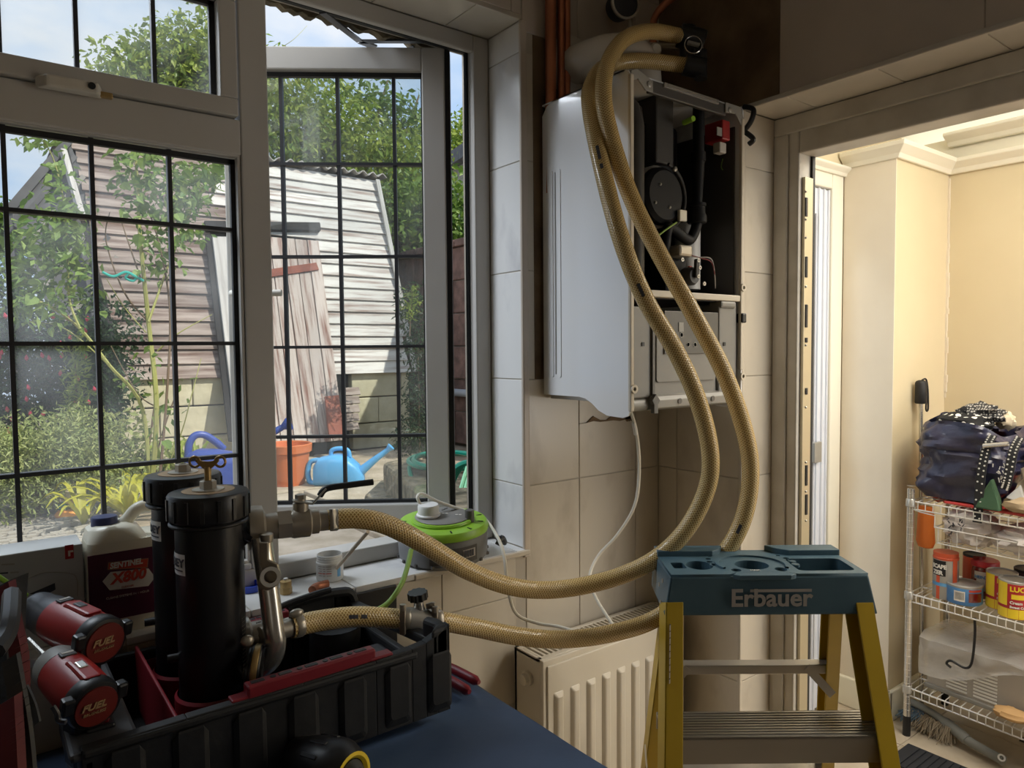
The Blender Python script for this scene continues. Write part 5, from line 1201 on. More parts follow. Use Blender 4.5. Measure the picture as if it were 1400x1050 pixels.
e0 = pD(342, 915, 1.035); MB().lathe([(.032, 0), (.034, .002), (.034, .014), (.032, .016)], e0, (.86, -.42, -.1), 26, caps=False).lathe([(.031, -.003), (.031, .019)], e0, (.86, -.42, -.1), 24).build('band_clamp', 'black_plastic', fu, smooth=True)
MB().lathe([(.0345, .004), (.0352, .005), (.0352, .012), (.0345, .013)], e0, (.86, -.42, -.1), 26, caps=False).build('clamp_band', 'brass', fu, smooth=True)
MB().ball(pD(338, 876, 1.02), (.010, .008, .008), 10, 6).build('clamp_bolt', 'nickel', fu, smooth=True)
# drain tee in the lower hose
jt = [min(range(len(HP2)), key=lambda i: (HP2[i] - pD(px_, 848, 1.2)).length) for px_ in (553, 578, 604)]
t0, tc, t1 = HP2[jt[0]], HP2[jt[1]], HP2[jt[2]]; td = (t1 - t0).normalized()
te = thing('drain_tee', 'nickel drain tee with black wheel spliced into the lower hose', 'valve', tc)
MB().cyl(t0 + td * .006, t1 - td * .006, .0195, n=22).build('tee_body', 'steel', te, smooth=True)
for p in (t0, t1):
    MB().lathe([(.0178, -.006), (.0190, -.004), (.0190, .006), (.0178, .008)], p, td, 22, caps=False).build('hose_clip', 'nickel', te, smooth=True)
    MB().bar(p - FWD * .016 + UPV * .030, p - FWD * .017 - UPV * .020, .009, .008).lathe([(.004, 0), (.0055, .002), (.0055, .012)], p - FWD * .016 + UPV * .018, UPV, 10).build('clip_screw', 'nickel', te, bevel=.001)
wx = tc + UPV * .018 - RGT * .004
wd = (UPV * 1.0 - FWD * .15 - RGT * .1).normalized()
MB().lathe([(.010, 0), (.008, .012), (.008, .020)], wx, wd, 16).build('stem', 'chrome', te, smooth=True)
wl = MB(); pts_ = []
cc = wx + wd * .018; a_ = wd.orthogonal().normalized(); b_ = wd.cross(a_)
ring = []
for k in range(40): rr = .0165 * (1 + .05 * (1 if k % 4 < 2 else -1)); ring.append(cc + a_ * rr * math.cos(2 * PI * k / 40) + b_ * rr * math.sin(2 * PI * k / 40))
wl.prism(ring, wd * .013); wl.build('hand_wheel', 'black_plastic', te, bevel=.001)
MB().tube([wx + RGT * .012 + UPV * .004, wx + RGT * .024 + UPV * .007], [.005, .006], 10).lathe([(.0062, 0), (.0062, .006)], wx + RGT * .020 + UPV * .006, RGT, 10).build('drain_nozzle', 'nickel', te, smooth=True)

# ------------------------------------------------------------------ things on the sill
def sy(px_, py): return pZ(px_, py, SZ + .001)
S1 = SZ + .0005
bx = thing('router_box', 'white cardboard box with red corner logo on the window sill', 'box', (-.02, 1.33, S1))
bA, bB = pY(113, 743, 1.297), pY(98, 731, 1.372)
MB().box(-.22, 1.297, S1, bA.x, 1.372, bA.z).build('carton', 'card_white', bx, bevel=.002)
g = MB(); xa, xb = pY(89, 760, 1.296).x, pY(101, 760, 1.296).x; za, zb = pY(95, 745, 1.296).z, pY(95, 764, 1.296).z
g.box(xa, 1.2960, zb, xb, 1.2966, za); g.build('red_logo', 'card_red', bx)
MB().prism([(xa + .004 + a, 1.2956, zb + .004 + b) for a, b in ((0, 0), (.003, 0), (.003, .006), (.007, .006), (.007, .009), (0, .009))], (0, .0003, 0)).build('logo_mark', 'white_print', bx)
g = MB()
g.tube(spline([pY(35, 793, 1.2965), pY(60, 783, 1.2965), pY(95, 784, 1.2965), pY(105, 792, 1.2965), pY(106, 815, 1.2965)], 6), .0005, 5)
g.build('line_drawing', 'grey_print', bx)
MB().poly([pY(40, 812, 1.2964), pY(75, 797, 1.2964), pY(76, 806, 1.2964), pY(60, 815, 1.2964)]).build('device_picture', 'dark_print', bx)
for (a_, b_, w_, m_) in ((0, 784, 11, 'dark_print'), (2, 772, 18, 'grey_print'), (14, 783, 12, 'grey_print')): p0_, p1_ = pY(a_, b_, 1.2964), pY(a_ + w_, b_ - .8, 1.2964); MB().bar(p0_, p1_, .0022, .0003, (0, 1, 0)).build('printed_line', m_, bx)
# jug of cleaner
J0, J1, JY0, JY1 = pY(118, 780, 1.285).x, .312, 1.283, 1.37
jc = V(((J0 + J1) / 2, (JY0 + JY1) / 2, S1))
jg = thing('cleaner_jug', 'cream plastic jug of heating cleaner with purple label and blue cap', 'jug', jc)
def jring(b, z, ins, x1=None, n=8, r=.018):
    x1_ = J1 if x1 is None else x1; pts = rrect(J0 + ins, JY0 + ins * .5, x1_ - ins, JY1 - ins * .5, min(r, (x1_ - J0) / 2 - ins - .001), n)
    return [b.pt((x, y, z)) for x, y in pts]
zc = pY(143, 725, 1.325).z; zs_ = pY(120, 750, 1.285).z
b = MB(); rr = [jring(b, S1, .004), jring(b, S1 + .006, 0), jring(b, zs_ - .012, 0), jring(b, zs_ + .004, .003)]
b.loft(rr); b.build('jug_body', 'cream_plastic', jg, smooth=True)
nk = pY(143, 722, 1.325)
b = MB(); rr = [jring(b, zs_ + .002, .003, J0 + .095), jring(b, zs_ + .022, .006, J0 + .085, r=.03), jring(b, zs_ + .028, .018, J0 + .080, r=.03)]
b.loft(rr); b.build('jug_shoulder', 'cream_plastic', jg, smooth=True)
MB().lathe([(.019, 0), (.0195, .003), (.0195, .020), (.018, .022), (.002, .0225)], (nk.x, 1.325, pY(143, 723, 1.325).z - .001), n=26).build('cap', 'blue_cap', jg, smooth=True)
q = pY(143, 723, 1.325).z
MB().cyl((nk.x, 1.325, zs_ + .02), (nk.x, 1.325, q), .016, n=20).build('neck', 'cream_plastic', jg, smooth=True)
hz_ = zs_
MB().tube(spline([(nk.x + .022, 1.325, hz_ + .018), (nk.x + .034, 1.325, hz_ + .030), (nk.x + .050, 1.325, hz_ + .046), (nk.x + .075, 1.325, hz_ + .048), (J1 - .03, 1.325, hz_ + .046), (J1 - .012, 1.325, hz_ + .03), (J1 - .012, 1.325, hz_ - .005)], 6), .0105, 12).build('jug_handle', 'cream_plastic', jg, smooth=True)
lz0, lz1 = pY(200, 838, JY0).z, pY(125, 760, JY0).z
MB().box(J0 + .002, JY0 - .0008, lz0, J1 - .006, JY0 + .001, lz1).build('label_panel', 'purple_label', jg)
def onj(px_, py): return pY(px_, py, JY0 - .001)
def plate(poly, mt, name, d=.0004): MB().prism([onj(*p) for p in poly], (0, -d, 0)).build(name, mt, jg)
plate([(148, 769), (203, 763), (202, 776), (147, 779)], 'gold_print', 'name_plate'); plate([(149, 770), (202, 764), (201, 775), (148, 778)], 'red_print', 'name_plate', .0007)
plate([(140, 795), (151, 782), (203, 777), (212, 789), (203, 801), (150, 807)], 'white_print', 'name_plate')
lettering('SENTINEL', .0125, onj(150, 777.5) + V((0, -.0009, 0)), (1, 0, .0), (0, 0, 1), 'white_print', jg, .0005, sx=.86, shear=.15)
lettering('X800', .0235, onj(152, 798.5) + V((0, -.0007, 0)), (1, 0, .02), (0, 0, 1), 'red_print', jg, .0009, sx=.95, shear=.2)
lettering('CLEANER', .0042, onj(166, 804) + V((0, -.0007, 0)), (1, 0, 0), (0, 0, 1), 'red_print', jg)
lettering('CLEANS SYSTEMS IN 1 HOUR', .0048, onj(145, 820) + V((0, -.0002, 0)), (1, 0, .0), (0, 0, 1), 'white_print', jg)
# white pot with stick
pc = V((.553, 1.335, S1)); pt = thing('paste_pot', 'small white printed pot with a stick in it on the sill', 'pot', pc)
MB().lathe([(.024, 0), (.0265, .003), (.0265, .036), (.0245, .038), (.0245, .050), (.0232, .051), (.0232, .008), (.002, .008)], pc, n=30).build('pot_body', 'white_plastic', pt, smooth=True)
for z in (.041, .046): MB().lathe([(.0245, z - .001), (.0252, z), (.0245, z + .001)], pc, n=26, caps=False).build('thread', 'white_plastic', pt)
ae = ang_to_eye(pc + V((0, 0, .45)))
for k in range(5):
    for a_, w_ in ((-.95, .35), (-.55, .22), (-.28, .4)): band(pt, pc, .0265, .031 - k * .0045, .0325 - k * .0045, ae + a_ + .04 * (k % 3), ae + a_ + w_, 'red_print' if k == 3 else 'grey_print', 'printed_line', 4)
band(pt, pc, .0265, .010, .031, ae + .55, ae + .85, 'can_blue')
tag(MB().cyl(pc + V((.005, 0, .010)), pD(503, 727, 1.27), .0036, n=8).build('stirring_stick', 'wood_stick', smooth=True), 'thin wooden stick standing in the white pot', 'stick')
lc = sy(341, 806); b = MB().lathe([(.024, 0), (.0245, .002), (.0245, .012), (.023, .0125), (.022, .012), (.022, .002), (.001, .002)], (lc.x, lc.y, S1), n=28)
tag(b.build('blue_lid', 'blue_lid', smooth=True), 'bright blue plastic lid lying upturned on the sill', 'lid')
bc_ = sy(391, 811); ft = thing('brass_fitting', 'small brass pipe fitting standing on the sill', 'fitting', (bc_.x, bc_.y, S1))
MB().lathe([(.0115, 0), (.0115, .012)], (bc_.x, bc_.y, S1), n=6).lathe([(.010, .012), (.0105, .014), (.0105, .024), (.006, .026)], (bc_.x, bc_.y, S1), n=20).build('fitting_body', 'brass', ft, smooth=True)
MB().cyl((bc_.x, bc_.y, S1 + .025), (bc_.x, bc_.y, S1 + .029), .004, n=10).build('pin', 'white_plastic', ft)
ec = sy(432, 808); 
tag(MB().tube(spline([(ec.x - .012, ec.y - .012, S1 + .008), (ec.x, ec.y, S1 + .008), (ec.x + .014, ec.y + .004, S1 + .008), (ec.x + .026, ec.y + .004, S1 + .008)], 5), .0078, 12).build('copper_elbow', 'copper', smooth=True), 'short copper pipe elbow lying on the sill edge', 'fitting')
MBp = MB().box(.56, WY - .012, .868, .655, WY - .006, .988)
tag(MBp.build('plastic_sheet', 'black_plastic', bevel=.002), 'flat black panel standing on edge against the tiles under the sill', 'panel')
# cable reel
rc = V((.806, 1.317, S1 + .004)); tl = math.radians(5)
RM = Matrix.Translation(rc) @ Matrix.Rotation(tl, 4, V((.8, -.6, 0)))
rl = thing('cable_reel', 'green topped grey cable reel with white plug on the window sill', 'cable reel', rc)
MB(RM).lathe([(.085, 0), (.090, .004), (.096, .010), (.097, .060), (.094, .066)], (0, 0, 0), n=44).build('drum', 'reel_grey', rl, smooth=True)
a_ = math.atan2(-.797, -.603) 
q = MB(RM); n_ = 14
for (a0, a1, z0, z1, mt_, nm) in ((a_ - .2, a_ + .9, .016, .050, 'reel_dark', 'drum_label'), (a_ + .52, a_ + .84, .026, .044, 'grey_print', 'bar_code')):
    q = MB(RM); o_ = .0975 + (.0006 if nm == 'bar_code' else 0)
    i = [q.pt((o_ * math.cos(a0 + (a1 - a0) * k / n_), o_ * math.sin(a0 + (a1 - a0) * k / n_), z0)) for k in range(n_ + 1)]; j = [q.pt((o_ * math.cos(a0 + (a1 - a0) * k / n_), o_ * math.sin(a0 + (a1 - a0) * k / n_), z1)) for k in range(n_ + 1)]
    for k in range(n_): q.f.append([i[k], i[k + 1], j[k + 1], j[k]])
    ob = q.build(nm, mt_, rl)
    if nm == 'bar_code':
        for k in range(9):
            a = a0 + .03 + k * .03; MB(RM).box(-.0015, -.0004, z0 + .002, .0015 if k % 2 else .0, .0004, z1 - .002).build('bar', 'dark_print', ob).location = RM.to_3x3() @ V((.0986 * math.cos(a), .0986 * math.sin(a), 0))
for k in range(16):
    a = 2 * PI * k / 16; MB(RM).box(.0965 * math.cos(a) - .003, .0965 * math.sin(a) - .003, .008, .0965 * math.cos(a) + .003, .0965 * math.sin(a) + .003, .014).build('drum_notch', 'reel_dark', rl)
tp2 = MB(RM).lathe([(.095, .062), (.099, .064), (.099, .074), (.094, .080), (.060, .0835), (.002, .0835)], (0, 0, 0), n=48).build('top_plate', 'green_plastic', rl, smooth=True)
MB(RM).lathe([(.066, .082), (.068, .085), (.066, .089), (.002, .0895)], (0, 0, 0), n=40).build('raised_ring', 'green_plastic', rl, smooth=True)
sp2 = MB(RM).lathe([(.058, .089), (.060, .0905), (.058, .092), (.002, .0922)], (0, 0, 0), n=40).build('socket_plate', 'boiler_grey', rl, smooth=True)
for dx_, dy_ in ((.020, .030), (.034, .012), (.030, .034), (.046, .016), (-.03, .03)): MB(RM).box(dx_ - .004, dy_ - .0015, .0922, dx_ + .004, dy_ + .0015, .0926).build('socket_hole', 'black', sp2)
for dx_, dy_ in ((.004, .010), (.010, .005), (.022, -.016), (.028, -.021)): MB(RM).bar((dx_, dy_, .0926), (dx_ + .005, dy_ - .003, .0926), .004, .0005).build('printed_mark', 'white_print', rl)
for a in (-110, -80, -45, -15, 15, 150):
    t_ = math.radians(a); c = V((.083 * math.cos(t_), .083 * math.sin(t_), .0815)); d = V((math.cos(t_), math.sin(t_), 0)) * .006
    MB(RM).bar(c - d, c + d, .003, .0012).build('plate_mark', 'black', tp2)
c = V((.038, -.048, .080)); MB(RM).lathe([(.010, 0), (.010, .026), (.009, .028)], c, n=20).build('winding_knob', 'boiler_grey_dark', rl, smooth=True)
# plug in the reel
pg = thing('mains_plug', 'white mains plug pushed into the top of the cable reel', 'plug', RM @ V((-.028, .012, .0926)))
pm_ = RM @ Matrix.Translation(V((-.028, .012, .0926)))
MB(pm_).lathe([(.024, 0), (.026, .002), (.026, .005), (.023, .007), (.023, .022), (.021, .026), (.002, .027)], (0, 0, 0), n=30).build('plug_body', 'white_plastic', pg, smooth=True)
k0 = pm_ @ V((-.012, .012, .024))
cp_ = [k0, k0 + V((-.004, .006, .016)), k0 + V((.012, .012, .020)), k0 + V((.05, .0, -.002)), pD(650, 703, 1.60), pD(665, 712, 1.56), pD(682, 738, 1.50), pD(690, 765, 1.47), pD(694, 800, 1.46), pD(705, 838, 1.46), pD(735, 852, 1.46), pD(765, 857, 1.45), pD(800, 868, 1.42)]
tag(MB().tube(spline(cp_, 7), .0036, 8).build('white_cable', 'white_cable', smooth=True), 'white plug cable running off the reel and over the radiator', 'cable')
gp = [pD(562, 752, 1.33), pD(557, 775, 1.29), pD(548, 800, 1.24), pD(530, 825, 1.21), pD(508, 838, 1.19), pD(490, 850, 1.18)]
tag(MB().tube(spline(gp, 7), .0046, 9).build('green_cable', 'green_cable', smooth=True), 'green cable running from the reel down into the crate', 'cable')
tag(MB().tube(spline([pD(680, 735, 1.60), pD(690, 742, 1.60), pD(686, 735, 1.56), pD(680, 745, 1.55)], 5), .006, 8).build('black_plug_lead', 'black', smooth=True), 'short black lead lying behind the cable reel', 'cable')
# pliers and the black tool at the front
pA = pZ(657, 933, SB + .004)
pl_ = thing('pliers', 'pliers with two dark red handles lying beside the crate', 'pliers', (pA.x - .06, pA.y + .02, SB))
for pts in ([(655, 933, .012), (620, 915, .014), (600, 908, .012)], [(642, 946, .010), (615, 930, .010), (598, 922, .010)]):
    MB().tube(spline([pZ(a, b, SB + c) for a, b, c in pts], 5), [.004] + [.0085] * 9 + [.007], 10).build('grip', 'crate_red', pl_, smooth=True)
MB().bar(pZ(602, 914, SB + .01), pZ(585, 900, SB + .01), .02, .01).build('jaw', 'steel', pl_, bevel=.003)
tc_ = pD(460, 1055, .925); tk = 1.156
tt = thing('black_tool', 'black round power tool nose with yellow ring at the front of the sheet', 'tool', tc_ - V((0, 0, .04)))
tx = (RGT * .82 - FWD * .52 + UPV * .05).normalized()
MB().lathe([(r_ * tk, h_ * tk) for r_, h_ in ((.014, -.075), (.024, -.066), (.031, -.038), (.035, -.018), (.035, .004), (.029, .020), (.024, .0255), (.024, .02))], tc_, tx, 30).build('tool_body', 'black_plastic', tt, smooth=True)
MB().lathe([(r_ * tk, h_ * tk) for r_, h_ in ((.019, .0235), (.0225, .0265), (.0265, .0262), (.0235, .0245))], tc_, tx, 28, caps=False).build('yellow_ring', 'can_yellow', tt, smooth=True)
MB().lathe([(r_ * tk, h_ * tk) for r_, h_ in ((.010, .018), (.018, .024), (.012, .034), (.002, .034))], tc_, tx, 20).build('tool_chuck', 'dark_grey', tt, smooth=True)
for k in range(12):
    a = 2 * PI * k / 12; o_ = tx.orthogonal().normalized(); p_ = tx.cross(o_); n_ = o_ * math.cos(a) + p_ * math.sin(a)
    MB().bar(tc_ + n_ * .0325 * tk - tx * .035, tc_ + n_ * .0345 * tk - tx * .005, .006, .004, n_).build('grip_rib', 'black', tt, bevel=.001)

# ------------------------------------------------------------------ tool bag with the two drivers
tb = thing('tool_bag', 'open black and red fabric tool bag standing at the left of the worktop', 'bag', (-.07, .80, SB))
c0, c1, c2_, c3 = V((-.20, .68, SB)), V((.085, .70, SB)), V((.075, .93, SB)), V((-.20, .95, SB))
for a, b, t_ in ((c0, c1, .10), (c1, c2_, .085), (c2_, c3, .09), (c3, c0, .12)):
    d = (b - a).normalized(); nn = V((-d.y, d.x, 0)) * .010
    MB().prism([a, b, b + nn, a + nn], (0, 0, t_)).build('side_panel', 'bag_black', tb, bevel=.005)
MB().prism([c0, c1, c2_, c3], (0, 0, .01)).build('bag_base', 'bag_black', tb)
def bagstrip(pts, w, th, mt_, name, sm=True):
    P_ = spline([pD(*p) for p in pts], 6); b = MB()
    for i in range(len(P_) - 1):
        d = (P_[i + 1] - P_[i]).normalized(); s = d.cross(FWD).normalized() * w / 2; f_ = FWD * th
        b.hexa([P_[i] - s, P_[i] + s, P_[i] + s + f_, P_[i] - s + f_, P_[i + 1] - s, P_[i + 1] + s, P_[i + 1] + s + f_, P_[i + 1] - s + f_])
    return b.build(name, mt_, tb)
bagstrip([(4, 800, .80), (12, 850, .78), (22, 910, .76), (20, 1000, .74), (16, 1070, .72)], .014, .012, 'bag_red', 'red_panel')
bagstrip([(0, 800, .84), (-6, 870, .80), (-8, 960, .76), (-10, 1070, .72)], .03, .03, 'bag_black', 'bag_wall')
bagstrip([(6, 960, .70), (8, 1010, .68), (10, 1070, .66)], .022, .012, 'bag_red', 'red_panel')
MB().tube(spline([pD(16, 812, .78), pD(14, 845, .74), pD(8, 870, .72), pD(-6, 890, .70)], 6), .009, 8).build('bag_buckle', 'tool_grey', tb, smooth=True)
bagstrip([(12, 900, .73), (22, 960, .71), (30, 1020, .70), (34, 1070, .69)], .018, .006, 'dark_grey', 'webbing')
for p4 in ([(33, 940, .74), (44, 965, .73), (50, 990, .72)],): bagstrip(p4, .007, .003, 'dark_grey', 'strap')
tag(MB().cyl(pD(-6, 786, .96), pD(36, 814, 1.0), .0035, n=10).build('screwdriver_bit', 'green_plastic', smooth=True), 'thin green rod lying above the upper drill at the far left', 'rod')
def driver(nose, rear, r, label, bit, chuck, f0):
    nose, rear = V(nose), V(rear); ax = (rear - nose); L = ax.length; ax.normalize()
    up = (UPV - ax * UPV.dot(ax)).normalized(); sd = ax.cross(up)
    t = thing('drill_driver', label, 'drill', rear - V((0, 0, .12)), 'red cordless drivers in the tool bag')
    if chuck:
        MB().lathe([(r * .55, 0), (r * .80, .004), (r * .86, .012), (r * .86, .03), (r * .92, .033), (r * .95, .058)], nose, ax, 28).build('chuck', 'tool_grey', t, smooth=True)
        st_ = .056
    else:
        MB().lathe([(r * .5, 0), (r * .88, .005), (r * .98, .012), (r * 1.0, .030)], nose, ax, 28).build('nose_ring', 'boiler_grey', t, smooth=True); st_ = .028
    MB().lathe([(r * .98, st_), (r * 1.02, st_ + .012), (r * 1.05, L * .6), (r * 1.02, L - .022), (r * 1.0, L - .018)], nose, ax, 30).build('motor_housing', 'tool_red', t, smooth=True)
    mid = nose + ax * (L * .66)
    MB().prism([mid + up * r * .80 + sd * r * .42 - ax * .03, mid + up * r * .80 - sd * r * .42 - ax * .03, mid + up * r * 1.12 - sd * r * .34 - ax * .022, mid + up * r * 1.12 + sd * r * .34 - ax * .022], ax * .052).build('top_ridge', 'tool_red', t, bevel=.003)
    MB().prism([mid + up * r * 1.10 + sd * r * .2 - ax * .012, mid + up * r * 1.10 - sd * r * .2 - ax * .012, mid + up * r * 1.17 - sd * r * .16 - ax * .012, mid + up * r * 1.17 + sd * r * .16 - ax * .012], ax * .016).build('selector', 'tool_grey' if chuck else 'chrome', t, bevel=.002)
    q0 = nose + ax * (st_ + .004)
    o_ = MB().prism([q0 + up * r * 1.0 + sd * r * .34, q0 + up * r * 1.0 - sd * r * .34, q0 + up * r * 1.07 - sd * r * .3, q0 + up * r * 1.07 + sd * r * .3], ax * .012).build('name_badge', 'dark_grey', t, bevel=.001)
    MB().prism([q0 + up * r * 1.07 + sd * r * .24 + ax * .003, q0 + up * r * 1.07 - sd * r * .24 + ax * .003, q0 + up * r * 1.09 - sd * r * .24 + ax * .003, q0 + up * r * 1.09 + sd * r * .24 + ax * .003], ax * .004).build('badge_print', 'grey_print', o_)
    MB().lathe([(r * 1.04, L - .020), (r * 1.07, L - .016), (r * 1.07, L - .004), (r * 1.0, L), (r * .84, L + .001)], nose, ax, 32).build('rear_guard', 'black_plastic', t, smooth=True)
    MB().lathe([(r * .86, L), (r * .84, L + .0028), (.002, L + .0035)], nose, ax, 30).build('rear_disc', 'tool_disc', t, smooth=True)
    lr = -sd; c = nose + ax * (L + .0042)
    lettering('FUEL', r * .40, c - lr * r * .62 - up * r * .02, lr, up, 'gold_print', t, .0004, shear=.25, sx=1.1)
    lettering('BRUSHLESS', r * .17, c - lr * r * .55 - up * r * .26, lr, up, 'gold_print', t, 0, shear=.25, sx=1.05)
    for s in (-1, 1): MB().bar(nose + ax * (L - .012) + sd * s * r * 1.02 + up * r * .3, nose + ax * (L + .002) + sd * s * r * 1.06 + up * r * .28, .014, .02, up).build('bumper', 'black_plastic', t, bevel=.003)
    hb_ = nose + ax * (L * .70) - up * r * .7
    dn = (V((0, 0, -1)) + FWD * .05).normalized()
    MB().bar(hb_, hb_ + dn * .075, .034, .040, ax).build('handle', 'black_plastic', t, bevel=.008)
    if bit: MB().cyl(nose, nose - ax * bit, .0035, n=8).build('bit', 'chrome', t, smooth=True)
    return t
driver(pD(48, 832, 1.02), pD(143, 878, .95), .031, 'upper red cordless drill with keyless chuck beside the crate', 0, True, 0)
driver(pD(72, 906, .93), pD(131, 965, .86), .029, 'lower red impact driver with long steel bit in the tool bag', .075, False, 0)
MB().tube(spline([pD(72, 966, .80), pD(78, 975, .80), pD(80, 985, .80), pD(90, 987, .80)], 5), .003, 6).build('belt_hook', 'tool_grey', tb, smooth=True)

# ------------------------------------------------------------------ step ladder
FH = FWD.copy(); FH.z = 0; FH.normalize(); RH = FH.cross(V((0, 0, 1)))
def Lp(px_, py, t): return pD(px_, py, t)
lad = thing('step_ladder', 'yellow fibreglass step ladder with dark teal top cap in front of the doorway', 'step ladder', (1.05, .62, 0))
fl_, fr_ = Lp(917, 786, 1.23), Lp(1188, 786, 1.23); zt = fl_.z
bl_, br_ = Lp(909, 760, 1.372), Lp(1163, 760, 1.372); bl_.z = br_.z = zt; fr_.z = zt
o_ = fl_; ux = (fr_ - fl_); Wd = ux.length; ux.normalize(); uy = V((-ux.y, ux.x, 0))
if uy.dot(FH) < 0: uy = -uy
LM = Matrix((ux, uy, V((0, 0, 1)))).transposed().to_4x4(); LM.translation = V((fl_.x, fl_.y, zt))
Dp = .148; Hc = zt - Lp(1050, 842, 1.225).z
def off(x, t): return x
cap = MB(LM); t_ = .006
bot = [(-.012, -.006, -Hc), (Wd + .014, -.006, -Hc), (Wd + .014, Dp + .004, -Hc), (-.004, Dp + .004, -Hc)]
top = [(0, 0, -.004), (Wd, 0, -.004), (Wd - .002, Dp, -.004), (0, Dp, -.004)]
for a, b, n_ in ((0, 1, (0, t_, 0)), (1, 2, (-t_, 0, 0)), (2, 3, (0, -t_, 0)), (3, 0, (t_, 0, 0))):
    B0, B1, T0, T1 = V(bot[a]), V(bot[b]), V(top[a]), V(top[b]); n_ = V(n_)
    cap.hexa([B0, B1, B1 + n_, B0 + n_, T0, T1, T1 + n_, T0 + n_])
capo = cap.build('top_cap', 'ladder_blue', lad, bevel=.003)
def cplate(poly, z0, h_, name, mt_='ladder_blue', bev=.0015): return MB(LM).prism([(x * Wd, y * Dp, z0) for x, y in poly], (0, 0, h_)).build(name, mt_, capo, bevel=bev)
# raised deck pieces round the pockets so that every pocket is a real hole
def circ(cx, cy, rx, ry, n=28, a0=0, a1=360): return [(cx + rx * math.cos(math.radians(a0 + (a1 - a0) * k / n)), cy + ry * math.sin(math.radians(a0 + (a1 - a0) * k / n))) for k in range(n + 1)]
cplate([(.0, .74), (.30, .74), (.345, .82), (.38, .99), (.0, .99)], -.002, .012, 'rear_ledge')
cplate([(.62, .99), (.66, .84), (.72, .74), (1., .74), (1., .99)], -.002, .012, 'rear_ledge')
def rsq(cx, cy, rx, ry, e=.22, n=28):
    return [(cx + rx * math.copysign(abs(math.cos(2 * PI * k / n)) ** e, math.cos(2 * PI * k / n)), cy + ry * math.copysign(abs(math.sin(2 * PI * k / n)) ** e, math.sin(2 * PI * k / n))) for k in range(n)]
HOLES = [rsq(.075 * Wd, .36 * Dp, .0115, .017), circ(.185 * Wd, .36 * Dp, .024, .026)[:-1], rsq(.815 * Wd, .36 * Dp, .050, .036), circ(.46 * Wd, .36 * Dp, .030, .027)[:-1]]
for cx, cy, r in ((.285, .74, .004), (.262, .62, .0055), (.255, .50, .006), (.262, .38, .007), (.66, .74, .004), (.685, .62, .0055), (.70, .50, .006), (.695, .38, .007), (.352, .16, .009), (.585, .18, .011)): HOLES.append(circ(cx * Wd, cy * Dp, r, r, 14)[:-1])
cu = bpy.data.curves.new('deck', 'CURVE'); cu.dimensions = '2D'; cu.fill_mode = 'BOTH'; cu.extrude = .0025
outl = [(.001, .001), (.30 * Wd, .001), (.325 * Wd, .006), (.345 * Wd, .012), (.60 * Wd, .012), (.62 * Wd, .006), (.645 * Wd, .001), (Wd - .001, .001), (Wd - .003, Dp - .001), (.001, Dp - .001)]
for lp in [outl] + HOLES:
    sp_ = cu.splines.new('POLY'); sp_.points.add(len(lp) - 1); sp_.use_cyclic_u = True
    for q_, (x, y) in zip(sp_.points, lp): q_.co = (x, y, 0, 1)
ob = bpy.data.objects.new('deck', cu); me = bpy.data.meshes.new_from_object(ob); bpy.data.objects.remove(ob)
for v in me.vertices: v.co = LM @ (v.co + V((0, 0, -.0025))) - ORG[capo]
finish('deck', me, 'ladder_blue', capo, ORG[capo])
for lp, dep, nm in zip(HOLES[:4], (.03, .05, .030, .04), ('socket', 'cup_holder', 'tray_pocket', 'can_holder')):
    b = MB(LM); A = [b.pt((x, y, -.004)) for x, y in lp]; B = [b.pt((x, y, -dep)) for x, y in lp]
    n = len(A)
    for q_ in range(n): b.f.append([A[q_], A[(q_ + 1) % n], B[(q_ + 1) % n], B[q_]])
    b.f.append(B[:]); b.build(nm, 'ladder_blue', capo)
MB(LM).box(.815 * Wd - .038, .24 * Dp, -.0295, .815 * Wd + .030, .32 * Dp, -.0285).build('pocket_label', 'aluminium', capo)
def ring_(cx, cy, r0, r1, z0, z1, name, a0=0, a1=360, sy=.86):
    b = MB(LM); n = 40; A, B, C_, D_ = [], [], [], []
    for k in range(n + 1):
        a = math.radians(a0 + (a1 - a0) * k / n); c_, s_ = math.cos(a), math.sin(a) * sy
        for L_, r, z in ((A, r0, z0), (B, r0, z1), (C_, r1, z1), (D_, r1, z0)): L_.append(b.pt((cx * Wd + r * c_, cy * Dp + r * s_, z)))
    for P_, Q_ in ((A, B), (B, C_), (C_, D_)):
        for k in range(n): b.f.append([P_[k], P_[k + 1], Q_[k + 1], Q_[k]])
    return b.build(name, 'ladder_blue', capo)
ring_(.46, .36, .058, .064, -.001, .003, 'paint_tray_rim', -25, 205)
cplate([(.315, .0), (.345, .08), (.60, .08), (.635, .0), (.62, -.03), (.60, -.05), (.345, -.05), (.33, -.03)], -.008, .0082, 'front_scallop', bev=.001)
lettering('MAX', .008, LM @ V((.42 * Wd, .115 * Dp, .0004)), ux, uy, 'white_print', capo)
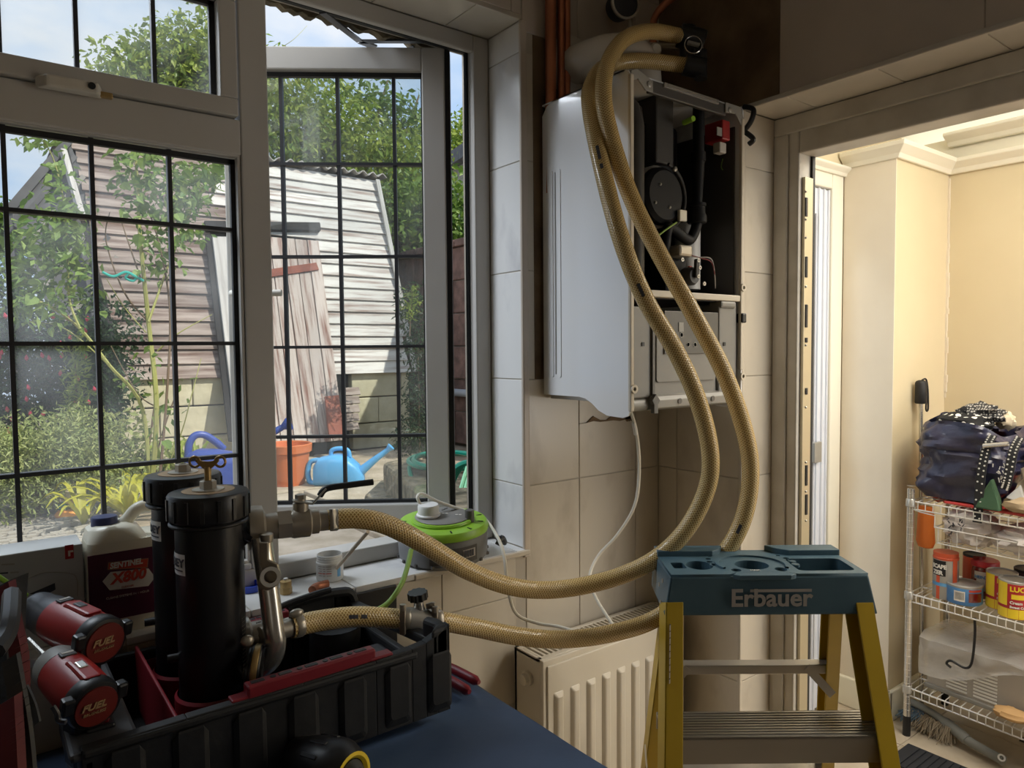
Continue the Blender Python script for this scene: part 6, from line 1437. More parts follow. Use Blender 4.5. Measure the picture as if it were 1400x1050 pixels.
# maker's name on the front
def onl(px_, py): return pP(px_, py, LM @ V((0, -.0035, -.04)), -uy)
la, lb = onl(998, 828), onl(1109, 806)
lt = lettering('Erbauer', .040, la - uy * .003, ux, V((0, 0, 1)), 'ladder_logo', capo, .0010, sx=.97)
xs_ = [ (capo.matrix_world.translation * 0 + v.co).dot(ux) for v in lt.data.vertices]; w_now = max(xs_) - min(xs_); w_want = (onl(1109, 828) - onl(998, 828)).dot(ux)
zz = [v.co.z for v in lt.data.vertices]; h_now = max(zz) - min(zz); h_want = onl(1050, 805).z - onl(1050, 829.5).z
x_min = min(xs_); z_min = min(zz); ol = ORG[capo]
for v in lt.data.vertices:
    x = v.co.dot(ux); v.co += ux * ((x - x_min) * (w_want / w_now) + x_min - x); v.co.z = z_min + (v.co.z - z_min) * (h_want / h_now)
b = MB(); q0, q1 = onl(1025, 809), onl(1109, 804.5)
b.prism([q0 - uy * .003, V((q1.x, q1.y, q0.z)) - uy * .003, q1 - uy * .003, V((q0.x, q0.y, q1.z)) - uy * .003], uy * .0008); b.build('logo_bar', 'ladder_logo', capo)
for dz, dy in ((-.02, .03), (-.035, .055), (-.06, .035)): MB(LM).lathe([(.004, 0), (.004, .001)], (-.006 + dz * .06, dy, dz), (-1, 0, 0), 8).build('rivet', 'aluminium', capo)
# rails
zb = zt - Hc
def chan(p, q, w_, d_, inward, name='leg', mt_='ladder_yellow', front=True):
    """C-channel leg: web facing sideways, two flanges turned inward"""
    p, q = V(p), V(q); d = (q - p).normalized(); s = ux * inward; f_ = uy - d * uy.dot(d); f_.normalize(); t = .0035
    b = MB(); L_ = q - p
    b.prism([p, p + s * w_, p + s * w_ + f_ * t, p + f_ * t], L_)
    b.prism([p + f_ * d_, p + s * w_ + f_ * d_, p + s * w_ + f_ * (d_ - t), p + f_ * (d_ - t)], L_)
    b.prism([p, p + f_ * d_, p + f_ * d_ + s * t, p + s * t], L_)
    return b.build(name, mt_, lad, bevel=.0012), d
FLt = Lp(910.5, 840, 1.222); FLb = Lp(908.5, 1050, 1.152)
FRt = Lp(1197, 840, 1.222); FRb = Lp(1232, 1050, 1.152)
def ext(a, b): return a + (b - a) * (a.z - .01) / (a.z - b.z)
legs = []
for a, b, s in ((FLt, FLb, 1), (FRt, FRb, -1)):
    a = a + (a - b).normalized() * .02
    lg, d = chan(a, ext(a, b), .030, .052, s); legs.append(lg)
    e = ext(a, b); MB().prism([e + V((0, 0, .03)), e + V((0, 0, .03)) + ux * s * .034, e + V((0, 0, .03)) + ux * s * .034 + uy * .056, e + V((0, 0, .03)) + uy * .056], (0, 0, -.04)).build('foot', 'black', lg, bevel=.003)
RLt = Lp(908, 840, 1.335); RLb = Lp(882, 1050, 1.49)
RRt = Lp(1153, 840, 1.335); RRb = Lp(1141, 1050, 1.49)
for a, b, s in ((RLt, RLb, 1), (RRt, RRb, -1)):
    a = a + (a - b).normalized() * .02
    lg, d = chan(a, ext(a, b), .026, .036, s); legs.append(lg)
    e = ext(a, b); MB().prism([e + V((0, 0, .03)), e + V((0, 0, .03)) + ux * s * .03, e + V((0, 0, .03)) + ux * s * .03 + uy * .04, e + V((0, 0, .03)) + uy * .04], (0, 0, -.04)).build('foot', 'black', lg, bevel=.003)
for k in range(44):
    pp_ = FLt + (FLb - FLt) * (.07 + .40 * k / 44); w_ = (.004, .008, .012, .006)[k % 4]
    q = pp_ + ux * .006 - uy * .0012; MB().box(q.x, q.y - .0004, q.z - .0008, q.x + w_ * .7, q.y, q.z + .0008).build('label_line', 'grey_print' if k % 5 else 'dark_print', legs[0])
for lg, xs2 in ((legs[0], (929.5, 929.5)), (legs[1], (1213, 1217))):
    for px_, py in zip(xs2, (1005, 1022) if lg is legs[0] else (1014, 1033)):
        c = pP(px_, py, FLt if lg is legs[0] else FRt, (uy + V((0, 0, .30))).normalized()); MB().lathe([(.006, -.002), (.006, .001), (.0035, .003), (.001, .0034)], c, -uy, 14).build('rivet', 'aluminium', lg, smooth=True)
# treads and rear bars
for k in range(3):
    z = .812 - k * .27
    tL = FLt + (FLb - FLt) * ((FLt.z - z) / (FLt.z - FLb.z)); tR = FRt + (FRb - FRt) * ((FRt.z - z) / (FRt.z - FRb.z))
    tL = tL + ux * .004 + uy * .006; tR = tR - ux * .004 + uy * .006
    b = MB(); b.prism([tL + uy * 0, tL + uy * .084, tL + uy * .084 - V((0, 0, .006)), tL - V((0, 0, .006))], tR - tL)
    b.prism([tL - V((0, 0, .046)), tL + uy * .003 - V((0, 0, .046)), tL + uy * .003, tL], tR - tL); b.prism([tL + uy * .081 - V((0, 0, .03)), tL + uy * .084 - V((0, 0, .03)), tL + uy * .084, tL + uy * .081], tR - tL)
    tr_ = b.build('tread', 'aluminium', lad, bevel=.001)
    for j in range(9): MB().bar(tL + uy * (.008 + j * .0085) + V((0, 0, .0008)), tR + uy * (.008 + j * .0085) + V((0, 0, .0008)), .0035, .0022).build('tread_groove', 'aluminium', tr_)
for k in range(3):
    z = pD(1030, 908, 1.40).z - k * .27
    a = RLt + (RLb - RLt) * ((RLt.z - z) / (RLt.z - RLb.z)) + ux * .006 + uy * .01; c = RRt + (RRb - RRt) * ((RRt.z - z) / (RRt.z - RRb.z)) - ux * .006 + uy * .01
    MB().prism([a, a + uy * .026, a + uy * .026 - V((0, 0, .003)), a - V((0, 0, .003))], c - a).prism([a, a + uy * .003, a + uy * .003 - V((0, 0, .018)), a - V((0, 0, .018))], c - a).build('rear_bar', 'aluminium', lad, bevel=.001)
    if k < 2:
        MB().bar(c - ux * .055 - V((0, 0, .004)), c - ux * .004 - V((0, 0, .06)), .016, .004, uy).build('gusset', 'aluminium', lad); MB().bar(a + ux * .055 - V((0, 0, .004)), a + ux * .004 - V((0, 0, .06)), .016, .004, uy).build('gusset', 'aluminium', lad)
for (t, b, s) in ((FLt, RLt, 1),):
    a = pD(882, 1022, 1.44); c = pD(885, 1060, 1.25); MB().bar(a, c, .012, .003, ux).build('spreader', 'aluminium', lad)
# ------------------------------------------------------------------ garden
GZ = .70
gp_ = MB(); nx, ny = 40, 40; rows = []
for i in range(nx + 1):
    row = []
    for j in range(ny + 1):
        x = -7 + 15 * i / nx; y = 1.505 + 12 * (j / ny) ** 1.5
        row.append(gp_.pt((x, y, GZ + NZ.noise(V((x * 1.3, y * 1.3, 0))) * .02 - .02)))
    rows.append(row)
for i in range(nx):
    for j in range(ny): gp_.f.append([rows[i][j], rows[i + 1][j], rows[i + 1][j + 1], rows[i][j + 1]])
ground = struct('ground', gp_, 'ground')
struct('house_plinth', MB().box(-1.8, 1.45, 0, 1.66, 1.50, .72).box(1.66, 1.56, 0, 3.44, 1.60, .72), 'render_grey')
gr = MB()
for k in range(1500):
    c = pZ(R.uniform(-30, 150), R.uniform(690, 790), GZ); s = R.uniform(.006, .018)
    z = GZ - .012 + NZ.noise(V((c.x * 1.3, c.y * 1.3, 0))) * .02
    gr.box(c.x - s, c.y - s * .7, z - .004, c.x + s, c.y + s * .7, z + s * .9)
tag(gr.build('gravel', 'gravel', ground and None, kind='stuff'), 'loose pale gravel and grit scattered over the garden ground', 'gravel')
pv = MB()
for i, (x0, y0, x1, y1) in enumerate(((.55, 2.35, 1.25, 2.95), (1.27, 2.35, 1.95, 2.95), (.75, 2.97, 1.35, 3.65), (1.37, 2.97, 2.05, 3.65), (1.05, 3.67, 1.7, 4.3), (1.72, 3.67, 2.30, 4.3), (1.2, 4.32, 1.9, 4.9), (1.92, 4.32, 2.5, 4.9))):
    MB().prism([(x0 + R.uniform(0, .02), y0, GZ - .03), (x1 - .012, y0 + R.uniform(0, .02), GZ - .03), (x1 - .012, y1 - .012, GZ - .03), (x0, y1 - .012, GZ - .03)], (0, 0, .045 + R.uniform(0, .006))).build('paving_slab', 'paving', ground, bevel=.006)
# ---- shed
Q0 = V((1.5, 5.0, 1.30)); SDIR = V((0, .6, 1.60)).normalized(); SN = V((0, -SDIR.z, SDIR.y))
def pS(px_, py, o=0.0): return pP(px_, py, Q0 + SN * o, SN)
TL, BL, TR, BR = pS(96, 190), pS(165, 512), pS(515, 245), pS(558, 508)
zb_, zt_ = 1.285, (TL.z + TR.z) / 2
shed = thing('garden_shed', 'old leaning garden shed of weathered boards on a block plinth', 'shed', ((TL.x + TR.x) / 2, 5.6, GZ))
def onS(x, z, o=0.0): return V((x, Q0.y + (z - Q0.z) * SDIR.y / SDIR.z, z)) + SN * o
def lerp(a, b, t): return a + (b - a) * t
NR = 17
dL0, dL1, dR0, dR1 = pS(284, 318), pS(322, 600), pS(431, 318), pS(470, 606)
for k in range(NR):
    z0, z1 = lerp(zb_, zt_, k / NR), lerp(zb_, zt_, (k + 1) / NR); tm = (k + .5) / NR
    xl = lerp(BL.x, TL.x, tm) + R.uniform(-.015, .015); xr = lerp(BR.x, TR.x, tm) + R.uniform(-.012, .012)
    segs = [(xl, xr)]
    if z0 < dL0.z:
        t_ = (z0 - dL1.z) / (dL0.z - dL1.z); a, b = lerp(dL1.x, dL0.x, t_) , lerp(dR1.x, dR0.x, t_)
        segs = [(xl, a + .01), (b - .01, xr)]
    for n_, (a, b) in enumerate(segs):
        ov = .012
        p = [onS(a, z0 - ov, .030 + R.uniform(0, .006)), onS(b, z0 - ov, .030 + R.uniform(0, .006)), onS(b, z1, .012), onS(a, z1, .012)]
        dn = -SN * .012
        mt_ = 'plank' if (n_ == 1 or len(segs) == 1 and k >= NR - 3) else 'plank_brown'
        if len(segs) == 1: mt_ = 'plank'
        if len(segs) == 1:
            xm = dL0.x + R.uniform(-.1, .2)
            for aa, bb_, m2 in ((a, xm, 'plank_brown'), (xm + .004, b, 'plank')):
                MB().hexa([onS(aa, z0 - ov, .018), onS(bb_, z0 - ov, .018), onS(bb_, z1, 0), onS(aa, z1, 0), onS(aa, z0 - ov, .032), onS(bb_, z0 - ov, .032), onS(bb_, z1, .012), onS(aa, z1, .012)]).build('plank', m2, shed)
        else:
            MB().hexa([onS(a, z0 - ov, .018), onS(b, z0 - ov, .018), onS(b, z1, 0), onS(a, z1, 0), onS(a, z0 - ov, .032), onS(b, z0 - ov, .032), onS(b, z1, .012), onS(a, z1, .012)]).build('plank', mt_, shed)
core = MB()
core.box(BL.x, 5.06, GZ, BR.x, 7.4, 1.28)
core.hexa([onS(BL.x, 1.28, -.02), onS(BR.x, 1.28, -.02), (BR.x, 7.4, 1.28), (BL.x, 7.4, 1.28), onS(TL.x, zt_ - .02, -.02), onS(TR.x, zt_ - .02, -.02), (TR.x, 6.6, zt_ - .02), (TL.x, 6.6, zt_ - .02)])
core.build('shed_core', 'shed_dark', shed)
# corrugated roof edge
cs = MB(); n = 150; ra_, rb_ = [], []
for k in range(n + 1):
    x = TL.x - .06 + (TR.x - TL.x + .12) * k / n; w_ = math.sin(2 * PI * (x / .088)) * .016
    a = onS(x, zt_ + .015, .07); a.z += w_; b = V((x, 6.75, zt_ + .06 + w_)); ra_.append((cs.pt(a), cs.pt(a + V((0, 0, .008))))); rb_.append((cs.pt(b), cs.pt(b + V((0, 0, .008)))))
for k in range(n):
    cs.f.append([ra_[k][0], ra_[k + 1][0], rb_[k + 1][0], rb_[k][0]]); cs.f.append([ra_[k][1], ra_[k + 1][1], rb_[k + 1][1], rb_[k][1]]); cs.f.append([ra_[k][0], ra_[k + 1][0], ra_[k + 1][1], ra_[k][1]])
cs.build('corrugated_roof', 'corrugated', shed, smooth=True)
MB().bar(pS(516, 246, .05), pS(568, 508, .05), .035, .02, SN).build('edge_trim', 'grey_board', shed)
MB().bar(pS(90, 205, .05), pS(168, 515, .05), .03, .02, SN).build('edge_trim', 'shed_dark', shed)
# door
MB().hexa([onS(dL0.x - .02, dL0.z - .01, .02), onS(dR0.x + .02, dR0.z - .01, .02), onS(dR0.x + .02, dR0.z + .05, .02), onS(dL0.x - .03, dL0.z + .05, .02), onS(dL0.x - .02, dL0.z - .01, .07), onS(dR0.x + .02, dR0.z - .01, .07), onS(dR0.x + .02, dR0.z + .05, .07), onS(dL0.x - .03, dL0.z + .05, .07)]).build('door_lintel', 'shed_dark', shed)
dz0, dz1 = pS(440, 606).z, dL0.z - .01
dr_ = MB().hexa([onS(lerp(dL1.x, dL0.x, 0), dz0, .0), onS(dR1.x, dz0, .0), onS(dR0.x, dz1, .0), onS(dL0.x, dz1, .0), onS(dL1.x, dz0, .012), onS(dR1.x, dz0, .012), onS(dR0.x, dz1, .012), onS(dL0.x, dz1, .012)]).build('door', 'shed_dark', shed)
bl0, bl1 = pS(312, 322), pS(344, 604)
for k in range(7):
    def X_(t, z): u = (z - bl1.z) / (bl0.z - bl1.z); a = lerp(bl1.x, bl0.x, u); b = lerp(dR1.x, dR0.x, u); return a + (b - a) * t
    t0, t1 = k / 7 + .004, (k + 1) / 7 - .006; o_ = .018 + R.uniform(0, .006)
    MB().hexa([onS(X_(t0, dz0), dz0 + R.uniform(0, .02), o_), onS(X_(t1, dz0), dz0 + R.uniform(0, .02), o_), onS(X_(t1, dz1), dz1, o_), onS(X_(t0, dz1), dz1, o_), onS(X_(t0, dz0), dz0, o_ + .02), onS(X_(t1, dz0), dz0, o_ + .02), onS(X_(t1, dz1), dz1, o_ + .02), onS(X_(t0, dz1), dz1, o_ + .02)]).build('door_board', 'door_plank', dr_, bevel=.002)
a, b = pS(360, 375, .05), pS(434, 364, .05); MB().bar(a, b, .06, .012, SN).build('hinge_rail', 'red_board', dr_, bevel=.002)
g0, g1, g2, g3 = pS(289, 326, .06), pS(312, 326, .06), pS(336, 604, .06), pS(322, 604, .06)
MB().prism([g0, g1, g2, g3], SN * .03).build('frame_board', 'grey_board', shed, bevel=.003)
g0, g1, g2, g3 = pS(280, 322, .05), pS(288, 322, .05), pS(321, 604, .05), pS(312, 604, .05)
MB().prism([g0, g1, g2, g3], SN * .02).build('frame_board', 'shed_dark', shed)
rb0 = [pS(443, 543, .09), pS(462, 541, .09), pS(470, 598, .16), pS(449, 600, .16)]
tag(MB().prism(rb0, SN * .02).build('loose_board', 'red_board', bevel=.003), 'short red painted board leaning against the shed door', 'board')
for k in range(5):
    z0 = pS(470, 590).z + k * .062; xa = pS(468, 590 - k * 15).x; MB().hexa([onS(xa - .01, z0, .018), onS(xa + .12, z0, .018), onS(xa + .12, z0 + .056, .01), onS(xa - .01, z0 + .056, .01), onS(xa - .01, z0, .034), onS(xa + .12, z0, .034), onS(xa + .12, z0 + .056, .026), onS(xa - .01, z0 + .056, .026)]).build('plank', 'plank_brown', shed)
# block plinth
yb_ = 5.0
for xa, xb in ((pY(165, 560, yb_).x, pY(318, 560, yb_).x), (pY(481, 560, yb_).x, pY(560, 560, yb_).x)):
    for r_i in range(3):
        z0 = GZ + .005 + r_i * .198; x = xa - (.2 if r_i % 2 else 0)
        while x < xb:
            x0, x1 = max(x, xa) + .003, min(x + .42, xb) - .003
            if x1 - x0 > .03: MB().box(x0, yb_ - R.uniform(.0, .012), z0 + .003, x1, yb_ + .09, z0 + .192).build('block', 'block', shed, bevel=.006)
            x += .42
# lean-to sheet on its left end
l0, l1 = pY(94, 192, 5.55), pY(12, 288, 5.55)
ln = thing('lean_to', 'dark corrugated lean-to roof sloping down from the left end of the shed', 'roof', (l1.x, 5.9, GZ))
n = 60; q = MB(); A_, B_ = [], []
dv = (l0 - l1); e_ = V((.06, 1.9, -.75))
dn_ = dv.normalized().cross(e_.normalized())
q.hexa([l1, l0, l0 + V((.28, -.35, -1.0)), l1 + V((.28, -.35, -1.0)), l1 + V((0, .03, 0)), l0 + V((0, .03, 0)), l0 + V((.28, -.32, -1.0)), l1 + V((.28, -.32, -1.0))])
q.build('roof_sheet', 'slate', ln)
for k in range(9):
    s = l1 + (l0 - l1) * (k / 9) + V((.0, -.012, -.03)); 
for k in range(7):
    o_ = V((.28, -.35, -1.0)) * ((k + .8) / 7.5); MB().bar(l1 + o_ + V((0, -.012, 0)), l0 + o_ + V((0, -.012, 0)), .028, .016, (0, 1, 0)).build('roof_batten', 'render_grey' if k % 2 else 'slate', ln)
MB().bar(l1 + V((0, -.01, .0)), l0 + V((0, -.01, .0)), .05, .04, (0, 1, 0)).build('roof_ridge', 'slate', ln)
MB().bar(pY(86, 205, 5.45), pY(113, 300, 5.25), .035, .03).build('barge_board', 'grey_board', ln)
MB().cyl((l1.x + .02, 5.57, GZ), (l1.x + .02, 5.57, l1.z), .04, n=8).build('post', 'slate', ln)
# ---- retaining wall of red-brown blocks on the right, handrail pipe, stone steps
WX = 3.1
rw = thing('garden_wall', 'shaded wall of red brown rough blocks along the right of the garden', 'wall', (WX + .1, 3.9, GZ))
wt = pX(620, 339, WX).z; nr = 6; hh = (wt - GZ) / nr
for r_i in range(nr):
    y = 3.6 - (.21 if r_i % 2 else 0)
    while y < 6.0:
        y0, y1 = max(y, 3.6), min(y + .42, 6.0)
        if y1 - y0 > .05: MB().box(WX - R.uniform(0, .018), y0 + .005, GZ + r_i * hh + .004, WX + .2, y1 - .005, GZ + (r_i + 1) * hh - .004).build('block', 'red_block', rw, bevel=.008)
        y += .42
for k in range(4): MB().box(WX - .04, 3.58 + k * .605, wt, WX + .24, 3.58 + k * .605 + .595, wt + .055).build('coping_stone', 'red_block', rw, bevel=.006)
MB().box(WX + .02, 3.62, GZ, WX + .19, 5.98, wt - .002).build('wall_core', 'grout', rw)
MB().box(WX + .02, 6.02, GZ, WX + .34, 6.3, pY(545, 320, 6.1).z).build('end_pier', 'red_block', rw, bevel=.01)
hp = thing('drain_pipe', 'grey pipe running low along the red brown garden wall', 'pipe', (WX - .06, 3.4, 1.1))
zp = pX(628, 537, WX - .05).z
MB().cyl((WX - .05, 3.7, zp), (WX - .05, 5.2, zp), .030, n=14).build('pipe', 'pipe_grey', hp, smooth=True)
for y in (3.9, 5.0): MB().cyl((WX - .05, y, zp - .001), (WX + .01, y, zp - .001), .012, n=8).build('pipe_bracket', 'pipe_grey', hp)
stp = thing('stone_steps', 'rough mossy stone steps below the garden wall', 'steps', (2.15, 3.6, GZ))
for z0, z1, pp_ in ((GZ, .925, [(523, 632), (556, 658), (600, 690), (652, 730), (660, 640), (556, 624)]), (GZ, .80, [(497, 676), (548, 690), (600, 716), (600, 660), (520, 655)])):
    q = MB(); q.prism([V((p.x, p.y, z0)) for p in (pZ(a, b, z1) for a, b in pp_)], (0, 0, z1 - z0)); q.build('step_stone', 'old_stone', stp, bevel=.02)
nb = thing('neighbour_house', 'grey rendered gable of a neighbouring building beyond the hedge', 'house', (7.6, 9.5, GZ))
v0, v1 = pX(612, 228, 6.0), pX(646, 206, 6.0)
dy = (v0 - v1); 
ext1 = v1 - dy * 2.5; ext0 = v0 + dy * .4
MB().prism([(6.0, ext1.y, GZ), (6.0, ext0.y, GZ), (6.0, ext0.y, ext0.z - .05), (6.0, ext1.y, ext1.z - .05)], (3, 0, 0)).build('gable_wall', 'render_grey', nb)
MB().prism([ext0 + V((-.15, 0, -.1)), ext1 + V((-.15, 0, -.1)), ext1 + V((-.15, 0, .1)), ext0 + V((-.15, 0, .1))], (3.2, 0, 0)).build('roof_verge', 'slate', nb)

# ---- foliage
def leaves(spots, n, size, rnd, squash=1.0, droop=.3, asp=.5):
    """n folded leaves filling the ellipsoids in spots [(centre, (rx, ry, rz), weight)]"""
    vs, fs = [], []
    tot = sum(s[2] for s in spots)
    for c, r, w_ in spots:
        c = V(c)
        for k in range(int(n * w_ / tot)):
            d = V((rnd.gauss(0, 1), rnd.gauss(0, 1), rnd.gauss(0, 1))).normalized() * (rnd.random() ** .4)
            clump = 1 + .25 * NZ.noise(d * 3 + c)
            p = c + V((d.x * r[0], d.y * r[1], d.z * r[2])) * clump
            s = size * rnd.uniform(.6, 1.3)
            ax = V((rnd.uniform(-1, 1), rnd.uniform(-1, 1), rnd.uniform(-1, .6) - droop)).normalized()
            nn = V((rnd.uniform(-1, 1), rnd.uniform(-1, 1), rnd.uniform(.0, 1.4))); sd = ax.cross(nn).normalized(); up_ = sd.cross(ax)
            i = len(vs); w2 = s * asp * .5
            vs += [p, p + ax * s * .45 + sd * w2 + up_ * w2 * .3, p + ax * s, p + ax * s * .45 - sd * w2 + up_ * w2 * .3]
            fs += [(i, i + 1, i + 2), (i, i + 2, i + 3)]
    return vs, fs
def plant(name, label, cat, base, spots, n, size, mt_, stems=(), group=None, asp=.5, seed=1, droop=.3, extra=()):
    rnd = random.Random(seed); t = thing(name, label, cat, base, group)
    vs, fs = leaves(spots, n, size, rnd, asp=asp, droop=droop)
    me = bpy.data.meshes.new('foliage'); me.from_pydata([v - V(base) for v in vs], [], fs); finish('foliage', me, mt_, t, V(base), kind='stuff')
    for pts, r in stems: MB().tube(spline(pts, 5), [r * (1 - .6 * k / (5 * (len(pts) - 1))) for k in range(5 * (len(pts) - 1) + 1)], 6).build('stem' if r < .03 else 'trunk', 'stem_brown', t, smooth=True)
    return t
def at(px_, py, y): return pY(px_, py, y)
def crown(pxs, y, rx, ry, rz): return [(at(a, b, y), (rx, ry, rz), 1) for a, b in pxs]
b = at(450, 480, 7.6)
plant('hedge_tree', 'bushy yellow green tree directly behind the shed roof', 'tree', (b.x, 7.6, GZ),
      crown([(385, 190), (420, 160), (455, 175), (400, 235), (440, 230), (490, 215), (530, 240), (560, 225), (370, 130), (520, 270), (560, 300)], 7.6, .62, .55, .55), 11000, .085, 'leaf_light', [([(b.x, 7.7, GZ), (b.x, 7.6, 3.0), (b.x + .2, 7.6, 4.0)], .09)], seed=3)
b = at(520, 300, 8.4)
plant('loose_shrub', 'loose arching shrub with open sprays right of the yellow green tree', 'shrub', (b.x, 8.0, GZ),
      crown([(500, 135), (525, 150), (550, 175), (510, 185), (570, 160), (548, 220), (565, 262)], 8.0, .42, .4, .34), 1500, .10, 'leaf_mid', [([(b.x - .3, 8.0, GZ), (b.x - .4, 8.0, 3.4), at(530, 110, 8.0)], .03), ([(b.x, 8.0, GZ), (b.x, 8.0, 3.4), at(573, 130, 8.0)], .025)], seed=4)
b = at(600, 330, 6.2)
plant('green_shrub', 'leafy green shrub growing over the end of the garden wall', 'shrub', (b.x, 6.0, GZ),
      crown([(560, 280), (545, 330), (570, 330), (590, 305), (610, 300), (632, 330), (575, 380), (620, 280)], 6.0, .36, .4, .36), 4200, .085, 'leaf_mid', [([(b.x, 6.0, GZ), (b.x, 6.0, 2.4)], .04)], seed=5)
b = at(628, 200, 11.5)
plant('far_tree', 'bright green tree standing beyond the grey neighbouring gable', 'tree', (b.x, 11.5, GZ),
      crown([(600, 200), (628, 192), (650, 180), (615, 215), (640, 205), (590, 240)], 11.5, .6, .6, .5), 3200, .11, 'leaf_light', [([(b.x, 11.5, GZ), (b.x, 11.5, 4)], .1)], seed=6)
b = at(250, 140, 9.5)
plant('tall_tree', 'tall pale green tree seen above the shed through the small top window', 'tree', (b.x, 9.5, GZ),
      crown([(165, 108), (190, 120), (215, 80), (250, 70), (285, 60), (240, 120), (270, 110), (290, 100), (215, 120), (300, 140), (330, 90), (350, 130)], 9.5, .42, .5, .48), 7000, .10, 'leaf_light', [([(b.x, 9.5, GZ), (b.x, 9.5, 3.5), (b.x, 9.5, 5)], .12), ([at(245, 110, 9.5), at(252, 60, 9.5), at(255, 38, 9.5)], .02)], seed=7)
b = at(20, 285, 8.0)
plant('far_shrub', 'dull green shrub behind the lean-to at the far left', 'shrub', (b.x, 8.0, GZ), crown([(5, 320), (25, 305), (-20, 310), (-60, 300), (40, 330)], 8.0, .35, .4, .25), 2000, .09, 'leaf_mid', [([(b.x, 8, GZ), (b.x, 8, 2.5)], .04)], seed=8)
b = at(70, 560, 4.7)
plant('fuchsia_bush', 'dark green fuchsia bush with small red flowers left of the shed', 'bush', (b.x, 4.7, GZ),
      crown([(20, 470), (60, 480), (105, 490), (135, 520), (20, 540), (70, 560), (110, 560), (-40, 480), (-50, 560), (0, 420), (130, 450)], 4.7, .26, .3, .24), 14000, .036, 'leaf_dark', [([(b.x, 4.8, GZ), (b.x, 4.7, 1.6)], .02)], seed=9)
fl_b = MB(); rnd = random.Random(5)
for k in range(40):
    p = at(rnd.uniform(-10, 130), rnd.uniform(430, 620), 4.30); p.y += rnd.uniform(-.1, .1); fl_b.lathe([(.002, .014), (.006, .006), (.010, -.005), (.003, -.016)], p, (rnd.uniform(-.3, .3), rnd.uniform(-.3, .3), 1), 6)
fb = bpy.data.objects.get('fuchsia_bush'); fl_b.build('flowers', 'flower_red', fb, kind='stuff')
b = at(50, 640, 3.9)
plant('pale_shrub', 'low pale green feathery shrub under the left window panes', 'shrub', (b.x, 3.9, GZ),
      crown([(10, 625), (50, 600), (90, 620), (125, 640), (60, 655), (20, 670), (-30, 640), (110, 590), (150, 655)], 3.9, .20, .22, .14), 13000, .030, 'leaf_pale', [([(b.x, 3.9, GZ), (b.x, 3.9, 1.0)], .012)], seed=10, asp=.3)
b = at(225, 640, 4.4)
plant('dry_shrub', 'thin yellowing shrub at the foot of the shed blocks', 'shrub', (b.x, 4.5, GZ),
      crown([(165, 590), (200, 620), (230, 650), (180, 650), (260, 670), (150, 620), (290, 660)], 4.5, .18, .15, .14), 1400, .05, 'leaf_pale', [([at(185, 690, 4.5), at(205, 600, 4.5), at(215, 520, 4.5)], .010), ([at(215, 690, 4.5), at(215, 620, 4.5), at(240, 540, 4.5)], .008)], seed=11)
b = at(105, 560, 4.2)
plant('fern_spire', 'upright feathery light green spire of foliage against the dark bush', 'plant', (b.x, 4.2, GZ), crown([(104, 490), (104, 530), (103, 570), (100, 610)], 4.2, .065, .06, .13), 700, .045, 'leaf_light', [([(b.x, 4.2, GZ), (b.x, 4.2, 1.4)], .008)], seed=12, droop=-.6, asp=.25)
b = at(572, 500, 4.35)
plant('wall_plant', 'feathery green plant growing against the shaded garden wall', 'plant', (b.x, 4.35, GZ), crown([(565, 440), (570, 480), (575, 520), (570, 550), (562, 410), (568, 585), (560, 600)], 4.35, .12, .15, .14), 2200, .04, 'leaf_dark', [([(b.x, 4.35, GZ), (b.x, 4.35, 1.5)], .008)], seed=13, asp=.3)
plant('wall_weed', 'yellow green spray of weed in front of the shaded wall', 'plant', at(560, 440, 4.2) * 1, crown([(563, 400), (558, 425), (566, 415)], 4.2, .04, .05, .07), 160, .04, 'leaf_light', [([at(560, 460, 4.2), at(564, 395, 4.2)], .004)], seed=14, droop=-.5, asp=.3)
# ---- climbing rose: stems, leaf sprays, every leaf its own object
RY_ = 3.75
rose = thing('climbing_rose', 'climbing rose with thorny stems and leaf sprays in front of the shed', 'rose', at(205, 690, RY_))
def rp(a, b, dy=0): return at(a, b, RY_ + dy)
STEMS = [([(205, 690), (214, 560), (203, 440), (192, 330), (188, 250), (185, 215)], .013, 'stem_green'), ([(205, 690), (195, 560), (150, 500), (110, 450), (70, 420), (35, 405)], .010, 'stem_green'),
         ([(215, 690), (228, 540), (232, 420), (214, 320), (190, 260)], .007, 'stem_brown'), ([(110, 450), (95, 410), (92, 340), (86, 270), (72, 215), (52, 182)], .006, 'stem_green'),
         ([(215, 480), (245, 455), (290, 430)], .004, 'stem_green'), ([(203, 440), (170, 400), (145, 330), (150, 290)], .005, 'stem_brown'), ([(192, 380), (175, 330), (165, 300)], .004, 'stem_brown'),
         ([(203, 440), (235, 350), (270, 270), (310, 220)], .006, 'stem_green'), ([(150, 500), (90, 450), (40, 440)], .004, 'stem_green'), ([(200, 455), (170, 420), (145, 380)], .003, 'stem_green'),
         ([(205, 690), (245, 600), (262, 540), (275, 490)], .004, 'stem_green'), ([(225, 560), (190, 540), (150, 470)], .004, 'stem_brown'), ([(375, 70), (400, 55), (420, 35)], .002, 'stem_green')]
for pts, r, m_ in STEMS:
    P_ = spline([rp(a, b, R.uniform(-.06, .06)) for a, b in pts], 6)
    st_ = MB().tube(P_, [r * (1 - .6 * k / (len(P_) - 1)) for k in range(len(P_))], 6).build('stem', m_, rose, smooth=True)
    if r > .009:
        th = MB()
        for k in range(3, len(P_) - 1):
            d = V((R.uniform(-1, 1), R.uniform(-1, 0), R.uniform(-.3, 1))).normalized(); th.cyl(P_[k], P_[k] + d * (r + .012), .003, .0005, 4)
        th.build('thorns', 'stem_green', st_, kind='stuff')
lm = []
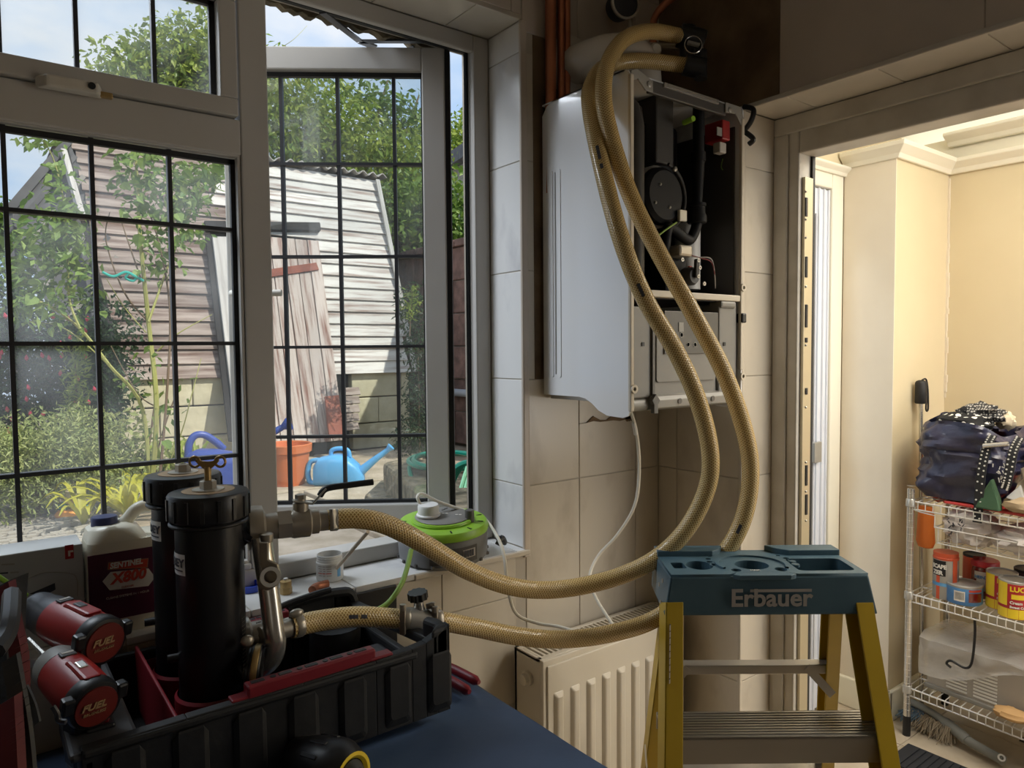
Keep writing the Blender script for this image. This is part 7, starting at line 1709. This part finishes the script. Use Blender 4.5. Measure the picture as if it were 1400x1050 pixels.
for v_ in range(3):
    b = MB(); L_, w_ = .048, .014 + .003 * v_
    ctr = [b.pt((0, L_ * t, -.012 * t * t)) for t in (0, .3, .62, 1)]
    lf = [b.pt((-w_ * s, L_ * t, .006 - .012 * t * t)) for t, s in ((.18, .75), (.48, 1), (.8, .6))]; rt_ = [b.pt((w_ * s, L_ * t, .006 - .012 * t * t)) for t, s in ((.18, .75), (.48, 1), (.8, .6))]
    b.f += [[ctr[0], lf[0], ctr[1]], [ctr[1], lf[0], lf[1], ctr[2]], [ctr[2], lf[1], lf[2]], [ctr[2], lf[2], ctr[3]], [ctr[0], ctr[1], rt_[0]], [ctr[1], ctr[2], rt_[1], rt_[0]], [ctr[2], rt_[2], rt_[1]], [ctr[2], ctr[3], rt_[2]]]
    me = bpy.data.meshes.new('leaf'); me.from_pydata(b.v, [], b.f); me.materials.append(M[('leaf_rose', 'leaf_mid', 'leaf_rose')[v_]]); lm.append(me)
M['leaf_single'] = M['leaf_rose']
SPR = [(55, 335, 50, 36, 46), (40, 380, 45, 50, 34), (95, 340, 35, 40, 24), (85, 290, 40, 30, 20), (195, 220, 35, 35, 26), (190, 265, 30, 30, 12), (250, 260, 45, 40, 50), (285, 235, 25, 25, 18), (235, 300, 45, 40, 34), (215, 345, 30, 40, 14), (58, 190, 26, 8, 7), (80, 240, 18, 26, 8), (88, 290, 20, 20, 5), (60, 420, 50, 30, 16), (215, 540, 40, 60, 10), (110, 400, 30, 30, 8)]
cnt = 0
for (cx, cy, rx, ry, n_) in SPR:
    for k in range(n_):
        a = R.gauss(0, .48); b = R.gauss(0, .48)
        p = rp(cx + rx * a, cy + ry * b, R.uniform(-.16, .16))
        o = bpy.data.objects.new('leaf', lm[R.randrange(3)]); COL.objects.link(o); o.parent = rose; o.location = p - ORG[rose]
        s = R.uniform(.8, 1.5); o.scale = (s, s, s); o.rotation_euler = (R.uniform(-1.3, .5), R.uniform(-.7, .7), R.uniform(0, 6.28)); ORG[o] = p; cnt += 1
rnd = random.Random(33)
vs, fs = leaves([(rp(a, b), (c * RY_ / FPX, .22, d * RY_ / FPX), e) for a, b, c, d, e in SPR], 1500, .05, rnd)
me = bpy.data.meshes.new('small_leaves'); me.from_pydata([v - ORG[rose] for v in vs], [], fs); finish('small_leaves', me, 'leaf_rose', rose, ORG[rose], kind='stuff')
tag(MB().tube(spline([rp(140, 372, -.05), rp(155, 378, -.06), rp(172, 372, -.07), rp(185, 378, -.07), rp(196, 384, -.05)], 6), .006, 6).tube(spline([rp(176, 374, -.07), rp(172, 380, -.06), rp(182, 384, -.06), rp(188, 378, -.06)], 5), .006, 6).build('plant_tie', 'rope_teal', smooth=True), 'teal rope tying the rose stems together', 'rope')
# ---- strap-leaved plant, gnome
b0 = at(170, 690, 3.6); dl = thing('day_lily', 'clump of yellow green strap leaves beside the gravel', 'plant', (b0.x, 3.6, GZ))
for cx, mt_, n_, rr in ((172, 'leaf_yellow', 22, .30), (110, 'leaf_yellow', 9, .18), (262, 'leaf_light', 14, .26), (225, 'leaf_light', 8, .2)):
    c = pZ(cx, 700, GZ); c.y = 3.6 + (.9 if cx > 220 else 0)
    c = V((at(cx, 600, c.y).x, c.y, GZ))
    for k in range(n_):
        a = 2 * PI * k / n_ + R.uniform(-.2, .2); h_ = R.uniform(.10, .20) * (1.25 if mt_ == 'leaf_light' else 1); l_ = rr * R.uniform(.7, 1.1); w_ = R.uniform(.010, .018)
        d = V((math.cos(a), math.sin(a), 0)); s = V((-d.y, d.x, 0)); b = MB(); prev = None
        for j in range(7):
            t = j / 6; p = c + d * l_ * t + V((0, 0, h_ * math.sin(t * 2.3))); ww = w_ * math.sin(PI * (.12 + .86 * t)) + .001
            i = (b.pt(p - s * ww + V((0, 0, ww * .4))), b.pt(p), b.pt(p + s * ww + V((0, 0, ww * .4))))
            if prev: b.f.append([prev[0], prev[1], i[1], i[0]]); b.f.append([prev[1], prev[2], i[2], i[1]])
            prev = i
        b.build('leaf', mt_, dl, smooth=True)
gc = pZ(100, 705, GZ); gn = thing('garden_ornament', 'small cream and teal garden ornament on an orange base in the gravel', 'ornament', gc)
MB().lathe([(.07, 0), (.075, .01), (.06, .03), (.02, .035)], gc, n=20).build('base', 'gnome_orange', gn, smooth=True)
for s in (-1, 1): MB().ball(gc + RGT * (.035 * s) + V((0, 0, .045)), (.034, .03, .022), 14, 8).build('foot', 'gnome_teal', gn, smooth=True)
MB().ball(gc + V((.005, 0, .10)), (.055, .05, .05), 18, 12).build('body', 'gnome_cream', gn, smooth=True)
MB().tube([gc + V((.055 * math.cos(t), -.045 - .006 * math.sin(t), .108 + .022 * math.sin(t * 1))) for t in [PI + PI * k / 12 for k in range(13)]], .006, 6).build('smile', 'dark_print', gn, smooth=True)
# ---- watering cans, pot, hoses
def wcan(base, L_, Wd_, H_, mt_, label, dirn, name='watering_can'):
    base = V(base); d = V(dirn).normalized(); s = V((-d.y, d.x, 0)); t = thing(name, label, 'watering can', base)
    def w(a, h_, o=0): return base + d * a + V((0, 0, h_)) + s * o
    b = MB(); rings = []
    for a, h_, ww, ht in ((-.5, .02, .30, .40), (-.49, .0, .42, .62), (-.40, .0, .5, .80), (-.1, .0, .5, .90), (.15, .0, .48, .86), (.36, .0, .40, .60), (.46, .02, .26, .34), (.48, .05, .18, .25)):
        a *= L_; ring = [b.pt(w(a, h_ * H_ + H_ * ht * (.5 + .5 * cz), Wd_ * ww * cy)) for cy, cz in [(math.copysign(abs(math.cos(2 * PI * k / 20)) ** .5, math.cos(2 * PI * k / 20)), math.copysign(abs(math.sin(2 * PI * k / 20)) ** .5, math.sin(2 * PI * k / 20))) for k in range(20)]]
        rings.append(ring)
    b.loft(rings); b.build('can_body', mt_, t, smooth=True)
    MB().tube([w(.34 * L_, .30 * H_), w(.70 * L_, .72 * H_), w(1.0 * L_, 1.04 * H_)], [.030 * H_ / .2, .020 * H_ / .2, .014 * H_ / .2], 12).build('spout', mt_, t, smooth=True)
    MB().lathe([(.012, 0), (.022, .02), (.022, .026), (.002, .028)], w(.98 * L_, 1.02 * H_), d * .6 + V((0, 0, .6)), 16).build('rose', mt_, t, smooth=True)
    MB().tube(spline([w(-.18 * L_, .82 * H_), w(-.16 * L_, 1.0 * H_), w(-.0, 1.06 * H_), w(.16 * L_, 1.0 * H_), w(.2 * L_, .8 * H_)], 6), .013 * H_ / .2, 10).build('handle', mt_, t, smooth=True)
    MB().tube(spline([w(-.42 * L_, .72 * H_), w(-.60 * L_, .66 * H_), w(-.66 * L_, .36 * H_), w(-.62 * L_, .08 * H_), w(-.46 * L_, .04 * H_)], 6), .015 * H_ / .2, 10).build('handle', mt_, t, smooth=True)
    return t
yc = 3.62; c = pZ(455, 664, GZ + .016); 
wcan((c.x + .045, c.y, GZ + .016), .27, .16, .19, 'can_light_blue', 'light blue plastic watering can standing on the paving', RGT)
c = pZ(300, 662, GZ + .016); c = at(285, 640, 3.75); 
dk = thing('watering_can', 'dark blue plastic watering can with big loop handle seen behind the mullion', 'watering can', (c.x, c.y, GZ + .03))
k0, k1 = pY(258, 650, 3.75), pY(335, 600, 3.75); zt__ = pY(290, 595, 3.75).z; Lr = (k1.x - k0.x)
b = MB(); rings = []
rd = V((RGT.x, RGT.y, 0)).normalized(); sd_ = V((-rd.y, rd.x, 0)); base = V((k0.x, 3.75, GZ + .03)); S_ = 3.75 / .86 / FPX
for a, z0, z1, ww in ((0, -.0, .06, .03), (3, .0, .15, .07), (12, .0, .17, .085), (30, .0, .165, .085), (50, .0, .15, .075), (62, .0, .15, .06), (66, .0, .14, .03)):
    z0_ = GZ + .017; zz_ = pY(290, 612, 3.75).z - (.165 - z1) * .9
    rings.append([b.pt(base + rd * (a * S_) + sd_ * (ww * math.copysign(abs(math.cos(2 * PI * k / 18)) ** .6, math.cos(2 * PI * k / 18))) + V((0, 0, (z0_ + (zz_ - z0_) * (.5 + .5 * math.copysign(abs(math.sin(2 * PI * k / 18)) ** .6, math.sin(2 * PI * k / 18)))) - base.z))) for k in range(18)])
b.loft(rings); b.build('can_body', 'can_dark_blue', dk, smooth=True)
MB().tube(spline([pY(257, 635, 3.75), pY(258, 610, 3.75), pY(266, 596, 3.75), pY(280, 595, 3.75), pY(296, 605, 3.75), pY(306, 614, 3.75)], 6), .018, 10).build('handle', 'can_dark_blue', dk, smooth=True)
MB().tube([pY(318, 632, 3.75), pY(350, 605, 3.72), pY(388, 583, 3.68)], [.03, .022, .016], 10).build('spout', 'can_dark_blue', dk, smooth=True)
MB().lathe([(.014, 0), (.034, .035), (.034, .042), (.002, .046)], pY(386, 584, 3.68), rd * .7 + V((0, 0, .35)), 16).build('rose', 'can_dark_blue', dk, smooth=True)
c = pZ(393, 662, GZ + .018); pt_ = thing('plant_pot', 'orange plastic plant pot standing on the paving beside the blue can', 'pot', c)
S2 = (c - EYE).dot(FWD) / FPX; rt_ = 33 * S2; zt2 = pP(400, 606, c, FH).z - c.z
MB().lathe([(rt_ * .70, 0), (rt_ * .93, zt2 * .80), (rt_ * 1.0, zt2 * .80), (rt_ * 1.02, zt2 * .98), (rt_ * .97, zt2), (rt_ * .92, zt2 * .98), (rt_ * .88, zt2 * .8), (.01, zt2 * .78)], c, n=36).build('pot_body', 'pot_orange', pt_, smooth=True)
hc = thing('garden_hose', 'coiled dark green garden hose draped over the stone steps', 'hose', pD(605, 670, 3.2))
b = MB(); pts = []
for k in range(130):                                                        # loops lying on the stone
    a = 2 * PI * k / 26; rr = 1 + .10 * math.sin(k * .37); p = pZ(610 + 47 * math.cos(a) * rr, 630 + 11 * math.sin(a) * rr, .94 + .012 * (k // 26)); pts.append(p)
b.tube(spline(pts, 2), .0105, 7); b.build('coil', 'hose_green', hc, smooth=True)
b = MB(); pts = []
for k in range(110):                                                        # loops hanging down its face
    a = 2 * PI * k / 24; pts.append(pD(640 + (24 + 2 * (k // 24)) * math.cos(a) + 3 * math.sin(k * .5), 676 + 44 * math.sin(a), 2.62 - .012 * (k // 24)))
b.tube(spline(pts, 2), .0105, 7); b.build('coil', 'hose_green', hc, smooth=True)
MB().tube(spline([pZ(563, 630, .945), pD(560, 642, 3.08), pD(566, 664, 2.92), pD(576, 682, 2.80), pD(592, 698, 2.70), pD(606, 716, 2.62)], 6), .0105, 7).build('loose_end', 'hose_green', hc, smooth=True)
for x0 in (0, 6):
    tag(MB().tube(spline([pD(648 + x0 * .2, 560, 2.9), pD(642 + x0, 625, 2.8), pD(634 + x0, 655, 2.75), pD(624 + x0, 690, 2.7), pD(614 + x0, 725, 2.65)], 6), .0085, 7).build('hose_length', 'hose_pale', smooth=True), 'pale green hose hanging in the gap of the open casement' if not x0 else 'second pale green hose just right of the first in the casement gap', 'hose')
